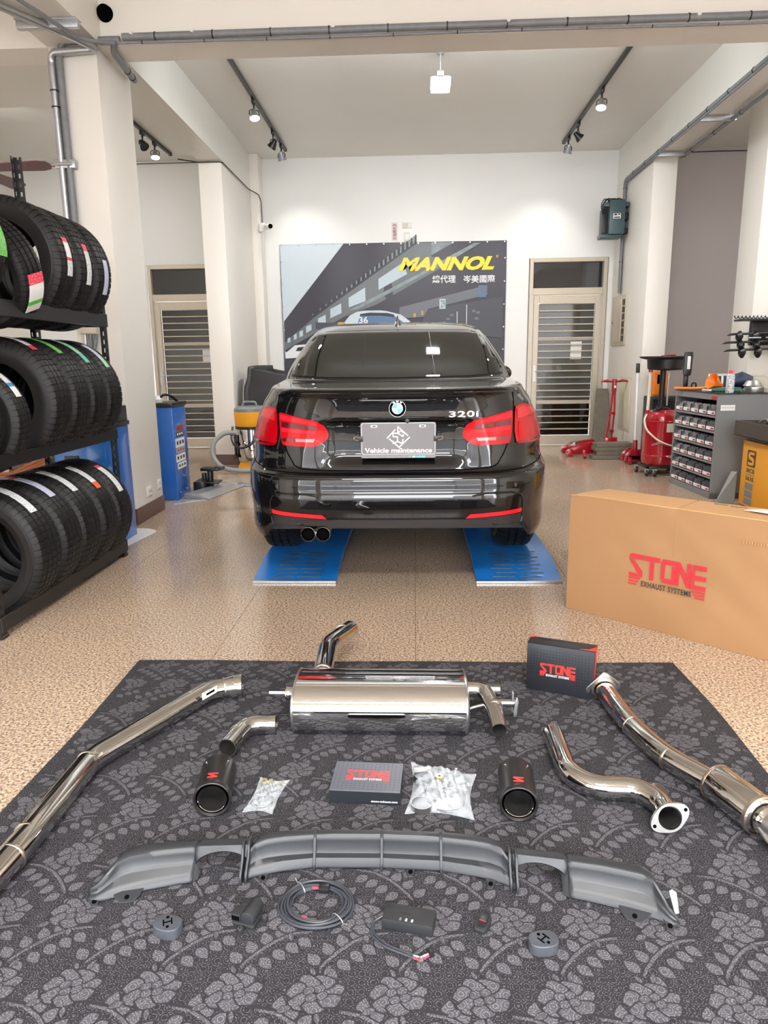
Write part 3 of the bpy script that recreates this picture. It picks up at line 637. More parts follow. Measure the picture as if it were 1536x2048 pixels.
for k, (s_, x0, z0, w_, h_, m_, b_, sh) in enumerate((('MANNOL', -.210, 2.398, 1.305, .180, B_y, .055, .35), ('總代理', .258, 2.238, .316, .102, B_w, .016, 0), ('岑美國際', .677, 2.232, .430, .102, B_w, .016, 0),
        ('36', -.755, 1.722, .125, .088, B_w, .02, 0), ('29', .372, 1.915, .06, .10, B_str, .01, 0), ('30', .898, 2.06, .085, .125, B_str, .01, 0), ('®', 1.115, 2.555, .03, .035, B_y, 0, 0))):
    text(s_, BT(7 + (s_ == 'x')) @ Matrix.Translation((x0, z0, 0)), w_, h_, m_, 'lettering', ban, bold=b_, shear=sh)
bp('number_print', rect(.355, 1.90, .44, 2.03), B_win, 4); bp('number_print', rect(.885, 2.045, .99, 2.20), B_b, 4)
g = G()
for k in range(14):
    x = -1.79 + k * .232; g.cyl((x, 10.09, 2.758), (x, 10.08, 2.758), .009, n=10)
for k in range(6):
    for x in (-1.80, 1.235): g.cyl((x, 10.09, 2.55 - k * .3), (x, 10.08, 2.55 - k * .3), .009, n=10)
build('eyelets', g, 'steel_brush', ban, world=True)

# ================================================================== THE CAR
def pchip(xs, ys):
    xs = np.array(xs, float); ys = np.array(ys, float); h = np.diff(xs); d = np.diff(ys) / h; m = np.zeros(len(xs))
    for i in range(1, len(xs) - 1):
        if d[i - 1] * d[i] > 0:
            w1 = 2 * h[i] + h[i - 1]; w2 = h[i] + 2 * h[i - 1]; m[i] = (w1 + w2) / (w1 / d[i - 1] + w2 / d[i])
    m[0] = d[0]; m[-1] = d[-1]
    def f(x):
        i = min(max(int(np.searchsorted(xs, x) - 1), 0), len(h) - 1); t = (x - xs[i]) / h[i]
        return float((2 * t**3 - 3 * t**2 + 1) * ys[i] + (t**3 - 2 * t**2 + t) * h[i] * m[i] + (-2 * t**3 + 3 * t**2) * ys[i + 1] + (t**3 - t**2) * h[i] * m[i + 1])
    return f
#        z     half-w  rear y  front y  y0   exponent
ROWS = [(.205, .842, .07, 4.35, 1.7, 5.4), (.235, .850, .055, 4.45, 1.7, 5.4), (.268, .856, .040, 4.52, 1.7, 5.2), (.30, .859, .030, 4.56, 1.7, 5.0), (.345, .863, .018, 4.60, 1.7, 4.8),
        (.40, .866, .005, 4.62, 1.7, 4.8), (.47, .869, .0, 4.62, 1.7, 4.8), (.53, .869, .003, 4.60, 1.7, 4.8), (.556, .869, .014, 4.58, 1.7, 4.8), (.570, .867, .040, 4.56, 1.7, 4.8),
        (.585, .866, .052, 4.54, 1.7, 4.7), (.65, .857, .058, 4.5, 1.7, 4.6), (.72, .847, .058, 4.42, 1.7, 4.4), (.78, .832, .054, 4.30, 1.7, 4.3), (.825, .824, .046, 4.1, 1.7, 4.2),
        (.87, .803, .042, 3.9, 1.7, 4.2), (.91, .785, .036, 3.7, 1.7, 4.2), (.945, .758, .026, 3.5, 1.7, 4.2), (.962, .744, .012, 3.42, 1.7, 4.2), (.976, .736, .010, 3.38, 1.7, 4.2),
        (.984, .732, .035, 3.36, 1.7, 4.2), (.992, .729, .14, 3.34, 1.8, 4.2), (1.002, .724, .34, 3.32, 1.9, 4.3), (1.012, .718, .53, 3.30, 1.9, 4.4), (1.035, .715, .62, 3.25, 1.9, 4.6),
        (1.09, .695, .74, 3.12, 1.9, 4.8), (1.15, .669, .885, 2.98, 1.9, 4.8), (1.21, .641, 1.04, 2.85, 1.95, 4.8), (1.27, .612, 1.20, 2.72, 1.95, 4.6), (1.30, .594, 1.29, 2.64, 2.0, 4.4),
        (1.325, .582, 1.40, 2.58, 2.0, 4.0), (1.350, .560, 1.53, 2.50, 2.05, 3.6), (1.372, .50, 1.68, 2.42, 2.05, 3.2), (1.386, .40, 1.84, 2.36, 2.1, 3.0), (1.393, .22, 1.98, 2.28, 2.12, 2.6), (1.395, .06, 2.08, 2.18, 2.13, 2.2)]
ss = [0.0]
for a, b in zip(ROWS, ROWS[1:]):
    ss.append(ss[-1] + math.sqrt((b[0] - a[0])**2 + min(abs(b[2] - a[2]), .25)**2 + (b[1] - a[1])**2) + .004)
fn = [pchip(ss, [r[k] for r in ROWS]) for k in range(6)]
SUB = 4; svals = []
for i in range(len(ss) - 1): svals += [ss[i] + (ss[i + 1] - ss[i]) * k / SUB for k in range(SUB)]
svals.append(ss[-1]); NA = 288
def smooth(e0, e1, x):
    t = min(max((x - e0) / (e1 - e0), 0), 1); return t * t * (3 - 2 * t)
cv = []; meta = []
for s_ in svals:
    z, W_, yr, yf, y0, n_ = [f(s_) for f in fn]
    for k in range(NA):
        a = 2 * PI * k / NA; c, s = math.sin(a), -math.cos(a)      # k=0 is the rear centre
        r = (abs(c)**n_ + abs(s)**n_)**(-1 / n_)
        x = W_ * r * c; y = y0 + (y0 - yr if s < 0 else yf - y0) * r * s
        if y < .9 and s < 0:                                       # hollow of the boot lid around the plate
            mk = smooth(.40, .26, abs(x)) * smooth(.585, .66, z) * (1 - smooth(.812, .830, z)); y += .040 * mk
            # the boot lid stands a little proud of the wings above the lamps
            y += .012 * smooth(.59, .64, abs(x)) * smooth(.80, .86, z) * (1 - smooth(.93, .97, z))
            # crease across the bumper, U-shaped skirt of the lower bumper
            y -= .012 * smooth(.66, .60, abs(x)) * smooth(.475, .452, z) * smooth(.26, .30, z)
        if s >= -.0 or abs(x) > .3:                                # waist tuck on the flanks
            x *= 1 - .018 * math.exp(-((z - .62) / .05)**2) * (1 if abs(c) > .5 else 0)
        zz = z
        if z < .298: zz = z + (.298 - z) * smooth(.71, .62, abs(x)) * (1 if y < .6 else 0)
        cv.append((x, y, zz))
def in_arch(x, y, z):
    return abs(x) > .55 and z < .66 and (math.hypot(y - .93, z - .285) < .328 or math.hypot(y - 3.74, z - .285) < .328)
body, sideL, sideR, wind = G(), G(), G(), G()
for g in (body, sideL, sideR, wind): g.v = cv
for i in range(len(svals) - 1):
    for k in range(NA):
        a = i * NA + k; b = i * NA + (k + 1) % NA; f = (a, b, b + NA, a + NA)
        cx = sum(cv[q][0] for q in f) / 4; cy = sum(cv[q][1] for q in f) / 4; cz = sum(cv[q][2] for q in f) / 4
        if in_arch(cx, cy, cz): continue
        nx = abs(cx); zt = 1.29
        if 1.03 < cz < zt and 1.25 + (cz - 1.03) * .9 < cy < 3.0 - (cz - 1.03) * 1.1 and nx > .45 and not (1.95 < cy < 2.02):
            (sideL if cx < 0 else sideR).f.append(f)
        elif 1.0 < cz < 1.30 and cy > 2.55 and nx < .60: wind.f.append(f)
        else: body.f.append(f)
def compact(g):
    used = sorted({i for f in g.f for i in f}); mp = {u: k for k, u in enumerate(used)}
    h = G(); h.v = [g.v[u] for u in used]; h.f = [tuple(mp[i] for i in f) for f in g.f]; return h
CAR = thing('car', 'black sedan seen from behind, standing on blue ramps with a grey trade plate', 'car', (-.092, 3.45, .10), .012)
full = G(); full.v = cv; full.f = body.f + sideL.f + sideR.f + wind.f
BVH = BVHTree.FromPolygons([Vector(v) for v in cv], full.f)
body_o = build('body', compact(body), 'paint', CAR, angle=50)
build('side_window', compact(sideL), 'glass_dark', CAR, angle=60); build('side_window', compact(sideR), 'glass_dark', CAR, angle=60)
build('windshield', compact(wind), 'glass_dark', CAR, angle=60)
build('underbody', G().box(-.70, .70, .35, 4.35, .21, .28), 'black', CAR)

def proj(x, z, off=0.0):
    h = BVH.ray_cast(Vector((x, -1.0, z)), Vector((0, 1, 0)))
    if h[0] is None: return None
    n = h[1]
    if n.y > 0: n = -n
    return h[0] + n * off if off else h[0]
def patch(name, poly, off, m, parent=CAR, gs=.03, lip=.012, angle=50, label=None):
    bm = bmesh.new(); vs = [bm.verts.new((x, 0, z)) for x, z in poly]; bm.faces.new(vs)
    xs = [p[0] for p in poly]; zs = [p[1] for p in poly]
    for lo, hi, nrm in ((min(xs), max(xs), (1, 0, 0)), (min(zs), max(zs), (0, 0, 1))):
        q = math.ceil(lo / gs) * gs
        while q < hi:
            bmesh.ops.bisect_plane(bm, geom=bm.verts[:] + bm.edges[:] + bm.faces[:], plane_co=tuple(c * q for c in nrm), plane_no=nrm, dist=1e-5); q += gs
    bmesh.ops.recalc_face_normals(bm, faces=bm.faces)
    last = None
    for v in bm.verts:
        p = proj(v.co.x, v.co.z, off)
        if p is None:
            for kx in range(1, 30):
                p = proj(v.co.x * (1 - .004 * kx), v.co.z, off)
                if p is not None: break
        v.co = p if p is not None else Vector((v.co.x, .6, v.co.z))
    ed = [e for e in bm.edges if len(e.link_faces) == 1]
    r = bmesh.ops.extrude_edge_only(bm, edges=ed)
    for v in [q for q in r['geom'] if isinstance(q, bmesh.types.BMVert)]: v.co.y += lip
    g = G(); bm.verts.index_update(); g.v = [tuple(v.co) for v in bm.verts]; g.f = [tuple(v.index for v in f.verts) for f in bm.faces]; bm.free()
    return build(name, g, m, parent, angle=angle, normals=True, label=label)
def rnd(poly, r=.02, n=5):
    P = [Vector((a, b)) for a, b in poly]; out = []
    for i in range(len(P)):
        a, b, c = P[i - 1], P[i], P[(i + 1) % len(P)]
        d1 = a - b; d2 = c - b; q = min(r, d1.length * .4, d2.length * .4); s0 = b + d1.normalized() * q; s1 = b + d2.normalized() * q
        for k in range(n + 1):
            t = k / n; p = s0 * (1 - t)**2 + b * 2 * t * (1 - t) + s1 * t * t; out.append((p.x, p.y))
    return out
def seam(name, pts, r=.0022, m='void', off=.0005, n=40, closed=False):
    P = []
    for a, b in zip(pts, pts[1:]):
        L = max(2, int(math.dist(a, b) / .02))
        P += [(a[0] + (b[0] - a[0]) * k / L, a[1] + (b[1] - a[1]) * k / L) for k in range(L)]
    P.append(pts[-1]); Q = [proj(x, z, off) for x, z in P]; Q = [q for q in Q if q is not None]
    return build(name, G().tube(Q, r, 6), m, CAR)

# rear window
patch('rear_window', rnd([(-.640, 1.040), (-.40, 1.026), (0, 1.020), (.40, 1.026), (.640, 1.040), (.602, 1.13), (.556, 1.24), (.530, 1.288), (.49, 1.302), (0, 1.308), (-.49, 1.302), (-.530, 1.288), (-.556, 1.24), (-.602, 1.13)], .02), .004, 'glass_dark', gs=.04)
seam('window_seal', [(-.622, 1.036), (-.40, 1.022), (0, 1.016), (.40, 1.022), (.622, 1.036)], .004, 'black')
seam('window_seal', [(-.47, 1.306), (0, 1.312), (.47, 1.306)], .004, 'black')
seam('heater_wire', [(-.20, 1.035), (-.19, 1.295)], .0006, 'satin_grey', .0045); seam('heater_wire', [(.22, 1.035), (.205, 1.295)], .0006, 'satin_grey', .0045)
# boot lid outline and the fold above the plate
seam('lid_gap', [(-.595, .955), (-.600, .88), (-.570, .715), (-.545, .655), (-.515, .605), (-.48, .588), (-.36, .581), (0, .577), (.36, .581), (.48, .588), (.515, .605), (.545, .655), (.570, .715), (.600, .88), (.595, .955)], .003)
seam('bumper_gap', [(-.80, .60), (-.66, .574), (-.4, .566), (0, .563), (.4, .566), (.66, .574), (.80, .60)], .0025)
seam('lid_fold', [(-.345, .822), (0, .824), (.345, .822)], .0035)
seam('body_line', [(-.80, .552), (-.4, .547), (0, .545), (.4, .547), (.80, .552)], .0016, 'satin_grey', .0)
# spoiler lip on the lid
g = G(); K = 60
prof = [(0.0, 0), (-.012, .006), (-.016, .013), (-.004, .020), (.05, .020), (.11, .008), (.06, -.006)]
for i in range(K + 1):
    x = -.625 + 1.25 * i / K; p = proj(x, .965) or Vector((x, .06, .965)); e = smooth(1.0, .82, abs(x) / .625)
    for dy, dz in prof: g.v.append((x, p.y + dy * e + .002, .966 + dz * e))
n_ = len(prof)
for i in range(K):
    for j in range(n_):
        a = i * n_ + j; b = i * n_ + (j + 1) % n_; g.f.append((a, b, b + n_, a + n_))
build('spoiler', g, 'paint', CAR, angle=40)
# tail lamps
for sg in (-1, 1):
    mx = lambda P: [(sg * x, z) for x, z in P]
    w = patch('tail_lamp', rnd(mx([(.607, .885), (.66, .892), (.725, .875), (.765, .835), (.785, .775), (.797, .712), (.775, .694), (.70, .693), (.612, .700), (.600, .76), (.600, .83)]), .012), .006, 'lamp_red', lip=.02)
    patch('lamp_panel', mx([(.614, .872), (.66, .880), (.715, .866), (.742, .838), (.614, .822)]), .0085, 'lamp_red2', w, lip=.004)
    patch('lamp_panel', rnd(mx([(.620, .805), (.745, .822), (.762, .78), (.768, .735), (.74, .722), (.622, .730)]), .015), .0085, 'lamp_red', w, lip=.004)
    patch('lamp_panel', mx([(.612, .708), (.78, .716), (.784, .704), (.612, .703)]), .009, 'lamp_dark', w, lip=.003)
    i_ = patch('tail_lamp', rnd(mx([(.590, .868), (.45, .838), (.388, .828), (.352, .80), (.335, .765), (.342, .735), (.385, .705), (.42, .698), (.575, .703), (.585, .76)]), .016), .006, 'lamp_red', lip=.02)
    patch('lamp_bar', mx([(.580, .856), (.44, .828), (.395, .818), (.395, .806), (.582, .832)]), .0085, 'lamp_red2', i_, lip=.004)
    patch('lamp_bar', mx([(.578, .822), (.40, .802), (.385, .79), (.385, .782), (.576, .795)]), .0085, 'lamp_dark', i_, lip=.004)
    patch('lamp_bar', mx([(.575, .790), (.395, .778), (.395, .764), (.574, .770)]), .009, 'lamp_red2', i_, lip=.004)
    patch('lamp_bar', mx([(.575, .762), (.40, .757), (.40, .745), (.573, .746)]), .0085, 'lamp_red', i_, lip=.004)
    patch('lamp_bar', mx([(.50, .738), (.40, .738), (.41, .722), (.50, .722)]), .009, 'lamp_clear', i_, lip=.004)
    patch('lamp_bar', mx([(.573, .738), (.505, .738), (.505, .722), (.571, .722)]), .009, 'lamp_dark', i_, lip=.004)
    # reflectors and the lower skirt of the bumper
    patch('reflector', mx([(.640, .377), (.372, .362), (.350, .341), (.642, .356)]), .004, 'reflector', lip=.006)
    patch('skirt_panel', mx([(.642, .352), (.350, .338), (.345, .325), (.46, .318), (.49, .306), (.53, .302), (.635, .302)]), .003, 'satin_grey', lip=.012)
    seam('skirt_edge', mx([(.640, .302), (.648, .34), (.645, .42), (.628, .452), (.58, .466), (.45, .466), (.38, .455)]), .0045, 'paint', .002)
    for yy in (.93, 3.74):
        build('arch_liner', G().grid(lambda u, v: (sg * (.56 + .26 * v), yy + .335 * math.cos(PI * u), .285 + .335 * math.sin(PI * u)), 24, 2), 'void', CAR, normals=False)
    # door mirror and handles
    mr = build('door_mirror', G().grid(lambda u, v: (sg * (.86 + .10 * math.sin(PI * v) * math.cos(2 * PI * u)), 2.72 + .06 * math.sin(PI * v) * math.sin(2 * PI * u), 1.0 + .07 * math.cos(PI * v)), 20, 10), 'paint', CAR)
    build('door_handle', G().cbox((sg * .885, 1.55, .80), (.03, .16, .025)).cbox((sg * .885, 2.45, .80), (.03, .16, .025)), 'paint', CAR, bevel=.006)
patch('diffuser_strip', rnd([(-.455, .334), (-.30, .340), (0, .338), (.30, .340), (.455, .334), (.49, .30), (.46, .304), (.20, .301), (0, .300), (-.20, .301), (-.345, .302), (-.36, .306), (-.47, .306)], .008), .010, 'satin_grey', lip=.03)
# parking sensors
for x in (-.30, .30, -.60, .60):
    p = proj(x, .50); build('parking_sensor', G().cyl(p + Vector((0, -.0015, 0)), p + Vector((0, .004, 0)), .010, n=16), 'black', CAR)
# roundel
p = proj(.012, .888, 0); T = frame((.012, p.y - .004, .888), (1, 0, 0), (0, .05, 1))
em = build('emblem', G().lathe([(0, .004), (.030, .0045), (.037, .004), (.041, .0), (.041, -.006), (0, -.006)], 40, T), 'void', CAR)
build('ring', G().tube([tuple(T @ Vector((.0405 * math.cos(a), .0405 * math.sin(a), .003))) for a in [2 * PI * k / 40 for k in range(40)]], .0010, 6, closed=True), 'chrome', em)
build('ring', G().tube([tuple(T @ Vector((.0265 * math.cos(a), .0265 * math.sin(a), .005))) for a in [2 * PI * k / 32 for k in range(32)]], .0007, 6, closed=True), 'chrome', em)
for q in range(4):
    pl = [(0, 0)] + [(.026 * math.cos(PI / 2 * (q + k / 10)), .026 * math.sin(PI / 2 * (q + k / 10))) for k in range(11)]
    build('quarter', G().prism(pl, T @ Matrix.Translation((0, 0, .0045)), .001), 'bw_blue' if q % 2 else 'bw_white', em, smooth=False)
for ch, a in (('B', 120), ('M', 90), ('W', 60)):
    aa = math.radians(a); c = T @ Vector((.0335 * math.cos(aa), .0335 * math.sin(aa), .005))
    tt = T @ Matrix.Translation((.0335 * math.cos(aa), .0335 * math.sin(aa), .005)) @ Matrix.Rotation(aa - PI / 2, 4, 'Z') @ Matrix.Translation((-.0055, -.0045, 0))
    text(ch, tt, .011, .009, 'chrome', 'letter', em, world=False, bold=.02)
# model figures
def onlid(q):
    h = proj(q.x, q.z); return Vector((q.x, (h.y if h is not None else .05) - .004, q.z))
text('320i', frame((.265, -.1, .842), (1, 0, 0), (0, 0, 1)), .146, .030, 'chrome', 'lettering', CAR, world=False, bold=.02, space=1.1, proj=onlid)
# trade plate with binder clips
py = .052
pl = tag(build('number_plate', G().prism(rnd(rect(-.172, .642, .202, .820), .012), frame((0, py, 0), (1, 0, 0), (0, 0, 1)), .006), 'plate', CAR, bevel=.001, seg=1))
build('plate_bracket', G().box(-.16, .19, py + .004, py + .06, .655, .81), 'black', CAR, bevel=.004)
PT = frame((0, py - .0065, 0), (1, 0, 0), (0, 0, 1))
build('carbon_strip', G().prism(rnd(rect(-.170, .643, .200, .659), .006), PT, .0008), 'carbon', pl, smooth=False)
build('plate_rim', G().tube([tuple(PT @ Vector((x, z, 0))) for x, z in rnd(rect(-.167, .662, .197, .816), .014)], .0016, 6, closed=True), 'silver', pl)
text('Vehicle maintenance', PT @ Matrix.Translation((-.152, .669, .001)), .334, .024, 'ink_white', 'lettering', pl, world=False, bold=.022)
text('M    ', PT @ Matrix.Translation((.085, .645, .0015)), .013, .009, 'ink_white', 'lettering', pl, world=False, bold=.02)
build('stripe', G().prism([(.066, .645), (.073, .645), (.079, .655), (.072, .655)], PT, .0015).prism([(.104, .645), (.15, .645), (.15, .653), (.104, .653)], PT, .0013), 'aqua', pl, smooth=False)
LG = G(); cx, cz = .015, .745
def bar2(g, a, b, w, T, h=.0015):
    a = Vector(a); b = Vector(b); d = (b - a).normalized(); q = Vector((-d.y, d.x)) * w / 2
    g.prism([tuple(a + q), tuple(b + q), tuple(b - q), tuple(a - q)], T, h)
W2 = .0052; S_ = [((-.056, -.004), (-.014, .040)), ((-.002, .054), (-.002, .020)), ((-.002, .054), (.048, .008)), ((.057, .002), (.006, -.046)), ((.012, -.056), (-.046, -.006)),
      ((-.026, .022), (-.002, .020)), ((-.026, .022), (-.026, .004)), ((-.026, .004), (-.004, .004)), ((-.004, .004), (-.004, -.020)), ((-.004, -.020), (-.026, -.030)), ((-.026, -.030), (-.026, -.016)),
      ((-.004, -.020), (.020, -.030)), ((.020, -.030), (.024, -.008)), ((.010, .034), (.000, .020)), ((.000, .020), (.024, .004)), ((.024, .004), (.026, .016)), ((.010, .034), (.030, .022))]
for a, b in S_: bar2(LG, (a[0] + cx, a[1] + cz), (b[0] + cx, b[1] + cz), W2, PT)
build('logo', LG, 'ink_white', pl, smooth=False)
for x in (-.105, .135):
    build('slot', G().prism(rnd(rect(x - .016, .795, x + .016, .807), .006), PT, .001), 'ink_white', pl, smooth=False)
    build('screw', G().prism(rnd(rect(x - .008, .798, x + .010, .804), .003), PT, .002), 'black', pl, smooth=False)
for x, s in ((-.172, -1), (.202, 1)):
    build('binder_clip', G().box(x - .012, x + .012, py - .010, py + .004, .725, .752), 'black', CAR, bevel=.002)
    build('clip_wire', G().tube(smooth_path([(x + s * .008, py - .009, .730), (x + s * .030, py - .009, .735), (x + s * .034, py - .009, .744), (x + s * .030, py - .009, .750), (x + s * .008, py - .009, .748)], .006), .0013, 6), 'chrome', CAR)
build('camera_knob', G().cyl((.06, py - .012, .826), (.06, py + .05, .826), .011, n=16), 'black', CAR, bevel=.002)
# shark fin aerial
g = G().grid(lambda u, v: (.0 + .038 * math.sin(PI * v) * math.cos(2 * PI * u) * (1 - .2 * v), 1.62 + .085 * math.sin(2 * PI * u) * (1 - v) + .03 * v, 1.350 + .075 * v + .01 * math.sin(2 * PI * u) * 0), 24, 10)
fin = G()
for i in range(13):
    v = i / 12; h = 1.345 + .078 * v
    for k in range(20):
        a = 2 * PI * k / 20; fin.v.append((.0 + (.040 * (1 - v)**1.6 + .004) * math.cos(a), 1.62 + .04 * v + (.085 * (1 - v) + .012) * math.sin(a), h))
for i in range(12):
    for k in range(20): a = i * 20 + k; b = i * 20 + (k + 1) % 20; fin.f.append((a, b, b + 20, a + 20))
fin.f.append(tuple(range(240, 260)))
build('aerial', fin, 'paint', CAR, angle=60)
# twin tail pipe
for x in (-.446, -.370):
    ft = [(.028, .30), (.034, .10), (.036, .0), (.0372, -.004), (.0352, -.006), (.032, .0), (.031, .06), (.028, .20), (0, .20)]
    build('exhaust_tip', G().lathe(ft, 32, frame((x, .015, .262), (1, 0, 0), (0, 0, 1)) @ Matrix.Scale(-1, 4, (0, 0, 1))), 'steel', CAR)
    build('tip_inside', G().cyl((x, .04, .262), (x, .20, .262), .0315, n=24), 'void', CAR)
build('muffler', G().box(-.62, -.20, .40, .70, .24, .36), 'black', CAR, bevel=.04, seg=4)
# wheels
TW = .225
def tire_mesh(R, r_in, W, pitches=54, notch=.006):
    hw = W / 2; pr = [(r_in, -hw * .78, 0), (r_in + .012, -hw * .86, 0), (r_in + (R - r_in) * .35, -hw * .99, 0), (r_in + (R - r_in) * .60, -hw, 0), (R - .040, -hw * .965, 0), (R - .034, -hw * .958, 1), (R - .018, -hw * .89, 1), (R - .006, -hw * .79, 1), (R - .001, -hw * .66, 1), (R, -hw * .46, 1)]
    for c in (-.40, 0.0, .40):
        pr += [(R, hw * (c - .055), 2), (R - .009, hw * (c - .045), 0), (R - .009, hw * (c + .045), 0), (R, hw * (c + .055), 2)]
    pr += [(R, hw * .46, 1), (R - .001, hw * .66, 1), (R - .006, hw * .79, 1), (R - .018, hw * .89, 1), (R - .034, hw * .958, 1), (R - .040, hw * .965, 0), (r_in + (R - r_in) * .60, hw, 0), (r_in + (R - r_in) * .35, hw * .99, 0), (r_in + .012, hw * .86, 0), (r_in, hw * .78, 0)]
    pr += [(r_in + .010, hw * .70, 0), (r_in + (R - r_in) * .5, hw * .85, 0), (R - .022, hw * .7, 0), (R - .018, 0, 0), (R - .022, -hw * .7, 0), (r_in + (R - r_in) * .5, -hw * .85, 0), (r_in + .010, -hw * .70, 0)]
    g = G(); m = len(pr); rows = []
    for k in range(pitches):
        p = 2 * PI / pitches; a = p * k
        for f, d in ((0, 0), (.02, 1), (.16, 1), (.18, 0), (.59, 0)): rows.append((a + f * p, d))
    for a, d in rows:
        for r, z, kd in pr:
            aa = a + (.012 * (z / hw) if kd else 0)
            if d and kd == 1: r -= notch
            elif d and kd == 2: r -= notch * .8
            g.v.append((r * math.cos(aa), z, r * math.sin(aa)))
    n = len(rows)
    for k in range(n):
        k2 = (k + 1) % n
        for i in range(m): j = (i + 1) % m; g.f.append((k * m + i, k * m + j, k2 * m + j, k2 * m + i))
    return g
def rim_mesh():
    g = G(); T = Matrix.Rotation(PI / 2, 4, 'X')
    g.lathe([(.215, -.09), (.222, -.10), (.222, .10), (.215, .09), (.205, .0)], 40, T, closed=True)
    for k in range(5):
        for d in (-.16, .16):
            a = 2 * PI * k / 5 + d; g.tube([(.04 * math.cos(a), -.075, .04 * math.sin(a)), (.21 * math.cos(a + d * .3), -.085, .21 * math.sin(a + d * .3))], .016, 8)
    g.cyl((0, -.09, 0), (0, -.05, 0), .055, n=24); return g
tm = tire_mesh(.318, .222, TW); me_t = None
for (sx, y) in ((-1, .93), (1, .93), (-1, 3.74), (1, 3.74)):
    wr = thing('wheel', loc=(sx * .714, y, .286)); wr.parent = CAR; wr.rotation_euler = (0, 0, PI / 2 * sx)
    if me_t is None:
        a = build('tire', tm, 'rubber', wr, angle=28); b = build('rim', rim_mesh(), 'steel_brush', wr); me_t = (a.data, b.data)
    else:
        for nm, me in zip(('tire', 'rim'), me_t):
            o = bpy.data.objects.new(nm, me); COL.objects.link(o); o.parent = wr
    build('brake_disc', G().cyl((0, .02, 0), (0, -.01, 0), .16, n=32), 'steel_brush', wr)

# ------------------------------------------------------------------ the ramps of the lift
for k, (x0, x1) in enumerate(((-.911, -.439), (.343, .819))):
    t = thing('lift_ramp', ('blue steel lift ramp under the wheel on the exhaust tip side of the car', 'blue steel lift ramp under the wheel near the cardboard box')[k], 'ramp', ((x0 + x1) / 2, 3.77, 0))
    h = .066; ys = 4.12
    g = G(); xs = [x0, x1]
    pr = [(3.775, .002), (3.775, .012), (ys, h), (8.0, h), (8.0, h - .03), (ys, h - .03), (3.80, .002)]
    for x in xs:
        for y, z in pr: g.v.append((x, y, z))
    n_ = len(pr); g.f = [tuple(range(n_)), tuple(range(n_, 2 * n_))[::-1]] + [(i, (i + 1) % n_, n_ + (i + 1) % n_, n_ + i) for i in range(n_)]
    build('deck', g, 'blue', t, world=True, bevel=.002, seg=1)
    g2 = G()
    for x in (x0, x1 - .006): g2.box(x, x + .006, 3.78, 8.0, .0, .004)
    build('edge_strip', G().box(x0, x1, 3.768, 3.780, 0, .016), 'steel_brush', t, world=True, bevel=.002, seg=1)
    lo = (h - .012) / (ys - 3.775)
    for r_ in range(8):
        y = 3.83 + r_ * .052; z = .012 + (y - 3.775) * lo if y < ys else h
        off = .02 * (r_ % 2)
        sp = [(x0 + .10 + off, x0 + .22 + off), (x0 + .25 + off, x0 + .37 + off)]
        for a, b in sp:
            build('grip_rib', G().tube([(a, y, z), ((a + b) / 2, y, z + .001), (b, y, z)], .0035, 6), 'black', t, world=True)
    build('lift_base', G().box(x0 + .06, x1 - .06, 4.5, 7.8, 0.0, h - .031), 'black', t, world=True)

# ================================================================== FOREGROUND: RUG AND EXHAUST KIT
RX0, RX1, RY0, RY1 = -1.146, 1.052, .35, 2.712
t = thing('rug', 'dark grey woven rug with floral motifs spread under the exhaust kit', 'rug', (0, 1.6, 0))
def rugpt(u, v):
    x = RX0 + (RX1 - RX0) * u; y = RY0 + (RY1 - RY0) * v
    e = .006 * math.sin(v * 17) * (1 if u > .98 else 0) + .005 * math.sin(v * 13 + 1) * (-1 if u < .02 else 0)
    return (x + e, y + (.004 * math.sin(u * 14) if v > .98 else 0), .0068)
g = G().grid(rugpt, 60, 60); nv = len(g.v); g.v += [(x, y, .0005) for x, y, z in g.v]
rim = [i * 61 for i in range(61)] + [60 * 61 + j for j in range(1, 61)] + [i * 61 + 60 for i in range(59, -1, -1)] + [j for j in range(59, 0, -1)]
for a, b in zip(rim, rim[1:] + rim[:1]): g.f.append((a, b, nv + b, nv + a))
build('weave', g, 'rug', t, world=True, angle=40)
# floral motifs woven into it: outlines dark, petals pale, a hair proud of the ground weave
petals, lines = G(), G()
def leaf(cx, cy, L, W_, a, T0):
    P = []
    for k in range(9): s = k / 8; P.append((L * s, W_ * math.sin(PI * s**.8) * .5))
    for k in range(7, 0, -1): s = k / 8; P.append((L * s, -W_ * math.sin(PI * s**.8) * .5))
    ca, sa = math.cos(a), math.sin(a)
    return [(cx + x * ca - y * sa, cy + x * sa + y * ca) for x, y in P]
def put(poly, ox, oy, s, flip=1, zl=.0071):
    c = (sum(p[0] for p in poly) / len(poly), sum(p[1] for p in poly) / len(poly))
    def tr(p, k): x = c[0] + (p[0] - c[0]) * k; y = c[1] + (p[1] - c[1]) * k; return (ox + x * s * flip, oy + y * s)
    P1 = [tr(p, 1.0) for p in poly]; P2 = [tr(p, .82) for p in poly]
    if not all(RX0 + .004 < p[0] < RX1 - .004 and RY0 < p[1] < RY1 - .006 for p in P1): return
    n = len(poly)
    for gg, P, z in ((lines, P1, zl + .0001), (petals, P2, zl + .00013)):
        o = len(gg.v); gg.v += [(x, y, z) for x, y in P]; gg.f.append(tuple(range(o, o + n)) if flip > 0 else tuple(range(o, o + n))[::-1])
sprig = []
for k in range(5):
    bx, by = -.40 + k * .19, -.36 + k * .20 - .012 * k * k
    sprig.append(leaf(bx - .02, by + .02, .37, .25, 2.35 - .16 * k, None)); sprig.append(leaf(bx + .04, by - .02, .36, .24, -.75 + .02 * k, None))
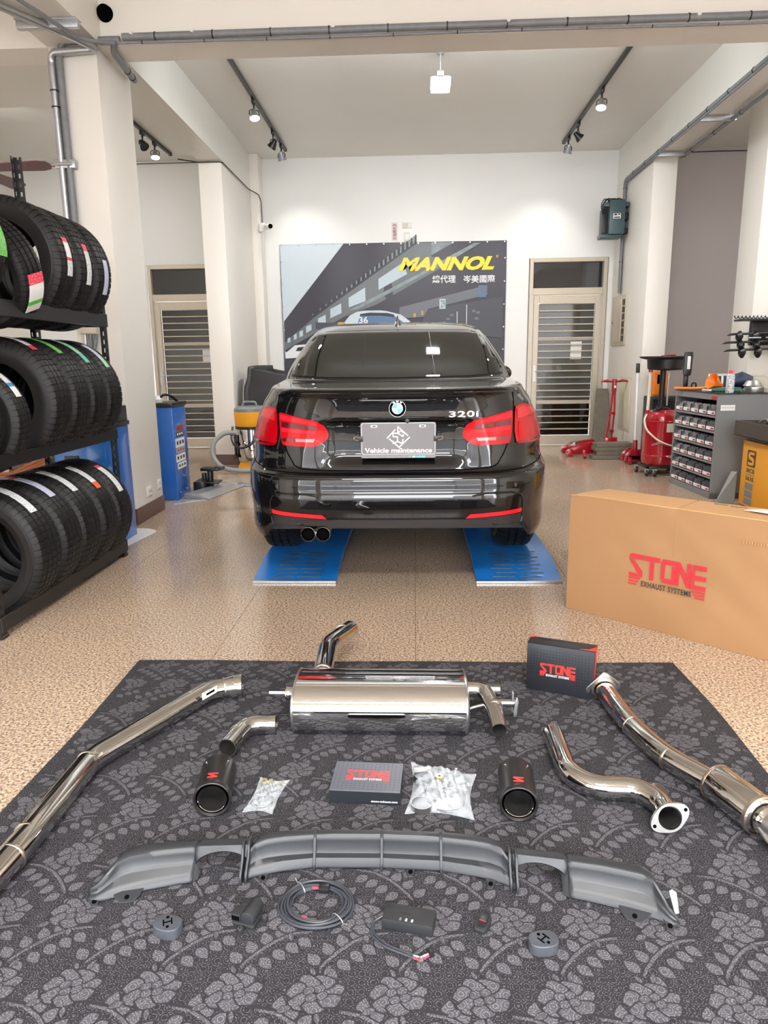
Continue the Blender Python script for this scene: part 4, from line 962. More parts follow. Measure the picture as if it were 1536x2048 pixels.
stem = [(-.50, -.50), (-.38, -.33), (-.16, -.08), (.10, .15), (.42, .33), (.78, .40), (.78, .45), (.38, .39), (.05, .20), (-.21, -.03), (-.43, -.29), (-.54, -.47)]
sprig.append(leaf(-.50, -.50, .24, .14, 4.1, None))
rose = []
for k in range(7):
    a = .3 + k * 2 * PI / 7; rose.append([(.30 * math.cos(a) + .22 * math.cos(b) * (1 + .18 * math.sin(3 * b + k)), .24 * math.sin(a) + .17 * math.sin(b) * (1 + .18 * math.cos(2 * b + k))) for b in [2 * PI * j / 12 for j in range(12)]])
for k in range(4):
    a = 1.1 + k * PI / 2; rose.append([(.13 * math.cos(a) + .11 * math.cos(b), .10 * math.sin(a) + .09 * math.sin(b) * (1 + .2 * math.sin(2 * b))) for b in [2 * PI * j / 10 for j in range(10)]])
rose.append(leaf(-.35, -.25, .30, .15, 3.6, None)); rose.append(leaf(.1, .33, .28, .11, 1.2, None)); rose.append(leaf(-.05, .33, .22, .10, 2.1, None)); rose.append(leaf(.05, -.35, .26, .11, -1.3, None))
row = 0; y = RY0 + .03
while y < RY1:
    for i in range(-9, 9):
        x = -.034 + i * .163 + (.0815 if (row // 2) % 2 else 0)
        if row % 2 == 0:
            for q, p in enumerate(rose): put(p, x, y, .118, 1, .0071 + .00008 * q)
        else:
            fl = 1 if (row // 2) % 2 == 0 else -1
            for p in sprig: put(p, x + .055, y + .012, .128, fl)
            put(stem, x + .055, y + .012, .128, fl, .0074)
    y += .096; row += 1
tag(build('motif_outline', lines, 'rug_line', t, world=True, smooth=False, normals=False), kind='stuff')
tag(build('motif', petals, 'rug_motif', t, world=True, smooth=False, normals=False), kind='stuff')
RZ = .0078

def hollow(g, path, R, wall=.0022, n=32, ins=None, ends=(1, 1), depth=.10):
    """pipe wall seen from outside with an open mouth"""
    P = [Vector(p) for p in path]; rs = list(R) if isinstance(R, (list, tuple)) else [R] * len(P)
    g.tube(P, rs, n, caps=False)
    return g
def pipe(name, pts, R, parent, m='steel', rad=.08, n=32, wall=.0024, flare=None, nb=8):
    P = smooth_path(pts, rad, nb); g = G().tube(P, R, n, caps=False)
    o = build(name, g, m, parent, world=True, angle=60, normals=True)
    for (a, b) in ((P[0], P[1]), (P[-1], P[-2])):                    # rolled edge and dark inside at both mouths
        d = (b - a).normalized()
        T = d.to_track_quat('Z', 'Y').to_matrix().to_4x4(); T.translation = a
        build('mouth', G().lathe([(R, .001), (R + .0004, 0), (R - wall, -.0002), (R - wall, .02), (R - wall - .0006, .12), (0, .12)], n, T), 'steel_in', o, world=True)
    return o

# --- long mid pipe
t = thing('exhaust_mid_pipe', 'long polished exhaust pipe with two bends along the rug edge nearest the tire rack', 'exhaust pipe', (-.98, 1.8, 0))
z = RZ + .0365
pipe('pipe', [(-.700, 2.385, z), (-.752, 2.362, z), (-.984, 1.902, z), (-.985, 1.525, z), (-1.00, 1.30, z), (-1.03, 1.16, z)], .0365, t, rad=.045, nb=7)
build('collar', G().tube([(-.640, 2.400, z), (-.668, 2.395, z), (-.672, 2.394, z), (-.700, 2.385, z)], [.044, .044, .043, .037], 32, caps=False), 'steel', t, world=True, angle=50)
build('collar_mouth', G().tube([(-.640, 2.400, z), (-.645, 2.399, z), (-.70, 2.385, z)], [.0442, .040, .036], 32, caps=True), 'steel_in', t, world=True)
for p, d in (((-.703, 2.384, z), (-.050, -.022, 0)), ((-.984, 1.885, z), (-.02, -1, 0)), ((-.986, 1.47, z), (-.03, -1, 0)), ((-.988, 1.55, z), (-.03, -1, 0))):
    p = Vector(p); d = Vector(d).normalized(); build('weld', G().cyl(p - d * .0035, p + d * .0035, .0376, n=32), 'steel_weld', t, world=True, bevel=.001)
br = build('bracket', G().prism([(0, 0), (.055, .012), (.062, .036), (.004, .026)], frame((-.748, 2.262, z + .012), (1, .55, .15), (0, .2, 1)), .003), 'steel_brush', t, world=True, bevel=.001, seg=1)
build('bracket_slot', G().prism([(.018, .012), (.048, .018), (.050, .026), (.019, .019)], frame((-.748, 2.261, z + .013), (1, .55, .15), (0, .2, 1)), .0035), 'void', br, world=True, smooth=False)
build('hanger_rod', G().tube(smooth_path([(-.95, 1.26, z + .01), (-.93, 1.19, z - .01), (-.915, 1.165, z - .03)], .02), .006, 10), 'steel_brush', t, world=True)

# --- silencer
t = thing('silencer', 'large polished oval silencer box lying across the rug with three pipe ends', 'silencer', (-.117, 2.22, 0))
a_, b_ = .135, .083; cy, cz = 2.217, RZ + .083
def oval(ka, kb, n=56, e=2.5):
    P = []
    for k in range(n):
        t_ = 2 * PI * k / n; c, s = math.cos(t_), math.sin(t_); P.append((cy + ka * math.copysign(abs(c)**(2 / e), c), cz + kb * math.copysign(abs(s)**(2 / e), s)))
    return P
def loft(secs):
    g = G(); n = None
    for x, P in secs:
        n = len(P); g.v += [(x, y, z) for y, z in P]
    for i in range(len(secs) - 1):
        for k in range(n): g.f.append((i * n + k, i * n + (k + 1) % n, (i + 1) * n + (k + 1) % n, (i + 1) * n + k))
    g.f.append(tuple(range(n))[::-1]); g.f.append(tuple(range((len(secs) - 1) * n, len(secs) * n))); return g
x0, x1 = -.403, .172
build('shell', loft([(x0 + .006, oval(a_, b_)), (x0 + .2, oval(a_ + .0006, b_ + .0004)), (x1 - .2, oval(a_ + .0006, b_ + .0004)), (x1 - .006, oval(a_, b_))]), mat('mirror_stainless', (0.82, 0.82, 0.82), 0.05, 1.0, bump=(7, .06)), t, world=True, angle=50)
for xa, xb, s in ((x0, x0 + .007, 1), (x1 - .007, x1, -1)):
    build('end_seam', loft([(xa, oval(a_ + .001, b_ + .001)), (xa + .001, oval(a_ + .0035, b_ + .0035)), (xb - .001, oval(a_ + .0035, b_ + .0035)), (xb, oval(a_ + .001, b_ + .001))]), 'steel_brush', t, world=True, angle=50)
build('end_cap', loft([(x0 - .006, oval(a_ - .02, b_ - .02)), (x0 + .001, oval(a_, b_))]), 'steel_brush', t, world=True, angle=50)
build('end_cap', loft([(x1 - .001, oval(a_, b_)), (x1 + .006, oval(a_ - .02, b_ - .02))]), 'steel_brush', t, world=True, angle=50)
zi = cz + .03
pipe('inlet_pipe', [(-.330, cy + a_ - .02, zi), (-.338, 2.585, zi + .010), (-.268, 2.78, zi + .0)], .036, t, rad=.05)
build('weld', G().cyl((-.330, cy + a_ - .012, zi), (-.330, cy + a_ + .006, zi), .0385, n=28), 'steel_weld', t, world=True, bevel=.001)
build('weld', G().cyl((-.296, 2.722, zi + .004), (-.2935, 2.729, zi + .004), .0372, n=28), 'steel_weld', t, world=True, bevel=.001)
pipe('outlet_pipe', [(x1, 2.265, .105), (.238, 2.265, .105), (.262, 2.16, .088), (.268, 2.068, .062)], .0265, t, rad=.05)
build('weld', G().cyl((.2615, 2.177, .0895), (.2635, 2.165, .087), .0295, n=28), 'steel_weld', t, world=True, bevel=.0015, label='coppery weld ring')
build('weld', G().cyl((x1 + .003, 2.265, .105), (x1 + .010, 2.265, .105), .0285, n=28), 'steel_weld', t, world=True, bevel=.001)
build('stub_pipe', G().cyl((x0 - .036, 2.235, .10), (x0, 2.235, .10), .024, n=28).cyl((x0 - .040, 2.235, .10), (x0 - .026, 2.235, .10), .0255, n=28), 'steel', t, world=True, bevel=.001)
build('hanger_rod', G().cyl((x0 - .10, 2.235, .102), (x0 - .03, 2.235, .102), .0048, n=12), 'paper', t, world=True, label='white-wrapped hanger rod')
build('hanger_rod', G().tube(smooth_path([(x1, 2.20, .06), (x1 + .02, 2.19, .075), (.26, 2.21, .083)], .02), .006, 10), 'steel_brush', t, world=True)
build('actuator_rod', G().cyl((.285, 2.225, .075), (.345, 2.225, .075), .014, n=20), 'steel', t, world=True)
build('valve_bracket', G().box(.328, .334, 2.215, 2.232, .045, .118).prism([(0, 0), (.010, .004), (.012, .030), (.016, .052), (.010, .072), (.004, .052), (-.002, .02)], frame((.333, 2.206, .035), (1, .4, 0), (0, 0, 1)), .006), 'galv', t, world=True, bevel=.0015, seg=1)

# --- small L pipe and the two curved pipes
t = thing('elbow_pipe', 'short polished elbow pipe lying between the long two-bend pipe and the silencer', 'exhaust pipe', (-.56, 2.1, 0)); z = RZ + .0305
pipe('pipe', [(-.462, 2.135, z), (-.560, 2.128, z), (-.588, 1.985, z)], .030, t, rad=.05)
for p, d in (((-.545, 2.129, z), (1, 0, 0)), ((-.575, 2.075, z), (.2, 1, 0))):
    p = Vector(p); d = Vector(d).normalized(); build('weld', G().cyl(p - d * .001, p + d * .001, .0304, n=28), 'steel_weld', t, world=True)
t = thing('flanged_pipe', 'S-shaped polished pipe with a two-bolt flange, beside the long resonator pipe', 'exhaust pipe', (.55, 1.85, 0)); z = RZ + .0335
pipe('pipe', [(.442, 2.092, z), (.444, 1.862, z), (.50, 1.796, z), (.622, 1.792, z), (.664, 1.725, z), (.660, 1.662, z + .004)], .0315, t, rad=.055, nb=9)
FT = frame((.6595, 1.658, z + .008), (1, .02, 0), (0, .25, 1)) @ Matrix.Rotation(math.radians(28), 4, 'Z')
fl = []
for k in range(40):
    a = 2 * PI * k / 40; r = .040 + .014 * abs(math.cos(a))**6; fl.append((r * math.cos(a), r * .92 * math.sin(a)))
gg = G(); n = 40; hole = [(.0305 * math.cos(2 * PI * k / n), .0305 * math.sin(2 * PI * k / n)) for k in range(n)]
for zz in (0, .009):
    for P in (fl, hole): gg.v += [tuple(FT @ Vector((x, y, zz))) for x, y in P]
for k in range(n):
    k2 = (k + 1) % n
    gg.f += [(k, n + k, n + k2, k2), (2 * n + k, 2 * n + k2, 3 * n + k2, 3 * n + k), (k, k2, 2 * n + k2, 2 * n + k), (n + k, 3 * n + k, 3 * n + k2, n + k2)]
f_ = build('flange', gg, 'steel_brush', t, world=True, angle=40)
for s in (-1, 1): build('bolt_hole', G().prism([(s * .0455 + .0048 * math.cos(b), .0048 * math.sin(b)) for b in [2 * PI * j / 16 for j in range(16)]], FT @ Matrix.Translation((0, 0, .0088)), .0008), 'void', f_, world=True, smooth=False)

t = thing('resonator_pipe', 'long polished down pipe with a cylindrical resonator, nearest the rug edge by the cardboard box', 'exhaust pipe', (.75, 2.0, 0)); z = RZ + .034
pipe('pipe', [(.681, 2.385, z + .008), (.700, 2.170, z), (.752, 1.955, z), (.838, 1.800, z + .01)], .0345, t, rad=.09, nb=8)
for p, d in (((.708, 2.135, z), (.2, -1, 0)), ((.757, 1.945, z), (.45, -1, 0))):
    p = Vector(p); d = Vector(d).normalized(); build('weld', G().cyl(p - d * .0015, p + d * .0015, .0352, n=28), 'steel_weld', t, world=True)
FT = frame((.680, 2.392, z + .012), (1, 0, 0), (0, -.15, 1)) @ Matrix.Rotation(math.radians(50), 4, 'Z')
sq = rnd([(-.052, -.045), (.052, -.045), (.052, .045), (-.052, .045)], .02)
build('flange', G().prism(sq, FT @ Matrix.Translation((0, 0, -.004)), .008), 'steel_brush', t, world=True, bevel=.001, seg=1)
build('flange_ring', G().lathe([(.034, .0), (.042, .003), (.044, .012), (.036, .014)], 32, FT), 'steel_weld', t, world=True)
d = Vector((.050, -.144, 0)).normalized(); p0 = Vector((.836, 1.806, RZ + .052)); T = d.to_track_quat('Z', 'Y').to_matrix().to_4x4(); T.translation = p0
build('resonator', G().lathe([(.035, -.004), (.046, .0), (.051, .006), (.052, .012), (.052, .155), (.051, .160), (.046, .166), (.035, .17)], 44, T), 'steel', t, world=True, angle=40)
build('resonator_ring', G().lathe([(.0525, .004), (.0535, .006), (.0535, .012), (.0525, .014)], 44, T, closed=True), 'steel_weld', t, world=True)
build('resonator_ring', G().lathe([(.0525, .152), (.0545, .154), (.0545, .164), (.05, .168)], 44, T, closed=True), 'steel_weld', t, world=True)
p1 = p0 + d * .168
build('collar', G().tube([p1, p1 + d * .018, p1 + d * .030, p1 + d * .05], [.040, .041, .034, .030], 36, caps=False), 'steel', t, world=True)
build('flex_end', G().tube([p1 + d * .03, p1 + d * .12, p1 + d * .2 + Vector((.03, 0, 0))], [.0355, .0355, .0355], 32), 'steel_brush', t, world=True)
build('hanger_rod', G().tube([p1 + d * .01 + Vector((-.03, -.005, 0)), p1 + d * .06 + Vector((-.035, -.01, -.02)), p1 + d * .12 + Vector((-.03, -.01, -.03))], .006, 10), 'steel_brush', t, world=True)

# --- exhaust tips
def tip(x0, y0, x1, y1, label):
    t = thing('exhaust_tip', label, 'exhaust tip', (x0, y0, 0)); R = .0505; z = RZ + R
    a = Vector((x1, y1, z)); b = Vector((x0, y0, z)); d = (b - a).normalized(); L = (b - a).length
    T = d.to_track_quat('Z', 'Y').to_matrix().to_4x4(); T.translation = a
    build('sleeve', G().lathe([(R - .006, .004), (R - .003, .0), (R - .001, .0), (R, .002), (R, .012), (R + .0006, .014), (R, .016), (R, L - .01), (R - .004, L), (R - .012, L + .002), (R - .016, L + .004)], 48, T), 'tip', t, world=True, angle=50)
    build('lip_ring', G().lathe([(R - .0005, .0015), (R + .0004, -.0008), (R - .002, -.002), (R - .004, -.001)], 48, T), 'tip', t, world=True)
    build('inner_ring', G().lathe([(.0385, .004), (.0396, .0025), (.0405, .004), (.0405, .03)], 48, T), 'steel', t, world=True)
    build('inner_tube', G().lathe([(.0388, .004), (.0382, L - .01), (0, L - .01)], 40, T), 'steel_in', t, world=True)
    build('gap', G().lathe([(R - .006, .004), (R - .0065, .02), (.0400, .02)], 40, T), 'void', t, world=True)
    side = Vector((0, 0, 1)).cross(d).normalized()
    for s in (-1, 1):
        an = math.radians(38) * s; nrm = Vector((0, 0, 1)) * math.cos(an) + side * math.sin(an); c = a + d * L * .80 + nrm * R
        build('rivet', G().cyl(c - nrm * .001, c + nrm * .0015, .0028, n=12), 'chrome', t, world=True, bevel=.0006)
    lt = frame(a + d * .026 + Vector((0, 0, R + .0005)), side * (-1 if side.x < 0 else 1), d)
    build('logo', G().prism([(-.013, .020), (.013, .020), (.015, .0155), (-.003, .0145), (.014, .004), (.012, -.001), (-.014, -.001), (-.012, .004), (.002, .0045), (-.014, .0155)], lt, .0012), 'logo_red', t, world=True, smooth=False)
    return t
tip(-.572, 1.842, -.552, 1.690, 'matte black exhaust tip with red S mark, below the elbow pipe')
tip(.288, 1.842, .276, 1.688, 'matte black exhaust tip with red S mark, the one beside the S-shaped flanged pipe')

# --- lettering of the exhaust maker, drawn as polygons
def stone(T, W_, H_, parent, mred, mtxt, lift=.0006):
    cw = W_ / 5.35; g = G()
    def P(poly, i): g.prism([((i * 1.087 + x) * cw, H_ * (.30 + .70 * y)) for x, y in poly], T, lift)
    P([(.05, .80), (1.0, .80), (1.0, 1.0), (.12, 1.0), (0, .90), (0, .80)], 0); P([(0, .76), (.28, .76), (1.0, .30), (1.0, .08), (.90, .0)], 0); P([(0, .0), (.82, .0), (.60, .17), (0, .17)], 0)
    P([(.0, .80), (.05, .90), (.0, 1.0), (1.12, 1.0), (1.12, .80)], 1); P([(.42, .0), (.70, .0), (.70, .76), (.42, .76)], 1)
    P([(.0, .12), (.0, .88), (.12, 1.0), (.95, 1.0), (1.0, .95), (1.0, .80), (.26, .80), (.26, .12)], 2.12); P([(.30, .0), (.92, .0), (1.0, .10), (1.0, .76), (.74, .76), (.74, .20), (.30, .20), (.05, .04)], 2.12)
    P([(.0, .0), (.26, .0), (.26, .72), (.0, .92)], 3.05); P([(.0, 1.0), (.26, 1.0), (1.0, .22), (1.0, .0), (.78, .0), (.10, .84)], 3.05); P([(.74, .36), (1.0, .30), (1.0, 1.0), (.74, 1.0)], 3.05)
    P([(.10, .82), (.10, 1.0), (1.0, 1.0), (1.0, .82)], 4.0); P([(.0, .40), (.0, .70), (.10, .80), (.26, .78), (.26, .58), (1.0, .58), (1.0, .40)], 4.0); P([(.0, .36), (.26, .36), (.26, .18), (1.0, .18), (1.0, .0), (.0, .0)], 4.0)
    o = build('logo', g, mred, parent, world=True, smooth=False)
    g = G()
    for k in range(3):
        z = H_ * (.235 - .085 * k); g.prism(rect(0, z, cw * (.85 - .12 * k), z + H_ * .045), T, lift); g.prism(rect(W_ - cw * (.9 - .12 * k), z - H_ * .02, W_, z + H_ * .025), T, lift)
    build('logo_stripes', g, mred, parent, world=True, smooth=False)
    text('EXHAUST SYSTEMS', T @ Matrix.Translation((cw * .95, H_ * .06, lift)), W_ - cw * 1.85, H_ * .17, mtxt, 'lettering', parent, bold=.018, space=1.1)
def dots(T, x0, x1, y0, y1, step, parent, r=.0011, skip=None, m='void'):
    g = G(); y = y0; k = 0
    while y <= y1:
        x = x0
        while x <= x1:
            if not (skip and skip[0] < x < skip[2] and skip[1] < y < skip[3]):
                g.prism([(x + r * math.cos(b), y + r * math.sin(b)) for b in [2 * PI * j / 8 for j in range(8)]], T, .0004)
            x += step
        y += step * 1.0; k += 1
    tag(build('printed_dots', g, m, parent, world=True, smooth=False), kind='stuff')

t = thing('accessory_box', 'flat dark grey box with red lettering lying in the middle of the rug', 'box', (-.14, 1.8, 0))
cs = Vector((-.241, 1.757, RZ)); xd = Vector((.196, -.0095, 0)).normalized(); yd = Vector((.0095, .196, 0)).normalized(); h = .040; L, D = .200, .145
T = frame(cs, xd, yd)
build('carton', G().prism(rect(0, 0, L, D), T, h), 'box_black', t, world=True, bevel=.0012, seg=1)
TT = T @ Matrix.Translation((0, 0, h))
build('lid', G().prism(rect(.0006, .0006, L - .0006, D - .0006), TT, .0012), 'box_grey', t, world=True, bevel=.0005, seg=1)
TT = TT @ Matrix.Translation((0, 0, .0012))
stone(TT @ Matrix.Translation((.040, .048, 0)), .124, .052, t, 'logo_red', 'ink_white', .0005)
dots(TT, .010, .196, .010, .138, .0122, t, .0009, (.034, .044, .168, .104))
text('stone-exhaust.com', frame(cs + xd * .118 + Vector((0, 0, .008)) - yd * .0002, xd, (0, 0, 1)), .074, .006, 'ink_white', 'lettering', t, bold=.03, thick=.0006)

t = thing('upright_box', 'black carton with red corners standing upright at the back edge of the rug', 'box', (.54, 2.44, 0))
cs = Vector((.417, 2.474, RZ)); xd = Vector((.226, -.088, 0)); L = xd.length; xd.normalize(); dd = Vector((.088, .226, 0)).normalized(); h = .186; D = .066
T = frame(cs, xd, (0, 0, 1)) ; T = Matrix.Translation(dd * D) @ T
build('carton', G().prism(rect(0, 0, L, h), T, D), 'box_black', t, world=True, bevel=.0016, seg=2)
FT = frame(cs, xd, (0, 0, 1)) @ Matrix.Translation((0, 0, .0004))
sd = frame(cs + xd * (L + .0004), dd, (0, 0, 1))
build('red_edge', G().prism([(.012, 0), (.030, 0), (.040, h * .5), (.066, h), (.012, h)], sd, .0008), 'box_red', t, world=True, smooth=False, label='red side stripe')
for q in ([(L - .055, .0), (L, 0), (L, .040), (L - .02, .012)], [(0, D), (.0, D - .018), (.018, D - .004), (.028, D)]): build('red_corner', G().prism(q, frame(cs + Vector((0, 0, h + .0004)), xd, dd), .0006), 'box_red', t, world=True, smooth=False, label='red printed corner')
build('lid_edge', G().prism(rect(0, h - .002, L, h - .0005), FT, .0006), 'void', t, world=True, smooth=False)
dots(FT, .016, L - .010, .070, h - .014, .0115, t, .0012, (.045, .0, .185, .118))
dots(FT, L - .060, L - .008, .045, .068, .0115, t, .0012)
stone(FT @ Matrix.Translation((.050, .060, 0)), .128, .052, t, 'logo_red', 'ink_white', .0006)

# --- the big carton
t = thing('cardboard_box', 'large brown shipping carton printed with the red exhaust maker logo, standing on the floor', 'box', (1.2, 3.1, 0))
cs = Vector((.756, 3.384, .001)); xd = Vector((.685, -.638, 0)).normalized(); dd = Vector((.638, .685, 0)).normalized(); h = .580; L = 1.36; D = .245
T = Matrix.Translation(dd * D) @ frame(cs, xd, (0, 0, 1))
def dent(u, v, s): return .0035 * math.sin(u * 9 + s) * math.sin(v * 5 + s * 2) + .002 * math.sin(u * 31 + v * 17)
def face(fn, nu, nv): return G().grid(fn, nu, nv)
def P3(u, v, w_):
    """u along length, v up, w depth, all 0..1, with soft crushed edges"""
    p = cs + xd * (L * u) + dd * (D * w_) + Vector((0, 0, h * v))
    bulge = 4 * u * (1 - u) * 4 * v * (1 - v)
    if w_ < .01: p -= dd * (.006 * bulge + dent(u, v, 0) * bulge)
    if v > .99: p += Vector((0, 0, .004 * math.sin(u * 6 + .5) * 4 * w_ * (1 - w_) - .004))
    c = max(0, 1 - abs(u) / .05) * max(0, 1 - abs(v - 1) / .08); p += (xd * .012 - Vector((0, 0, .012))) * c * (.4 + .6 * w_)
    c2 = max(0, 1 - abs(u - .38) / .03) * max(0, 1 - abs(v - 1) / .07) * (1 if w_ < .01 else 0); p += dd * .010 * c2 + Vector((0, 0, -.003)) * c2
    return p
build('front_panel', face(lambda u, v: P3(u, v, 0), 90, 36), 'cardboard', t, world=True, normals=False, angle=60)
build('top_panel', face(lambda u, v: P3(u, 1, v), 90, 10), 'cardboard_lit_top', t, world=True, normals=False, angle=60)
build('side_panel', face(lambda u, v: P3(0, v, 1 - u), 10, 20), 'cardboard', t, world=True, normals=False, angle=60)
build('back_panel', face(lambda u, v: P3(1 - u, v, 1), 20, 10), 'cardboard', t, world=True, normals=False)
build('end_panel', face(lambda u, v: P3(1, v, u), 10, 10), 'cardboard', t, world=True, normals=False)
FT = frame(cs - dd * .0105, xd, (0, 0, 1))
stone(FT @ Matrix.Translation((.322, .190, 0)), .345, .155, t, 'ink_red', 'ink_black', .0008)
build('crease', G().tube([P3(.38, 1, k / 8) + Vector((0, 0, .0012)) for k in range(9)], .0012, 6), 'cardboard', t, world=True)
build('crease', G().tube([P3(.38, v, 0) - dd * .0004 for v in (1, .9, .8, .7, .62)], .0014, 6).tube([P3(.38 + .012 * k, .72 - .025 * k, 0) - dd * .0004 for k in range(12)], .0010, 6), 'cardboard', t, world=True)
build('tape_edge', G().tube([P3(u / 30, 1, 0) + Vector((0, 0, .0006)) for u in range(31)], .0028, 6), 'cardboard_lit_top', t, world=True, angle=60)
g = G()
for k in range(18): g.prism(rect(.80 + k * .011, .475, .803 + k * .011, .487), FT @ Matrix.Translation((0, 0, -.001)), .003)
build('corrugation_marks', g, mat('cardboard_dark', (.50, .27, .11), .8), t, world=True, smooth=False)
TT = frame(cs + Vector((0, 0, h + .0015)), xd, dd)
l_ = build('shipping_label', G().prism([(.745, .135), (.93, .115), (.955, .185), (.80, .205)], TT, .0012), 'paper', t, world=True, smooth=False)
l2 = build('shipping_label', G().prism([(.93, .110), (1.25, .085), (1.25, .125), (1.0, .14)], TT @ Matrix.Translation((0, 0, .0004)), .0012), 'paper', t, world=True, smooth=False)
g = G()
for k, (x, y, L_) in enumerate(((.80, .185, .08), (.89, .178, .03), (.93, .172, .02), (.79, .155, .02), (.83, .152, .04), (.89, .145, .03))): g.prism(rect(x, y, x + L_, y + .005), TT @ Matrix.Translation((0, 0, .0012)), .0004)
build('print', g, 'grey_cab', l_, world=True, smooth=False)
g = G()
for pts in ([(.60, .19), (.625, .185), (.66, .19)], [(.61, .19), (.615, .175)], [(.67, .19), (.675, .178), (.70, .18)], [(.70, .172), (.72, .185), (.74, .182)], [(.90, .09), (.925, .10), (.95, .092), (.98, .10), (1.02, .09), (1.06, .098)], [(.98, .075), (1.04, .072), (1.05, .085)]):
    g.tube([tuple(TT @ Vector((x, y, .0006))) for x, y in pts], .0012, 5)
build('handwriting', g, 'ink_black', t, world=True)

# --- bags of small parts
def bag(name, quad, hgt, label, fill):
    t = thing(name, label, 'bag', (sum(p[0] for p in quad) / 4, sum(p[1] for p in quad) / 4, 0))
    q = [Vector((*p, 0)) for p in quad]                           # tl, tr, br, bl
    def pt(u, v, s):
        p = (q[3] * (1 - u) + q[2] * u) * (1 - v) + (q[0] * (1 - u) + q[1] * u) * v; c = (q[0] + q[1] + q[2] + q[3]) / 4
        w_ = (4 * u * (1 - u)) * (4 * v * (1 - v)); pin = .16 * (1 - abs(2 * u - 1)) * (1 if v in (0, 1) else 0)
        p = p + (c - p) * .15 * ((1 - (2 * u - 1)**2) * (2 * v - 1)**4 + (1 - (2 * v - 1)**2) * (2 * u - 1)**4)
        cr = .16 * math.sin(u * 23 + v * 11) + .14 * math.sin(v * 31 - u * 17) + .10 * math.sin((u + v) * 47)
        z = RZ + .001 + (hgt * (min(1, w_ * 1.6)) * (1 + cr * 1.5) if s > 0 else 0) + .001 * s + abs(.003 * math.sin(u * 19 + v * 23)) * s
        return (p.x, p.y, z)
    build('film', G().grid(lambda u, v: pt(u, v, 1), 36, 36), 'plastic_bag', t, world=True, normals=False, angle=25)
    build('film', G().grid(lambda u, v: pt(u, v, 0), 4, 4), 'plastic_bag', t, world=True, normals=False)
    build('sealed_edge', G().tube([pt(u / 20, 0, 0) for u in range(21)], .0016, 5).tube([pt(u / 20, 1, 0) for u in range(21)], .0016, 5).tube([pt(0, u / 20, 0) for u in range(21)], .0011, 5).tube([pt(1, u / 20, 0) for u in range(21)], .0011, 5), 'plastic_bag', t, world=True)
    fill(t); return t
def ring(g, c, r, w_, n=32, flat=.5): g.tube([(c[0] + r * math.cos(2 * PI * k / n), c[1] + r * math.sin(2 * PI * k / n), c[2]) for k in range(n)], w_, 8, closed=True, squash=flat)
def fillL(t):
    build('gasket', (lambda g: (ring(g, (-.428, 1.748, RZ + .006), .031, .0022), ring(g, (-.426, 1.752, RZ + .009), .029, .0016), g)[-1])(G()), 'steel_brush', t, world=True)
    for k, (x, y) in enumerate(((-.442, 1.846), (-.424, 1.850), (-.405, 1.848), (-.392, 1.842), (-.432, 1.836))):
        build('nut', G().lathe([(.004, 0), (.009, 0), (.009, .007), (.004, .007)], 6, Matrix.Translation((x, y, RZ + .004)) @ Matrix.Rotation(.5 + k, 4, 'X'), closed=True), 'brass', t, world=True, smooth=False)
    for k in range(3): build('bolt', G().cyl((-.44 + .02 * k, 1.825, RZ + .006), (-.43 + .02 * k, 1.800, RZ + .006), .0035).cyl((-.441 + .02 * k, 1.828, RZ + .006), (-.44 + .02 * k, 1.824, RZ + .006), .0065, n=6), 'steel_brush', t, world=True)
bag('parts_bag', [(-.460, 1.872), (-.372, 1.860), (-.392, 1.702), (-.475, 1.708)], .010, 'small clear bag with yellowish nuts and a ring gasket beside the left exhaust tip', fillL)
def fillR(t):
    def band(c, r, h_, m='steel', ang=0):
        T = Matrix.Translation(c) @ Matrix.Rotation(ang, 4, 'Y')
        build('clamp_band', G().lathe([(r, 0), (r, h_), (r - .0012, h_), (r - .0012, 0)], 36, T, closed=True), m, t, world=True)
    band((.018, 1.735, RZ + .004), .030, .016, 'steel_brush'); band((.050, 1.78, RZ + .008), .026, .012, 'steel_brush', .35); band((.02, 1.86, RZ + .004), .028, .020, 'steel_brush', .2)
    build('clip', G().prism([(.0, .0), (.05, .012), (.048, .032), (-.004, .022)], Matrix.Translation((.0, 1.865, RZ + .028)), .002), 'silver', t, world=True, bevel=.001)
    build('wire', G().tube(smooth_path([(.06, 1.72, RZ + .01), (.09, 1.705, RZ + .012), (.13, 1.72, RZ + .012), (.142, 1.79, RZ + .012), (.11, 1.82, RZ + .014), (.07, 1.80, RZ + .015), (.075, 1.75, RZ + .014), (.10, 1.735, RZ + .012)], .03), .0022, 8), 'steel_brush', t, world=True)
    build('nut', G().lathe([(.005, 0), (.013, 0), (.013, .010), (.005, .010)], 6, Matrix.Translation((.070, 1.845, RZ + .022)), closed=True), 'brass', t, world=True, smooth=False)
    build('flat_bracket', G().prism(rnd(rect(-.010, -.011, .010, .011), .004), Matrix.Translation((.066, 1.740, RZ + .016)) @ Matrix.Rotation(-.3, 4, 'Z'), .003), 'silver', t, world=True, bevel=.001)
    for k in range(10):
        a = random.uniform(0, 6.28); c = Vector((random.uniform(.07, .15), random.uniform(1.80, 1.90), RZ + .010)); d = Vector((math.cos(a), math.sin(a), .1)) * .012
        build('bolt', G().cyl(c - d, c + d, .0032, n=10).cyl(c + d, c + d * 1.35, .0062, n=6), 'steel_brush', t, world=True)
bag('parts_bag', [(-.012, 1.962), (.182, 1.900), (.158, 1.690), (-.028, 1.712)], .026, 'larger crumpled clear bag of clamps and bolts in the middle of the rug', fillR)

# --- rear diffuser panel
t = thing('diffuser_panel', 'wide satin black rear diffuser panel with four fins lying on the rug', 'diffuser', (-.1, 1.45, 0))
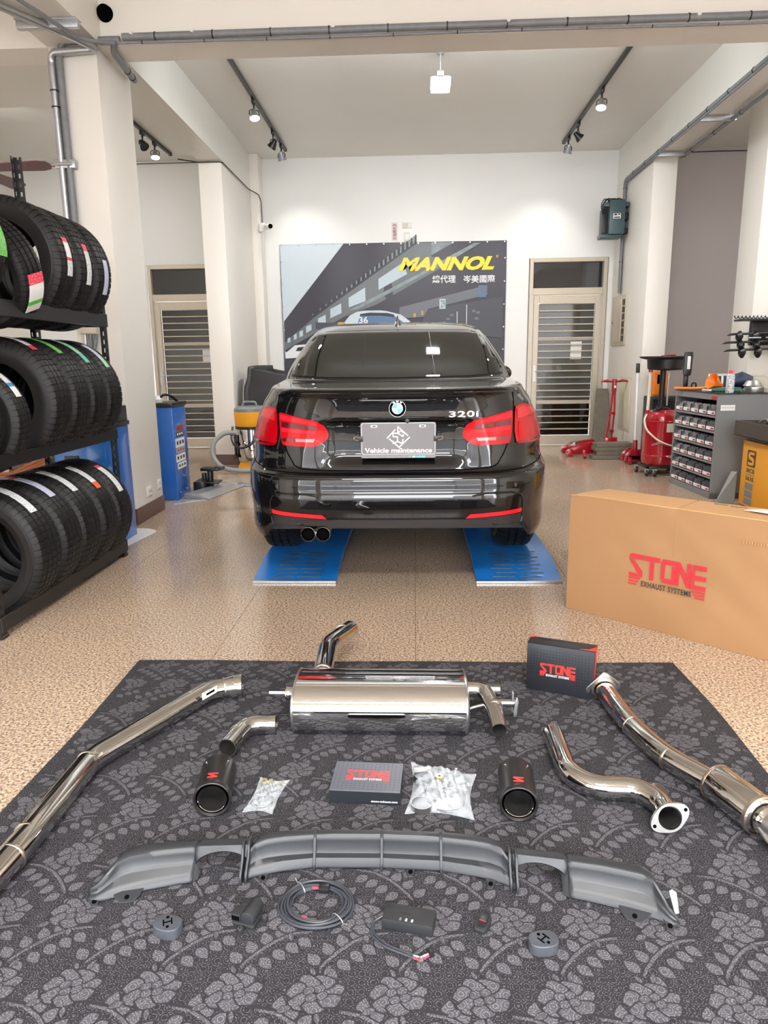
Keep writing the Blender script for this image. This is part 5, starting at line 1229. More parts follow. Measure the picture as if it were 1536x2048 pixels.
#           x     yTop  zTop  yBot  zBot  (front lip)
WL = [(-.757, 1.392, .020, 1.372, .006), (-.735, 1.398, .034, 1.370, .005), (-.716, 1.432, .050, 1.376, .005), (-.700, 1.462, .064, 1.384, .005), (-.68, 1.478, .068, 1.392, .005), (-.64, 1.487, .068, 1.408, .005),
      (-.60, 1.493, .068, 1.420, .005), (-.56, 1.499, .067, 1.431, .006), (-.530, 1.503, .066, 1.437, .006)]
WR = [(.572, 1.345, .016, 1.330, .006), (.556, 1.366, .030, 1.334, .005), (.545, 1.394, .048, 1.342, .005), (.533, 1.425, .064, 1.352, .005), (.515, 1.440, .068, 1.360, .005), (.47, 1.452, .068, 1.378, .005),
      (.43, 1.462, .068, 1.391, .005), (.39, 1.470, .067, 1.402, .006), (.352, 1.477, .066, 1.412, .006)]
def section(yT, zT, yB, zB):
    dy = yT - yB
    return [(yT + .004, zT - .030), (yT, zT - .002), (yT - dy * .10, zT), (yT - dy * .30, zT - .001), (yT - dy * .38, zT - .005), (yT - dy * .42, zT - .014), (yT - dy * .47, zT * .56), (yT - dy * .58, zT * .42), (yT - dy * .82, zT * .26 + zB * .7), (yB + dy * .02, zB + .002), (yB, zB - .001), (yB + .003, zB - .004)]
def strip(name, st, parent, thick=.004, m='diffuser', sub=3):
    g = G(); S2 = []
    for i in range(len(st) - 1):
        for k in range(sub):
            f = k / sub; S2.append(tuple(st[i][j] * (1 - f) + st[i + 1][j] * f for j in range(5)))
    S2.append(st[-1]); n = None
    for x, yT, zT, yB, zB in S2:
        s = section(yT, zT, yB, zB); n = len(s); g.v += [(x, y, z + RZ) for y, z in s]
    for i in range(len(S2) - 1):
        for k in range(n - 1): a = i * n + k; g.f.append((a, a + 1, a + n + 1, a + n))
    o = build(name, g, m, parent, world=True, angle=38, normals=False)
    md = o.modifiers.new('thickness', 'SOLIDIFY'); md.thickness = thick; md.offset = 0
    return o
strip('side_wing', WL, t); strip('side_wing', WR, t)
# narrow bridges over the tail pipe cut-outs
def bridge(x0, x1, yTa, yTb, rad_s):
    g = G(); K = 14
    for i in range(K + 1):
        f = i / K; x = x0 + (x1 - x0) * f; yT = yTa + (yTb - yTa) * f; arch = math.sin(PI * min(1, max(0, f)))**.5
        lo = .030 + .026 * arch; yl = yT - .035 + .010 * arch
        for y, z in ((yT + .004, .038), (yT, .066), (yT - .008, .068), (yT - .022, .066), (yT - .026, .060), (yl - .004, lo - .004 + .006), (yl + .002, lo - .004)): g.v.append((x, y, z + RZ))
    for i in range(K):
        for k in range(6): a = i * 7 + k; g.f.append((a, a + 1, a + 8, a + 7))
    o = build('cutout_bridge', g, 'diffuser', t, world=True, angle=38, normals=False); md = o.modifiers.new('thickness', 'SOLIDIFY'); md.thickness = .004; md.offset = 0
bridge(-.530, -.400, 1.503, 1.512, 1); bridge(.352, .226, 1.477, 1.496, 1)
for (x, s, y0, y1) in ((-.532, 1, 1.437, 1.475), (.354, -1, 1.412, 1.45)):
    g = G().add([(x, y1, .048 + RZ), (x, y0 - .002, .003 + RZ), (x + s * .012, y0 + .012, .003 + RZ), (x + s * .010, y1 + .012, .045 + RZ)], [(0, 1, 2, 3)])
    o = build('cutout_edge', g, 'diffuser', t, world=True, normals=False, smooth=False); md = o.modifiers.new('thickness', 'SOLIDIFY'); md.thickness = .004
CT = [(-.408, 1.470, .030, 1.446, .004), (-.400, 1.500, .056, 1.452, .006), (-.386, 1.517, .068, 1.457, .008), (-.36, 1.529, .072, 1.464, .010), (-.32, 1.534, .074, 1.474, .011), (-.246, 1.539, .075, 1.487, .012), (-.08, 1.541, .075, 1.491, .012), (.06, 1.537, .075, 1.484, .012),
      (.14, 1.530, .074, 1.469, .011), (.178, 1.524, .072, 1.460, .010), (.204, 1.509, .068, 1.450, .008), (.218, 1.488, .056, 1.444, .006), (.228, 1.462, .030, 1.436, .004)]
strip('centre_section', CT, t)
def fin_(x, y0, y1, w_=.007):
    P = [(y1 + .004, .048), (y1 + .002, .078), (y1 - .012, .080), (y1 - .026, .072), (y1 - .036, .050), (y0 + .008, .036), (y0 - .004, .024), (y0 - .008, .004), (y0 + .01, .002)]
    T = frame((x + w_ / 2, 0, RZ), (0, 1, 0), (0, 0, 1)); T = Matrix(((0, 0, 1, x - w_ / 2), (1, 0, 0, 0), (0, 1, 0, RZ), (0, 0, 0, 1)))
    build('fin', G().prism(P, T, w_), 'diffuser', t, world=True, bevel=.002)
for x, y0, y1 in ((-.246, 1.486, 1.538), (-.082, 1.490, 1.540), (.062, 1.483, 1.536)): fin_(x, y0, y1)
for x, y0, y1 in ((-.402, 1.440, 1.505), (-.414, 1.436, 1.495), (.222, 1.432, 1.49), (.236, 1.424, 1.478)): fin_(x, y0, y1, .006)
def tab(x, y, a, holes=1, w_=.045, d_=.024):
    T = Matrix.Translation((x, y, RZ + .004)) @ Matrix.Rotation(a, 4, 'Z') @ Matrix.Rotation(.35, 4, 'X')
    o = build('mounting_tab', G().prism([(-w_ / 2, d_ * .5), (w_ / 2, d_ * .5), (w_ / 2 - .008, -d_ * .2), (w_ * .2, -d_ * .7), (-w_ * .2, -d_ * .7), (-w_ / 2 + .008, -d_ * .2)], T, .004), 'diffuser', t, world=True, bevel=.001, seg=1)
    build('tab_hole', G().lathe([(.0, .0044), (.0055, .0044), (.0055, .0050), (0, .005)], 16, T @ Matrix.Translation((0, -d_ * .2, 0))), 'void', o, world=True, smooth=False)
tab(-.668, 1.388, .2, w_=.07); tab(-.738, 1.372, .3, w_=.035); tab(-.365, 1.458, .15, w_=.034); tab(-.012, 1.487, 0, w_=.034); tab(.178, 1.452, -.25, w_=.034); tab(.485, 1.362, -.32, w_=.07); tab(.553, 1.336, -.35, w_=.035)
build('protective_tape', G().prism([(0, 0), (.010, .002), (.016, .045), (.008, .052), (.0, .048)], Matrix.Translation((.566, 1.348, RZ + .02)) @ Matrix.Rotation(.5, 4, 'X'), .002), 'silver', t, world=True, bevel=.0008, seg=1)

# --- rubber hangers
def hanger(x, y, rz, label):
    t = thing('rubber_hanger', label, 'exhaust hanger', (x, y, 0), rz); h = .026
    P = []
    for k in range(40):
        a = 2 * PI * k / 40; c, s = math.cos(a), math.sin(a); P.append((.031 * math.copysign(abs(c)**.8, c), .023 * math.copysign(abs(s)**.75, s)))
    T = Matrix.Translation((0, 0, RZ))
    build('block', G().prism(P, T, h), 'rubber_grey', t, bevel=.0025, seg=3)
    T2 = Matrix.Translation((0, 0, RZ + h)) @ Matrix.Rotation(math.radians(35), 4, 'Z')
    build('slot', G().prism([(-.010, -.009), (-.007, -.009), (-.007, -.0015), (.007, -.0015), (.007, -.009), (.010, -.009), (.010, .009), (.007, .009), (.007, .0015), (-.007, .0015), (-.007, .009), (-.010, .009)], T2, .0006), 'void', t, smooth=False)
    for s in (-1, 1): build('hole', G().prism([(s * .001 + .0035 * math.cos(b) , s * .0135 + .0035 * math.sin(b)) for b in [2 * PI * j / 14 for j in range(14)]], T2, .0006), 'void', t, smooth=False)
hanger(-.538, 1.290, .0 - .25, 'grey rubber hanger block with an H-shaped slot, beside the valve actuator')
hanger(.267, 1.268, .15, 'grey rubber hanger block with an H-shaped slot, in front of the remote control')

# --- valve actuator
t = thing('valve_actuator', 'black plastic valve actuator with connector socket and three mounting ears', 'actuator', (-.372, 1.335, 0), -.25)
def rb(x0, x1, y0, y1, z0, z1): return G().prism(rnd(rect(x0, y0, x1, y1), .006), Matrix.Translation((0, 0, z0)), z1 - z0)
build('base_plate', rb(-.026, .028, -.030, .030, RZ, RZ + .010), 'black_matte', t, bevel=.002)
build('motor_housing', G().cyl((.010, -.026, RZ + .020), (.010, .026, RZ + .020), .0165, n=28), 'black_matte', t, bevel=.003)
build('gear_cover', G().prism(rnd([(-.022, .004), (.020, .004), (.026, .018), (.018, .030), (-.016, .030), (-.024, .018)], .006), Matrix.Translation((0, 0, RZ)), .026), 'black_matte', t, bevel=.003)
c_ = build('connector', rb(-.030, -.006, -.026, .004, RZ + .008, RZ + .026), 'black_matte', t, bevel=.002)
build('socket', G().box(-.027, -.009, -.0268, -.0255, RZ + .012, RZ + .023), 'void', c_, smooth=False)
for x, y in ((-.036, .018), (.036, .006), (.000, -.040)):
    e = build('mounting_ear', G().lathe([(.003, 0), (.0085, 0), (.0085, .007), (.003, .007)], 20, Matrix.Translation((x, y, RZ)), closed=True).box(min(x, x * .6), max(x, x * .6) + .001, y - .005 + (.01 if y < -.03 else 0), y + .005 + (.012 if y < -.03 else 0), RZ, RZ + .006), 'black_matte', t)
    build('bushing', G().lathe([(.0028, 0), (.0048, 0), (.0048, .009), (.0028, .009)], 16, Matrix.Translation((x, y, RZ)), closed=True), 'steel_brush', e)

# --- coiled cable
t = thing('coiled_cable', 'coiled black cable with small white ties and red-wired plugs', 'cable', (-.225, 1.372, 0))
for k in range(5):
    r = .060 + .0062 * k; zz = RZ + .0045 + .0035 * (k % 2)
    pts = [(-.225 + (r + .0015 * math.sin(3 * a + k)) * math.cos(a), 1.372 + (r * .84 + .001 * math.cos(2 * a + k)) * math.sin(a), zz + .0025 * math.sin(2 * a + k * 1.3) + .002) for a in [2 * PI * i / 56 for i in range(56)]]
    build('cable_loop', G().tube(pts, .0033, 10, closed=True), 'cable', t, world=True)
build('cable_end', G().tube(smooth_path([(-.282, 1.352, RZ + .010), (-.278, 1.395, RZ + .010), (-.255, 1.418, RZ + .010), (-.225, 1.418, RZ + .010)], .03), .0026, 8), 'cable', t, world=True)
build('plug', G().box(-.225, -.200, 1.406, 1.426, RZ + .004, RZ + .018), 'black', t, world=True, bevel=.003)
build('cable_end', G().tube(smooth_path([(-.280, 1.35, RZ + .010), (-.265, 1.335, RZ + .009), (-.250, 1.332, RZ + .008)], .015), .0026, 8), 'cable', t, world=True)
build('wire', G().tube([(-.252, 1.332, RZ + .008), (-.240, 1.331, RZ + .007)], .003, 8).tube([(-.240, 1.418, RZ + .010), (-.226, 1.418, RZ + .010)], .003, 8), 'pink', t, world=True, label='red wire ends')
build('plug', G().cyl((-.240, 1.331, RZ + .006), (-.218, 1.329, RZ + .006), .0042, n=12), 'black', t, world=True)
for a in (2.2, -.75):
    c = Vector((-.225 + .072 * math.cos(a), 1.372 + .062 * math.sin(a), RZ + .006)); d = Vector((math.cos(a), math.sin(a), 0)); u = Vector((0, 0, 1))
    build('cable_tie', G().tube([tuple(c + d * .018 * math.cos(b) + u * .010 * math.sin(b)) for b in [2 * PI * i / 20 for i in range(20)]], .0013, 6, closed=True).tube([c + d * .017, c + d * .030 + u * .006], .0011, 6), 'galv', t, world=True)

# --- control box with lead, remote
t = thing('control_box', 'small black control box with three white symbols and a grey lead ending in plugs', 'control box', (-.02, 1.33, 0))
T = frame((-.074, 1.312, RZ), (.110, -.022, 0), (.022, .110, 0))
build('case', G().prism(rect(0, 0, .112, .050), T, .026), 'black_matte', t, world=True, bevel=.0012)
TT = T @ Matrix.Translation((0, 0, .0262))
for k in range(3):
    build('symbol', G().prism([(.040 + .013 * k + .0022 * math.cos(b), .010 + .0022 * math.sin(b)) for b in [2 * PI * j / 10 for j in range(10)]], TT, .0003).prism(rect(.0375 + .013 * k, .0045, .0425 + .013 * k, .0065), TT, .0003), 'ink_white' if k else 'grey_cab', t, world=True, smooth=False)
build('print', G().prism(rect(.034, .026, .066, .0275), TT, .0002).prism(rect(.038, .023, .060, .0243), TT, .0002), 'tip', t, world=True, smooth=False)
lead = smooth_path([(-.072, 1.335, RZ + .012), (-.094, 1.325, RZ + .006), (-.098, 1.292, RZ + .004), (-.070, 1.262, RZ + .004), (-.028, 1.243, RZ + .004), (.0, 1.232, RZ + .004)], .03)
build('lead', G().tube(lead, .0028, 10).tube([p + Vector((.004, .005, 0)) for p in lead[2:]], .0026, 10), 'cable', t, world=True)
build('wire', G().tube([(-.005, 1.233, RZ + .004), (.008, 1.227, RZ + .005)], .0022, 8).tube([(.016, 1.230, RZ + .005), (.030, 1.240, RZ + .006)], .0022, 8), 'pink', t, world=True, label='red wire ends')
build('wire', G().tube([(-.005, 1.238, RZ + .005), (.010, 1.233, RZ + .006), (.030, 1.243, RZ + .007)], .0018, 8), 'ink_white', t, world=True, label='white wire')
build('plug', G().box(.006, .016, 1.222, 1.234, RZ + .001, RZ + .009), 'steel_brush', t, world=True, bevel=.001)
build('plug', G().prism(rect(0, 0, .012, .010), frame((.028, 1.236, RZ + .001), (1, .4, 0), (-.4, 1, 0)), .009), 'black', t, world=True, bevel=.001)
t = thing('remote_control', 'tiny black key fob remote with red marking, lying between control box and rubber block', 'remote control', (.146, 1.325, 0), -.42)
build('case', G().prism(rnd([(-.012, -.024), (.012, -.024), (.016, -.012), (.0155, .018), (.010, .028), (-.010, .028), (-.0155, .018), (-.016, -.012)], .004), Matrix.Translation((0, 0, RZ)), .013), 'black_matte', t, bevel=.003)
build('button_pad', G().prism(rnd([(-.008, -.018), (.008, -.018), (.011, .006), (.009, .020), (-.009, .020), (-.011, .006)], .003), Matrix.Translation((0, 0, RZ + .0125)), .0012), 'black', t, bevel=.0004)
build('mark', G().prism(rect(-.007, .0, .007, .0022), Matrix.Translation((0, 0, RZ + .0138)), .0002), 'ink_red', t, smooth=False)

# ================================================================== TIRE RACK AND THE THINGS BEHIND IT
t = thing('tire_rack', 'black slotted steel rack holding three tiers of tires', 'rack', (-2.09, 3.6, 0))
RXF, RXB, RYN, RYF = -1.87, -2.32, 2.93, 4.36
def upright(x, y, ztop, sx, sy):
    """slotted angle: two flanges with keyhole slots that show light through"""
    g = G(); w_ = .042; th = .003; z = 0.0; p = .05
    # flange across x
    def flange(o, ax, s):
        zz = 0.012
        while zz < ztop - .001:
            z1 = min(zz + .5 * p, ztop)
            for a0, a1, za, zb in ((0, 1, zz, z1), (0, .36, z1, zz + p), (.64, 1, z1, zz + p)):
                zb = min(zb, ztop)
                if zb <= za: continue
                a, b = a0 * w_ * s, a1 * w_ * s
                lo, hi = min(a, b), max(a, b)
                if ax == 'x': g.box(o[0] + lo, o[0] + hi, o[1] - th / 2, o[1] + th / 2, za, zb)
                else: g.box(o[0] - th / 2, o[0] + th / 2, o[1] + lo, o[1] + hi, za, zb)
            zz += p
    flange((x, y), 'x', sx); flange((x, y), 'y', sy)
    return g
def post(x, y, ztop, sx, sy):
    o = build('upright', upright(x, y, ztop, sx, sy), 'black_steel', t, world=True, smooth=False)
    build('foot', G().box(min(x, x + sx * .05) - .004, max(x, x + sx * .05) + .004, min(y, y + sy * .05) - .004, max(y, y + sy * .05) + .004, 0, .016), 'black', o, world=True, bevel=.002, seg=1)
post(RXF + .004, RYF, 1.60, -1, -1); post(RXF + .004, RYN, 1.60, -1, 1); post(RXB, RYF, 2.40, 1, -1); post(RXB, RYN, 2.40, 1, 1)
SH = [(.105, .070), (.820, .060), (1.513, .075)]
for zt, h in SH:
    for x in (RXF, RXB): build('beam', G().box(x - .014, x + .014, RYN, RYF, zt - h, zt).box(x - .014, x + .022 if x < -2 else x + .0141, RYN, RYF, zt - .012, zt - .010), 'black_steel', t, world=True, bevel=.002, seg=1)
    for y in (RYN + .01, RYF - .01): build('beam', G().box(RXB, RXF, y - .012, y + .012, zt - h, zt), 'black_steel', t, world=True, bevel=.002, seg=1)

tms = {}
def tire_src(R, r_in, W_):
    k = (R, r_in, W_)
    if k not in tms:
        g = tire_mesh(R, r_in, W_, 60, .005)
        me = bpy.data.meshes.new('tire'); me.from_pydata(g.v, [], g.f); bm = bmesh.new(); bm.from_mesh(me); bmesh.ops.recalc_face_normals(bm, faces=bm.faces); bm.to_mesh(me); bm.free()
        me.polygons.foreach_set('use_smooth', [True] * len(me.polygons)); me.set_sharp_from_angle(angle=math.radians(26)); me.materials.append(M['rubber']); tms[k] = me
    return tms[k]
def sticker(parent, R, W_, a0, a1, segs, yo=0.0, w_=.06):
    """printed band stuck over the tread from angle a0 to a1 (0 = facing the room, 90 = top)"""
    tot = sum(s for _, s in segs); a = a0
    for m_, s in segs:
        b = a + (a1 - a0) * s / tot; g = G(); K = max(2, int(abs(b - a) / 4))
        for k in range(K + 1):
            q = math.radians(a + (b - a) * k / K)
            for yy in (-w_ / 2, w_ / 2):
                for rr in (R + .0005, R + .003): g.v.append((rr * math.cos(q), yo + yy, rr * math.sin(q)))
        for k in range(K):
            o = k * 4; g.f += [(o + 1, o + 3, o + 7, o + 5), (o, o + 1, o + 5, o + 4), (o + 3, o + 2, o + 6, o + 7)]
        g.f += [(0, 1, 3, 2), (K * 4, K * 4 + 2, K * 4 + 3, K * 4 + 1)]
        build('sticker', g, m_, parent, normals=True, angle=40); a = b
def put_tire(x, y, z, R, W_, rim, label, stick=None, rot=(0, 0, 0), group=None, w_=.055, yo=0):
    t = thing('tire', label, 'tire', (x, y, z), rot=rot, group=group)
    o = bpy.data.objects.new('rubber_body', tire_src(R, rim, W_)); COL.objects.link(o); o.parent = t
    o.rotation_euler = (0, random.uniform(0, 6.28), 0)
    if stick: sticker(t, R, W_, stick[0], stick[1], stick[2], yo, w_)
    return t
XC = -2.105
R3 = .325; z3 = .105 + math.sqrt(R3**2 - .205**2) - .03
stw = 'st_white'
for k, (y, s, lab) in enumerate((
    (4.175, (62, 24, [('pink', .12), (stw, 1)]), 'bottom-tier black tire by the far upright, its white sticker starting in dark red'),
    (3.945, (74, 36, [(stw, 1), ('label_white', .12), ('orange_st', .3)]), 'black tire on the bottom tier with a white sticker ending in an orange tag'),
    (3.715, (82, 42, [(stw, 1)]), 'black tire on the bottom tier between the orange-tagged tire and the violet-stickered one'),
    (3.485, (100, 45, [('violet', .3), ('pink', .12), ('violet', .8)]), 'black tire on the bottom tier with a grey-violet sticker marked by a pink spot'),
    (3.250, (80, 38, [(stw, 1)]), 'black tire on the bottom tier nearest the viewer, its open side towards the front upright'))):
    put_tire(XC + .02, y, z3, R3, .222, .215, lab, s, rot=(0, 0, .04 * (k % 2)))
R2 = .322; z2 = .820 + math.sqrt(R2**2 - .205**2) - .03
for k, (y, s, lab) in enumerate((
    (4.190, (64, 30, [('violet', .8), ('st_mint', .35)]), 'middle-tier black tire by the far upright, its pale sticker ending in mint'),
    (3.975, (76, 36, [('st_mint', .7), ('teal', .3)]), 'black tire on the middle tier with a mint green sticker ending in teal'),
    (3.765, (88, 48, [('st_green', 1)]), 'black tire on the middle tier with a bright green sticker'),
    (3.545, (104, 52, [(stw, 1), ('pink', .14)]), 'middle-tier black tire with wide sidewall showing, its long white sticker ending in red'))):
    put_tire(XC + .02, y, z2, R2, .205, .20, lab, s, w_=.045)
R1 = .322; z1 = 1.513 + math.sqrt(R1**2 - .205**2) - .03
for k, (y, s, lab) in enumerate((
    (4.185, (12, -22, [('violet', 1)]), 'top-tier black tire by the far upright with a pale violet sticker'),
    (3.965, (22, -16, [('pink', .2), (stw, .9)]), 'top-tier black tire with a white sticker headed in red, middle of three'),
    (3.745, (22, -12, [('pink', .16), ('label_white', .5), ('pink', .1), (stw, .5)]), 'black tire on the top tier with a narrow sticker, its wide sidewall facing the viewer'))):
    put_tire(XC + .02, y, z1, R1, .205, .205, lab, s, w_=.048)
# smaller tires at the near end
put_tire(-2.075, 3.215, .820 + math.sqrt(.27**2 - .205**2) - .03, .270, .165, .175, 'smaller middle-tier tire before the wide sidewall, its white sticker marked blue', (66, 24, [(stw, .7), ('bw_blue', .12), ('label_white', .3)]), rot=(0, .0, .10), w_=.05)
put_tire(-2.10, 3.02, .820 + math.sqrt(.27**2 - .205**2) - .03, .270, .165, .175, 'smaller tire on the middle tier nearest the viewer with a red and white sticker', (52, 14, [('st_red', .3), (stw, .8)]), rot=(0, .0, .06), w_=.05, yo=.02)
put_tire(-2.03, 3.45, z1 - .075, .262, .165, .19, 'brownish small tire leaning on the top tier with a white and red sticker', (-4, -46, [('st_red', .3), ('label_white', .5), ('green', .14), ('label_white', .25)]), rot=(.30, 0, -.22), w_=.10)
put_tire(-2.10, 3.14, z1 - .01, .30, .19, .18, 'black tire at the near end of the top tier with a bright green sticker', (38, -6, [('st_green', 1)]), rot=(0, 0, .10), w_=.07, yo=.04)

# --- blue lift cabinets
t = thing('lift_cabinet', 'blue steel cabinet with black cap standing right behind the tire rack', 'cabinet', (-2.2, 4.78, 0))
build('housing', G().box(-2.42, -2.02, 4.62, 4.93, 0.0, .80), 'blue_cab', t, world=True, bevel=.006)
build('side_panel', G().box(-2.40, -2.06, 4.612, 4.62, .06, .76), 'blue', t, world=True, bevel=.003)
build('cap', G().box(-2.43, -2.01, 4.60, 4.94, .80, .83).box(-2.42, -2.02, 4.63, 4.93, .83, .935), 'black', t, world=True, bevel=.006)
build('vent', G().box(-2.34, -2.24, 4.606, 4.613, .50, .62), 'black', t, world=True, bevel=.003)
t = thing('lift_cabinet', 'blue steel cabinet with warning stickers between the front column and the barred door', 'cabinet', (-2.25, 6.4, 0))
build('housing', G().box(-2.45, -2.135, 6.20, 6.57, 0.0, .835), 'blue_cab', t, world=True, bevel=.006)
build('cap', G().box(-2.46, -2.125, 6.19, 6.58, .835, .875), 'black', t, world=True, bevel=.006)
build('hose', G().tube(smooth_path([(-2.30, 6.3, .87), (-2.25, 6.32, .95), (-2.20, 6.40, .93), (-2.17, 6.48, .87)], .05), .012, 10), 'black', t, world=True)
build('oil_tank', G().lathe([(0, 0), (.06, 0), (.065, .03), (.05, .06), (0, .065)], 24, Matrix.Translation((-2.32, 6.32, .872))), 'white', t, world=True)
XF = frame((-2.1345, 6.20, 0), (0, 1, 0), (0, 0, 1))
for (y0, y1, z0, z1, m_) in ((.07, .27, .60, .645, 'skirt'), (.06, .26, .545, .59, 'black'), (.03, .28, .45, .53, 'label_white'), (.04, .28, .40, .445, 'silver'), (.02, .28, .32, .39, 'label_white'), (.05, .29, .255, .31, 'label_white'), (.07, .20, .235, .255, 'brass')):
    s_ = build('warning_sticker', G().prism(rect(y0, z0 + .02, y1, z1 + .02), XF, .0012), m_, t, world=True, smooth=False)
    g = G()
    for k in range(3):
        yy = y0 + (y1 - y0) * (.12 + .3 * k); g.prism(rect(yy, z0 + .02 + (z1 - z0) * .3, yy + (y1 - y0) * .18, z0 + .02 + (z1 - z0) * .72), XF @ Matrix.Translation((0, 0, .0012)), .0005)
    build('print', g, 'ink_red' if m_ in ('skirt', 'silver') else ('label_white' if m_ == 'black' else 'black'), s_, world=True, smooth=False)
text('LEO', XF @ Matrix.Translation((.10, .625, .002)), .13, .035, 'ink_red', 'lettering', t, bold=.03)
for y, z in ((.08, .06), (.28, .06), (.08, .77), (.28, .77), (.20, .2)):
    build('bolt', G().cyl(XF @ Vector((y, z, 0)), XF @ Vector((y, z, .005)), .007, n=10), 'steel_brush', t, world=True)
# jack adapters and floor channel beside it
t = thing('lift_arm_pad', 'black lift arm pad and bracket on the floor beside the stickered blue cabinet', 'lift pad', (-2.0, 6.75, 0))
build('bracket', G().box(-2.12, -2.02, 6.6, 6.85, 0, .10).box(-2.10, -1.90, 6.70, 6.84, .06, .085), 'black', t, world=True, bevel=.006)
build('post', G().cyl((-2.0, 6.78, .0), (-2.0, 6.78, .19), .03).cyl((-2.06, 6.78, .0), (-2.06, 6.78, .16), .025), 'black', t, world=True, bevel=.004)
build('pad', G().box(-2.08, -1.90, 6.72, 6.84, .185, .215).box(-1.95, -1.86, 6.74, 6.82, .19, .225), 'black', t, world=True, bevel=.006)
t = thing('floor_cable_cover', 'silver metal cable cover running from the blue cabinet across the floor to the car', 'cable cover', (-1.9, 6.7, 0))
P = [(-2.10, 6.22), (-1.93, 6.22), (-1.62, 6.86), (-1.62, 7.08), (-1.72, 7.10)]
build('ramp_plate', G().add([(-2.10, 6.26, .002), (-1.86, 6.22, .002), (-1.86, 6.22, .006), (-1.97, 6.25, .045), (-2.10, 6.26, .05), (-1.92, 7.00, .002), (-1.70, 6.93, .002), (-1.70, 6.93, .006), (-1.78, 6.96, .030), (-1.92, 7.00, .032)],
      [(0, 1, 2, 3, 4), (5, 9, 8, 7, 6), (1, 6, 7, 2), (2, 7, 8, 3), (3, 8, 9, 4), (4, 9, 5, 0), (0, 5, 6, 1)]), 'galv', t, world=True, smooth=False)
build('cross_plate', G().box(-1.86, -.92, 6.93, 7.02, .001, .022).box(-1.86, -.92, 6.90, 6.93, .001, .008), 'galv', t, world=True, bevel=.004, seg=1)
build('joint', G().prism([(0, 0), (.16, -.02), (.20, .06), (.10, .12), (0, .10)], Matrix.Translation((-1.93, 6.92, .018)), .018), 'galv', t, world=True, bevel=.004)
t = thing('floor_pad', 'thin pale grey pad under the blue cabinets, curling out past the column foot', 'pad', (-2.0, 4.9, 0))
build('sheet', G().prism(rnd([(-2.40, 4.45), (-1.96, 4.52), (-1.93, 4.80), (-1.90, 5.02), (-2.0, 5.10), (-2.40, 5.10)], .05), Matrix.Translation((0, 0, .0004)), .004), 'white', t, world=True, bevel=.001, seg=1)
t = thing('floor_pad', 'thin pale grey pad at the foot of the stickered blue cabinet', 'pad', (-2.1, 6.3, 0))
build('sheet', G().prism(rnd([(-2.12, 6.0), (-1.98, 6.12), (-1.86, 6.21), (-2.12, 6.24)], .03), Matrix.Translation((0, 0, .0004)), .005), 'silver', t, world=True, bevel=.001, seg=1)

# --- air hoses hanging behind the rack
t = thing('air_hose', 'orange-brown air hose looped behind the bottom tier of tires', 'hose', (-2.6, 4.7, .6))
for k in range(3):
    pts = smooth_path([(-3.15, 5.05 + .03 * k, .40 - .02 * k), (-2.90, 5.0, .425 + .02 * k), (-2.70, 4.98, .50 + .022 * k), (-2.55, 5.0, .585 + .016 * k), (-2.44, 5.05, .64)], .15)
    build('loop', G().tube(pts, .013, 10), 'brown_hose', t, world=True)
build('loop', G().tube([(-3.0 + .17 * math.cos(a), 5.0, .50 + .06 * math.sin(a)) for a in [2 * PI * i / 30 for i in range(30)]], .013, 10, closed=True), 'brown_hose', t, world=True)
build('fitting', G().cyl((-2.62, 4.96, .60), (-2.50, 4.96, .635), .016, n=12), 'tie', t, world=True)
build('bracket', G().box(-3.1, -2.45, 5.06, 5.09, .46, .52).box(-2.72, -2.69, 5.06, 5.09, 0, .60).box(-3.0, -2.97, 5.06, 5.09, 0, .60), 'skirt', t, world=True, bevel=.003, seg=1)

# --- vacuum cleaner and covered thing at the rear column
t = thing('vacuum_cleaner', 'yellow and steel workshop vacuum cleaner with grey hose beside the car', 'vacuum cleaner', (-1.87, 8.12, 0))
V = Matrix.Translation((-1.87, 8.10, 0))
build('tank', G().lathe([(0, .10), (.165, .10), (.172, .12), (.172, .30), (.176, .305), (.176, .32), (.172, .325), (.172, .50), (0, .50)], 40, V), 'steel', t, world=True)
build('motor_head', G().lathe([(0, .49), (.175, .49), (.185, .51), (.19, .55), (.195, .66), (.185, .67), (0, .67)], 40, V), 'yellow', t, world=True)
build('lid', G().lathe([(0, .665), (.192, .665), (.19, .70), (.16, .725), (0, .73)], 40, V), 'grey_pvc', t, world=True)
build('collar', G().lathe([(.15, .47), (.186, .47), (.188, .50), (.15, .50)], 40, V, closed=True), 'black', t, world=True)
build('carry_handle', G().tube(smooth_path([(-1.95, 8.05, .72), (-1.94, 8.05, .775), (-1.80, 8.05, .775), (-1.79, 8.05, .72)], .03), .013, 10), 'grey_pvc', t, world=True)
build('side_handle', G().tube(smooth_path([(-2.06, 7.98, .50), (-2.07, 7.90, .36), (-1.98, 7.84, .26), (-1.82, 7.82, .30), (-1.72, 7.88, .46)], .12), .012, 10), 'black', t, world=True)
build('foot', G().add([(-2.03, 7.98, .02), (-1.72, 7.90, .02), (-1.72, 8.25, .02), (-2.03, 8.25, .02), (-2.00, 8.0, .10), (-1.72, 7.95, .17), (-1.72, 8.22, .17), (-2.0, 8.22, .10)], [(0, 3, 2, 1), (4, 5, 6, 7), (0, 1, 5, 4), (1, 2, 6, 5), (2, 3, 7, 6), (3, 0, 4, 7)]), 'yellow', t, world=True, bevel=.012)
build('strap', G().box(-2.06, -2.04, 8.0, 8.06, .14, .40).cyl((-2.05, 8.0, .30), (-2.05, 7.97, .30), .02).cyl((-2.05, 8.0, .15), (-2.05, 7.97, .15), .02), 'black', t, world=True, bevel=.003)
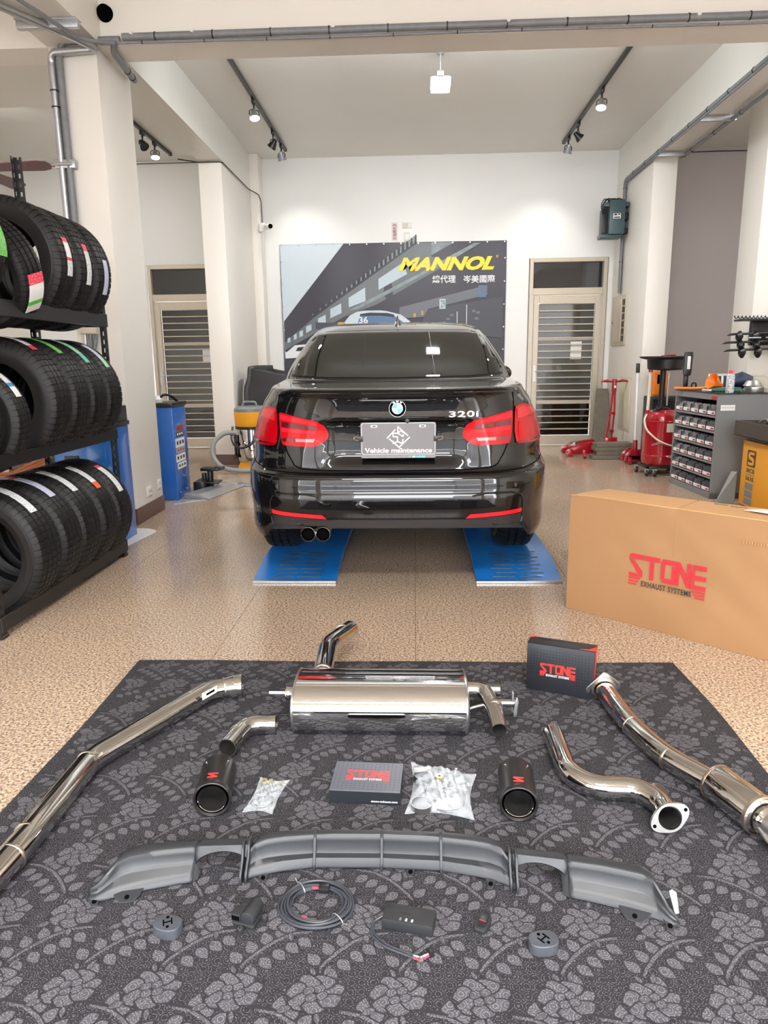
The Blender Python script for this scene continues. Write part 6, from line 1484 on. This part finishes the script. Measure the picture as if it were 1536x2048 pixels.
build('hose', G().tube(smooth_path([(-2.02, 7.95, .43), (-2.12, 7.88, .45), (-2.24, 7.80, .36), (-2.26, 7.76, .20), (-2.14, 7.72, .06), (-1.95, 7.70, .035), (-1.60, 7.75, .035)], .16, 8), .027, 16), 'hose', t, world=True)
t = thing('covered_machine', 'machine on wheels under a black nylon cover behind the yellow vacuum cleaner', 'covered machine', (-1.75, 8.75, 0))
def cov(u, v):
    a = 2 * PI * u; c, s = math.cos(a), math.sin(a); e = .16
    x = math.copysign(abs(c)**e, c); y = math.copysign(abs(s)**e, s)
    z = .004 + 1.11 * min(v / .8, 1); sh = 1 - .12 * smooth(.6, .8, v) * (.6 + .4 * (s < 0)); q = 1.0 if v <= .8 else 1 - (v - .8) / .2
    f = 1 + .02 * math.sin(a * 9 + v * 4)
    w_ = .34 * (.86 + .14 * math.sin(PI * min(v, .8) / .9)) * sh * f
    return (-1.72 + x * w_ * q, 8.75 + y * w_ * .75 * q, z + (.015 * math.sin(a * 5) if v > .7 else 0) - (.05 * x if v > .75 else 0))
build('cover', G().grid(cov, 72, 24), 'cloth', t, world=True, normals=False, angle=45)
build('cord', G().tube(smooth_path([(-2.02, 8.52, 1.02), (-2.04, 8.48, .85), (-2.03, 8.46, .55)], .05), .004, 6), 'silver', t, world=True)

# ================================================================== RIGHT-HAND SIDE: WORK AREA
# --- small parts cabinet with thirty bins
t = thing('parts_cabinet', 'grey steel small-parts cabinet with six rows of dark bins, facing the car', 'cabinet', (2.85, 6.6, 0), 0)
A = Vector((2.574, 6.16, 0)); Bv = Vector((2.530, 7.02, 0)); yd = (Bv - A).normalized(); xd = Vector((yd.y, -yd.x, 0)); CW = (Bv - A).length; HT = .905; DP = .62
CT_ = frame(A, -yd * -1, (0, 0, 1))                                 # x along the bin face (away from viewer), y up, z = x cross y
def CB(a0, a1, d0, d1, z0, z1):
    g = G(); P = [A + yd * a + xd * d for a, d in ((a0, d0), (a0, d1), (a1, d1), (a1, d0))]
    g.add([(p.x, p.y, z0) for p in P] + [(p.x, p.y, z1) for p in P], [(0, 3, 2, 1), (4, 5, 6, 7), (0, 1, 5, 4), (1, 2, 6, 5), (2, 3, 7, 6), (3, 0, 4, 7)]); return g
build('side_panel', CB(0, .018, 0, DP, 0, HT), 'grey_cab', t, world=True, bevel=.002, seg=1)
build('side_panel', CB(CW - .018, CW, 0, DP, 0, HT), 'grey_cab', t, world=True, bevel=.002, seg=1)
build('back_panel', CB(.02, CW - .02, .26, .28, .02, HT - .02), 'black', t, world=True)
build('top_panel', CB(0, CW, 0, DP, HT - .012, HT), 'grey_cab', t, world=True, bevel=.002, seg=1)
build('top_edge', CB(.0, CW, -.002, .01, HT - .055, HT - .012), 'grey_cab', t, world=True, bevel=.002, seg=1)
build('plinth', CB(0, CW, 0, DP, 0, .055), 'grey_cab', t, world=True, bevel=.002, seg=1)
build('rubber_mat', CB(-.004, CW, -.004, DP, HT, HT + .005), 'black', t, world=True)
rp = (HT - .055 - .055) / 6.0
for r_ in range(7):
    z = .055 + rp * r_
    if r_: 
        if r_ < 6: build('shelf', CB(.018, CW - .018, 0, .25, z - .018, z).add([], []), 'grey_cab', t, world=True, bevel=.002, seg=1)
me_b = None; cw = (CW - .04) / 5
for r_ in range(6):
    for k in range(5):
        z0 = .057 + rp * r_; a = .02 + cw * k
        if me_b is None:
            g = G(); W_ = cw - .012; H_ = rp * .70
            # local: x = along face, y = depth inwards, z up; open-fronted bin with sloping clear flap
            g.box(0, W_, .012, .20, 0, .004).box(0, .004, .0, .20, 0, H_ * .8).box(W_ - .004, W_, .0, .20, 0, H_ * .8).box(0, W_, .196, .20, 0, H_).box(0, W_, .010, .014, 0, H_ * .30)
            ob = build('bin', g, mat('dark_bin', (.020, .016, .018), .25, coat=.5), None, bevel=.0015, seg=1); me_b = ob.data
            g2 = G().add([(.003, .0, H_ * .34), (W_ - .003, .0, H_ * .34), (W_ - .003, .035, H_ * .98), (.003, .035, H_ * .98)], [(0, 1, 2, 3)]); fl_ = build('flap', g2, mat('smoke_flap', (.045, .042, .048), .15, coat=.6), None, smooth=False); me_f = fl_.data; bpy.data.objects.remove(fl_)
            g3 = G().box(.006, W_ - .006, -.003, -.001, H_ * .08, H_ * .40); fl_ = build('bin_label', g3, 'label_white', None, smooth=False); me_l = fl_.data; bpy.data.objects.remove(fl_)
            g4 = G().box(.012, W_ * .42, -.004, -.003, H_ * .14, H_ * .30); fl_ = build('label_mark', g4, 'ink_red', None, smooth=False); me_k = fl_.data; bpy.data.objects.remove(fl_)
        else:
            ob = bpy.data.objects.new('bin', me_b); COL.objects.link(ob)
        p = A + yd * a; ob.parent = t
        ob.matrix_basis = kids_world(t).inverted() @ Matrix(((yd.x, xd.x, 0, p.x), (yd.y, xd.y, 0, p.y), (0, 0, 1, z0), (0, 0, 0, 1)))
        for nm, me in (('flap', me_f), ('bin_label', me_l), ('label_mark', me_k)):
            o = bpy.data.objects.new(nm, me); COL.objects.link(o); o.parent = ob
text('PARTS', frame(A + yd * .15 + Vector((0, 0, HT - .047)) - xd * .004, yd * 1, (0, 0, 1)), .001, .001, 'ink_red', 'x', t)
for o in [o for o in t.children if o.name.startswith('x')]: bpy.data.objects.remove(o)
build('maker_plate', CB(.01, .10, -.006, -.003, HT - .048, HT - .022), 'ink_red', t, world=True, smooth=False)
build('name_sticker', G().box(2.60, 2.72, 6.150, 6.152, HT - .115, HT - .092).box(2.60, 2.72, 6.149, 6.1515, HT - .14, HT - .118), 'label_white', t, world=True, smooth=False)
ZT = HT + .006
# things on top
def lath(name, label, cat, x, y, prof, m, extra=None, n=32, z=ZT):
    t = thing(name, label, cat, (x, y, z)); o = build('body', G().lathe(prof, n, Matrix.Translation((x, y, z))), m, t, world=True); return t
t = lath('spray_can', 'white aerosol can with red cap on the parts cabinet', 'spray can', 2.70, 6.24, [(0, 0), (.032, 0), (.033, .006), (.033, .135), (.030, .150), (.016, .160), (0, .162)], print_mat('can_print', (.66, .68, .70), (.25, .27, .30), (20, 20, 60), .55))
build('cap', G().lathe([(0, .158), (.016, .158), (.016, .178), (.013, .188), (0, .189)], 24, Matrix.Translation((2.70, 6.24, ZT))), 'logo_red', t, world=True)
t = thing('funnel', 'orange ribbed funnel with a bent spout lying on the parts cabinet', 'funnel', (2.66, 6.6, ZT))
T = frame((2.70, 6.55, ZT + .065), (0, .6, .8), (0, -.8, .6))
T = Matrix.Translation((2.74, 6.55, ZT + .06)) @ Euler((0, math.radians(-68), math.radians(14))).to_matrix().to_4x4()
g = G(); n = 40
for r, z in ((.014, -.02), (.020, .0), (.060, .075), (.072, .085), (.072, .092), (.066, .088), (.050, .06)):
    for k in range(n): rr = r * (1 + (.05 if k % 5 == 0 and r > .03 else 0)); g.v.append(tuple(T @ Vector((rr * math.cos(2 * PI * k / n), rr * math.sin(2 * PI * k / n), z))))
for i in range(6):
    for k in range(n): g.f.append((i * n + k, i * n + (k + 1) % n, (i + 1) * n + (k + 1) % n, (i + 1) * n + k))
build('cone', g, 'orange', t, world=True)
q = T @ Vector((0, 0, 0)); 
build('spout', G().tube(smooth_path([tuple(T @ Vector((0, 0, .01))), tuple(T @ Vector((0, 0, -.04))), (2.60, 6.70, ZT + .018), (2.48, 6.92, ZT + .016)], .05), .013, 12), 'orange', t, world=True)
for x, y, r, h, lab in ((2.93, 6.30, .075, .050, 'round brushed aluminium lid, lower of two stacked, on the parts cabinet'),):
    t = lath('aluminium_dish', lab, 'dish', x, y, [(0, 0), (r, 0), (r + .002, .004), (r + .002, h - .006), (r - .004, h), (r - .02, h), (0, h - .002)], 'steel_brush')
t = lath('aluminium_dish', 'tapered aluminium dish stacked upside down on the round lid', 'dish', 2.92, 6.31, [(.070, 0), (.074, .003), (.052, .042), (.048, .046), (0, .046)], 'steel_brush', z=ZT + .052)
t = lath('aluminium_dish', 'low aluminium dish behind the spray can', 'dish', 2.83, 6.42, [(.050, 0), (.052, .003), (.040, .036), (0, .038)], 'steel_brush')
t = thing('green_bottle', 'green-handled tool lying on the near edge of the parts cabinet', 'tool', (2.66, 6.3, ZT))
build('handle', G().cyl((2.60, 6.36, ZT + .018), (2.70, 6.30, ZT + .018), .017, n=16).cyl((2.74, 6.28, ZT + .02), (2.80, 6.26, ZT + .02), .020, n=16), mat('dark_green', (.02, .11, .06), .4), t, world=True, bevel=.003)
build('grip', G().cyl((2.53, 6.40, ZT + .016), (2.60, 6.36, ZT + .016), .014, n=16), 'galv', t, world=True, bevel=.003)
build('blade', G().box(2.70, 2.75, 6.27, 6.30, ZT + .004, ZT + .024), 'steel_brush', t, world=True, bevel=.002)
t = thing('clear_tub', 'frosted clear plastic tub at the end of the parts cabinet', 'tub', (3.06, 6.3, ZT))
build('wall', G().box(2.98, 3.18, 6.16, 6.165, ZT, ZT + .14).box(2.98, 2.985, 6.16, 6.44, ZT, ZT + .14).box(3.175, 3.18, 6.16, 6.44, ZT, ZT + .14).box(2.98, 3.18, 6.435, 6.44, ZT, ZT + .14), 'clear', t, world=True, smooth=False)
build('rim', G().box(2.975, 3.185, 6.155, 6.165, ZT + .135, ZT + .145).box(2.975, 2.985, 6.155, 6.445, ZT + .135, ZT + .145), 'clear', t, world=True)
build('contents', G().box(3.01, 3.15, 6.2, 6.40, ZT + .002, ZT + .04), 'cream', t, world=True, bevel=.004)
t = thing('work_lamp', 'black handheld inspection lamp with a white light bar standing on the cabinet edge', 'work lamp', (2.50, 6.95, ZT))
build('base', G().box(2.545, 2.62, 6.90, 6.97, ZT, ZT + .03), 'black', t, world=True, bevel=.006)
build('handle', G().box(2.562, 2.602, 6.915, 6.95, ZT + .028, ZT + .14), 'black', t, world=True, bevel=.008)
build('head', G().prism(rnd([(-.030, .13), (.030, .13), (.038, .17), (.040, .35), (-.034, .35), (-.036, .17)], .012), frame((2.582, 6.93, ZT), (1, 0, 0), (.04, 0, 1)), .03), 'black', t, world=True, bevel=.004)
build('light_bar', G().prism(rnd(rect(-.010, .19, .018, .31), .006), frame((2.582, 6.8985, ZT), (1, 0, 0), (.04, 0, 1)), .004), 'label_white', t, world=True, bevel=.001)
t = thing('socket_case', 'grey case of sockets standing open behind the orange funnel', 'tool case', (2.85, 6.85, ZT))
build('case', G().prism(rnd(rect(-.10, 0, .10, .145), .012), frame((2.86, 6.86, ZT), (1, -.1, 0), (0, .1, 1)), .03), 'silver', t, world=True, bevel=.004)
for k in range(3): build('socket_slot', G().prism(rnd(rect(-.075 + .055 * k, .02, -.040 + .055 * k, .125), .004), frame((2.86, 6.86, ZT), (1, -.1, 0), (0, .1, 1)) @ Matrix.Translation((0, 0, .030)), .002), 'black', t, world=True, smooth=False)
t = thing('jacket', 'dark navy cloth bundle beside the wall on the parts cabinet', 'cloth', (3.05, 6.85, ZT))
build('cloth', G().grid(lambda u, v: (3.06 + (.14 * math.sin(PI * v) * (1 + .15 * math.sin(5 * 2 * PI * u))) * math.cos(2 * PI * u), 6.84 + .09 * math.sin(PI * v) * math.sin(2 * PI * u), ZT + .002 + .145 * (1 - v) * (1 + .12 * math.sin(2 * PI * u * 3))), 48, 14), 'navy', t, world=True, angle=60)
t = thing('booklet', 'white booklet under the funnel on the parts cabinet', 'booklet', (2.78, 6.45, ZT))
build('pages', G().prism(rect(0, 0, .12, .09), Matrix.Translation((2.70, 6.42, ZT)) @ Matrix.Rotation(.3, 4, 'Z'), .02), 'label_white', t, world=True, bevel=.002)
o = build('shackle', G().tube(smooth_path([(2.66, 6.98, ZT), (2.66, 6.98, ZT + .06), (2.70, 6.98, ZT + .06), (2.70, 6.98, ZT)], .02), .008, 10), 'tie'); tag(o, 'black shackle standing beside the inspection lamp', 'shackle')

# --- black hose-clamp rack hanging on the pillar
t = thing('cone_rack', 'black wall rack of wheel balancer cones and shafts on the pillar', 'tool rack', (3.3, 7.3, 1.35)); RACK = t
build('back_plate', G().box(3.18, 3.65, 7.44, 7.495, 1.32, 1.56), 'black', t, world=True, bevel=.004)
build('top_shelf', G().box(3.02, 3.70, 7.30, 7.49, 1.555, 1.575), 'black', t, world=True, bevel=.003)
build('spiral', G().tube([(2.95 + .022 * k * .35, 7.32 + .014 * math.sin(k * 1.3), 1.59 + .012 * math.cos(k * 1.3)) for k in range(90)], .005, 6), 'tie', t, world=True)
build('info_sheet', G().box(3.42, 3.62, 7.435, 7.44, 1.46, 1.55), 'silver', t, world=True, smooth=False)
for r_, (z, x0) in enumerate(((1.425, 2.90), (1.345, 2.86), (1.27, 2.88))):
    s_ = build('shaft', G().tube([(x0, 7.33, z - .01), (x0 + .03, 7.33, z), (x0 + .07, 7.33, z + .004), (x0 + .8, 7.33, z + .02)], [.003, .010, .012, .010], 12), 'black', t, world=True)
    for k in range(4):
        x = 3.02 + k * .155 + .02 * r_; R = .055 if r_ != 1 else .045
        T = frame((x, 7.33, z - .02), (0, 1, 0), (0, 0, 1))
        build('cone', G().lathe([(.012, -.03), (.03, -.028), (R, -.004), (R, .006), (R - .008, .010), (.02, .030), (.010, .032)], 28, T), 'black', t, world=True)
for k in range(2): build('spacer', G().box(3.08 + .17 * k, 3.20 + .20 * k, 7.26, 7.28, 1.385, 1.398), 'galv', t, world=True)

RACK.location.x += .20
# --- yellow tire machine with tool tray
t = thing('tire_changer', 'yellow-orange tire changer housing with a brown tool tray on top', 'tire changer', (2.9, 5.6, 0))
A2 = Vector((2.70, 5.895, 0)); T = Matrix(((0, -.02, -1, 2.70), (-1, 0, 0, 5.895), (0, 1, 0, 0), (0, 0, 0, 1)))
build('housing', G().box(2.70, 3.35, 5.10, 5.895, .02, .548), 'yellow', t, world=True, bevel=.006)
YF = Matrix(((0, 0, -1, 2.6995), (-1, 0, 0, 5.895), (0, 1, 0, 0), (0, 0, 0, 1)))   # x towards the viewer, y up, z out of the panel
lg = build('badge', G().prism(rnd(rect(.095, .345, .235, .478), .014), YF, .0015), 'tray', t, world=True, smooth=False, bevel=0)
build('badge_letter', G().prism([(.118, .425), (.118, .450), (.140, .464), (.212, .464), (.212, .444), (.146, .444), (.146, .430), (.200, .420), (.214, .405), (.214, .372), (.195, .358), (.116, .358), (.116, .380), (.186, .380), (.186, .396), (.132, .405)], YF @ Matrix.Translation((0, 0, .0015)), .0015), 'yellow', lg, world=True, smooth=False)
text('SICE', YF @ Matrix.Translation((.095, .296, .0008)), .140, .034, 'tray', 'lettering', t, bold=.03)
build('rule', G().prism(rect(.095, .277, .235, .284), YF, .0015), 'grey_cab', t, world=True, smooth=False)
text('S63E', YF @ Matrix.Translation((.095, .232, .0008)), .140, .034, 'tray', 'lettering', t, bold=.02)
for k in range(3): build('printed_block', G().prism(rect(.095, .160 - .062 * k, .225, .212 - .062 * k), YF, .0012), 'grey_cab', t, world=True, smooth=False)
build('black_gap', G().box(2.72, 3.34, 5.11, 5.89, .548, .60), 'black', t, world=True, smooth=False)
tr = build('tray', G().box(2.635, 3.40, 5.05, 5.93, .585, .592).box(2.635, 2.645, 5.05, 5.93, .585, .705).box(2.635, 3.40, 5.92, 5.93, .585, .705).box(2.635, 3.40, 5.05, 5.06, .585, .705).box(3.39, 3.40, 5.05, 5.93, .585, .705), 'tray', t, world=True, bevel=.002, seg=1)
for y in (5.30, 5.56, 5.76): build('divider', G().box(2.645, 3.39, y, y + .006, .592, .70), 'tray', tr, world=True)
for x in (2.80, 2.98, 3.18): build('divider', G().box(x, x + .006, 5.06, 5.92, .592, .70), 'tray', tr, world=True)
o = build('valve_key', G().tube(smooth_path([(2.75, 5.80, .60), (2.75, 5.78, .70), (2.79, 5.74, .735), (2.80, 5.70, .69)], .03), .006, 8), 'steel_brush'); tag(o, 'bent steel hook in the brown tray of the tire changer', 'hook')
o = build('masking_tape', G().lathe([(.022, 0), (.034, 0), (.034, .022), (.022, .022)], 28, Matrix.Translation((2.70, 5.84, .594)) @ Matrix.Rotation(.9, 4, 'Y') @ Matrix.Translation((0, 0, .02)), closed=True), 'paper'); tag(o, 'white roll of tape in the corner of the brown tray', 'tape')
t = thing('floor_mat_edge', 'pale translucent sheet leaning between the parts cabinet and the tire changer', 'sheet', (2.62, 5.97, 0))
build('sheet', G().add([(2.55, 5.98, .004), (2.70, 5.96, .004), (2.70, 5.96, .27), (2.66, 5.98, .27), (2.55, 5.985, .002), (2.70, 5.965, .002), (2.70, 5.965, .272), (2.66, 5.985, .272)], [(0, 1, 2, 3), (4, 7, 6, 5), (0, 4, 5, 1), (1, 5, 6, 2), (2, 6, 7, 3), (3, 7, 4, 0)]), mat('sheet_grey', (.17, .18, .165), .3), t, world=True, smooth=False)

# --- waste oil drainer
t = thing('oil_drainer', 'red cylindrical waste-oil drainer tank with a black funnel pan and casters', 'oil drainer', (2.62, 7.6, 0)); X, Y = 2.615, 7.60
V = Matrix.Translation((X, Y, 0))
build('tank', G().lathe([(0, .095), (.15, .095), (.178, .115), (.186, .15), (.186, .20), (.189, .204), (.186, .208), (.186, .56), (.189, .564), (.186, .568), (.184, .61), (.165, .650), (.11, .675), (0, .685)], 48, V), 'red_paint', t, world=True)
build('collar', G().lathe([(0, .675), (.075, .675), (.078, .69), (.05, .70), (0, .705)], 28, V), 'black', t, world=True)
build('column', G().cyl((X - .02, Y, .69), (X - .02, Y, 1.10), .030, n=20), 'black_steel', t, world=True)
build('gauge_tube', G().cyl((X + .02, Y - .05, .72), (X + .02, Y - .05, 1.06), .010, n=14), 'steel_brush', t, world=True)
build('pan', G().lathe([(0, 1.075), (.16, 1.085), (.178, 1.10), (.186, 1.19), (.25, 1.205), (.262, 1.215), (.262, 1.225), (.24, 1.222), (.18, 1.205), (.17, 1.11), (0, 1.095)], 48, V), 'black', t, world=True)
build('pan_lid', G().lathe([(0, 1.222), (.19, 1.218), (.20, 1.212)], 40, V), 'black_steel', t, world=True)
build('wand', G().tube([(X - .05, Y, 1.225), (X + .09, Y - .02, 1.236)], .008, 10), 'red_paint', t, world=True)
build('drain_pipe', G().tube([(X - .155, Y - .02, 1.08), (X - .165, Y - .03, .66)], .017, 14), 'cream', t, world=True, label='cream drain pipe')
build('pipe_joint', G().cyl((X - .155, Y - .02, 1.065), (X - .155, Y - .02, 1.09), .022, n=14).cyl((X - .165, Y - .03, .64), (X - .165, Y - .03, .675), .021, n=14), 'red_paint', t, world=True)
build('hose', G().tube(smooth_path([(X - .165, Y - .03, .64), (X - .205, Y - .06, .58), (X - .20, Y - .12, .48), (X - .10, Y - .20, .37), (X + .05, Y - .205, .31), (X + .17, Y - .12, .31)], .10, 8), .010, 12), 'cream', t, world=True, label='cream rubber hose')
build('valve', G().cyl((X - .12, Y - .06, .66), (X - .05, Y - .08, .70), .016, n=12).cyl((X - .09, Y - .09, .66), (X - .09, Y - .09, .72), .012, n=12), 'black', t, world=True, bevel=.002)
for z0, z1, a0, a1, m_ in ((.455, .545, -1.62, -1.25, 'cream'), (.19, .215, -1.48, -1.20, 'silver')):
    g = G()
    for k in range(9):
        a = a0 + (a1 - a0) * k / 8; g.v += [(X + .1872 * math.cos(a), Y + .1872 * math.sin(a), z0), (X + .1872 * math.cos(a), Y + .1872 * math.sin(a), z1)]
    for k in range(8): g.f.append((2 * k, 2 * k + 2, 2 * k + 3, 2 * k + 1))
    build('plate_label', g, m_, t, world=True, normals=False)
def onTank(p):
    a = -2.25 + p.x / .188; return Vector((X + .1876 * math.cos(a), Y + .1876 * math.sin(a), p.y))
text('ACIGATOR', Matrix.Translation((0, .315, 0)) @ Matrix.Rotation(.32, 4, 'Z') @ Matrix.Translation((-.02, 0, 0)), .10, .022, 'silver', 'lettering', t, proj=onTank, bold=.02)
build('base_frame', G().box(X - .19, X + .19, Y - .19, Y - .16, .075, .10).box(X - .19, X + .19, Y + .16, Y + .19, .075, .10).box(X - .19, X - .16, Y - .19, Y + .19, .075, .10).box(X + .16, X + .19, Y - .19, Y + .19, .075, .10), 'black_steel', t, world=True, bevel=.004)
for x, y in ((-.19, -.20), (.17, -.20), (-.21, .08), (.17, .18), (-.12, -.24)):
    c = build('caster', G().cyl((X + x - .012, Y + y, .036), (X + x + .012, Y + y, .036), .035, n=20), 'black', t, world=True, bevel=.004)
    build('fork', G().box(X + x - .018, X + x + .018, Y + y - .012, Y + y + .012, .036, .078), 'galv', c, world=True, bevel=.002, seg=1)
t = thing('oil_container', 'orange container behind the oil drainer column', 'container', (2.75, 7.95, .7))
build('body', G().box(2.62, 2.78, 7.95, 8.05, .80, 1.07), 'orange', t, world=True, bevel=.02)
build('handle_gap', G().box(2.655, 2.69, 7.944, 7.952, .93, 1.03), 'void', t, world=True, bevel=.006)
t = thing('black_crate', 'slatted black crate stand behind the red oil drainer', 'crate', (2.78, 8.0, .4))
for k in range(5): build('slat', G().box(2.60, 3.05, 7.88, 7.90, .58 + .04 * k, .61 + .04 * k), 'black', t, world=True, bevel=.002, seg=1)
build('frame', G().box(2.60, 3.05, 7.90, 8.20, .0, .79), 'black', t, world=True, bevel=.004)

# --- jacks, boards
t = thing('trolley_jack', 'red trolley jack with an upright T-shaped handle against the wall by the barred door', 'trolley jack', (2.45, 9.55, 0))
build('chassis', G().prism([(0, .03), (.05, .02), (.42, .03), (.50, .08), (.48, .15), (.40, .19), (.18, .16), (.02, .10)], frame((2.06, 9.42, 0), (1, .1, 0), (0, 0, 1)), .02).prism([(0, .03), (.05, .02), (.42, .03), (.50, .08), (.48, .15), (.40, .19), (.18, .16), (.02, .10)], frame((2.04, 9.66, 0), (1, .1, 0), (0, 0, 1)), .02), 'red_paint', t, world=True, bevel=.006)
build('lift_arm', G().box(2.12, 2.40, 9.50, 9.60, .08, .15), 'red_paint', t, world=True, bevel=.01)
build('saddle', G().cyl((2.18, 9.54, .14), (2.18, 9.54, .17), .05, n=20), 'steel_brush', t, world=True)
for x, y in ((2.10, 9.36), (2.10, 9.70)): build('front_wheel', G().cyl((x, y, .055), (x, y + .04, .055), .052, n=24), 'red_paint' if y < 9.5 else 'steel_brush', t, world=True, bevel=.004)
for x, y in ((2.24, 9.20), (2.46, 9.66)):
    c = build('caster', G().cyl((x - .015, y, .04), (x + .015, y, .04), .038, n=20), 'red_paint', t, world=True, bevel=.003)
    build('fork', G().box(x - .024, x + .024, y - .02, y + .02, .05, .11), 'red_paint', c, world=True, bevel=.004)
build('handle_socket', G().box(2.53, 2.70 - .02, 9.38, 9.50, .12, .24), 'red_paint', t, world=True, bevel=.006)
hp = G()
for s in (-1, 1): hp.tube([(2.585 + s * .035, 9.44, .22), (2.635 + s * .022, 9.50, .55), (2.65 + s * .010, 9.54, .88)], .013, 10)
hp.box(2.60, 2.645, 9.43, 9.46, .30, .33).box(2.61, 2.66, 9.46, 9.49, .52, .55)
build('handle_frame', hp, 'red_paint', t, world=True)
build('handle_tube', G().cyl((2.65, 9.54, .80), (2.652, 9.545, .955), .030, n=18), 'red_paint', t, world=True, bevel=.004)
build('sticker', G().box(2.640, 2.665, 9.508, 9.512, .845, .875), 'label_white', t, world=True, smooth=False)
build('t_grip', G().tube([(2.485, 9.53, .915), (2.50, 9.53, .93), (2.56, 9.53, .932), (2.60, 9.53, .925), (2.70, 9.53, .925), (2.74, 9.53, .935), (2.80, 9.53, .93), (2.82, 9.53, .92)], [.006, .014, .018, .012, .012, .018, .014, .006], 12), 'red_paint', t, world=True)
t.location = (2.45 - .14, 9.55 - .45, 0)
t = thing('leaning_board', 'dark weathered board leaning on the wall behind the T-handled jack', 'board', (2.60, 9.75, 0))
build('board', G().add([(2.42, 9.70, 0), (2.68, 9.70, 0), (2.68, 9.73, 0), (2.42, 9.73, 0), (2.52, 9.98, .80), (2.675, 9.98, .80), (2.675, 10.01, .80), (2.52, 10.01, .80)], [(0, 3, 2, 1), (4, 5, 6, 7), (0, 1, 5, 4), (1, 2, 6, 5), (2, 3, 7, 6), (3, 0, 4, 7)]), 'board', t, world=True, bevel=.003, seg=1)
for k, (dx, lab) in enumerate(((-.03, 'lowest'), (.02, 'second from the floor'), (0, 'third from the floor'), (.015, 'topmost'))):
    o = build('wooden_plank', G().prism(rect(0, 0, .50 - .02 * k, .20), Matrix.Translation((2.21 + dx, 8.68, .002 + .049 * k)) @ Matrix.Rotation(-.03 + .02 * k, 4, 'Z'), .047), 'board', bevel=.004, seg=1)
    tag(o, 'thick weathered plank, ' + lab + ' in the stack between the two red jacks', 'plank', 'stack of planks by the jacks')
t = thing('trolley_jack', 'red trolley jack with a long white upright handle and black grip beside the oil drainer', 'trolley jack', (2.60, 8.35, 0))
build('chassis', G().prism([(0, .02), (.26, .02), (.28, .07), (.20, .15), (.10, .18), (.02, .12)], frame((2.44, 8.30, 0), (1, 0, 0), (0, 0, 1)), .02).prism([(0, .02), (.26, .02), (.28, .07), (.20, .15), (.10, .18), (.02, .12)], frame((2.44, 8.44, 0), (1, 0, 0), (0, 0, 1)), .02).box(2.47, 2.68, 8.28, 8.42, .05, .10), 'red_paint', t, world=True, bevel=.005)
build('handle_socket', G().cyl((2.585, 8.36, .08), (2.59, 8.37, .27), .036, .026, n=16), 'red_paint', t, world=True, bevel=.003)
for x, y in ((2.50, 8.24), (2.68, 8.24)):
    c = build('caster', G().cyl((x - .014, y, .036), (x + .014, y, .036), .035, n=20), 'red_paint', t, world=True, bevel=.003)
    build('fork', G().box(x - .022, x + .022, y - .015, y + .015, .045, .09), 'red_paint', c, world=True, bevel=.003)
build('handle', G().cyl((2.588, 8.37, .26), (2.615, 8.52, 1.06), .015, n=16), 'label_white', t, world=True, label='white handle tube')
build('grip', G().cyl((2.613, 8.51, 1.04), (2.617, 8.535, 1.145), .022, n=16), 'black', t, world=True, bevel=.003)
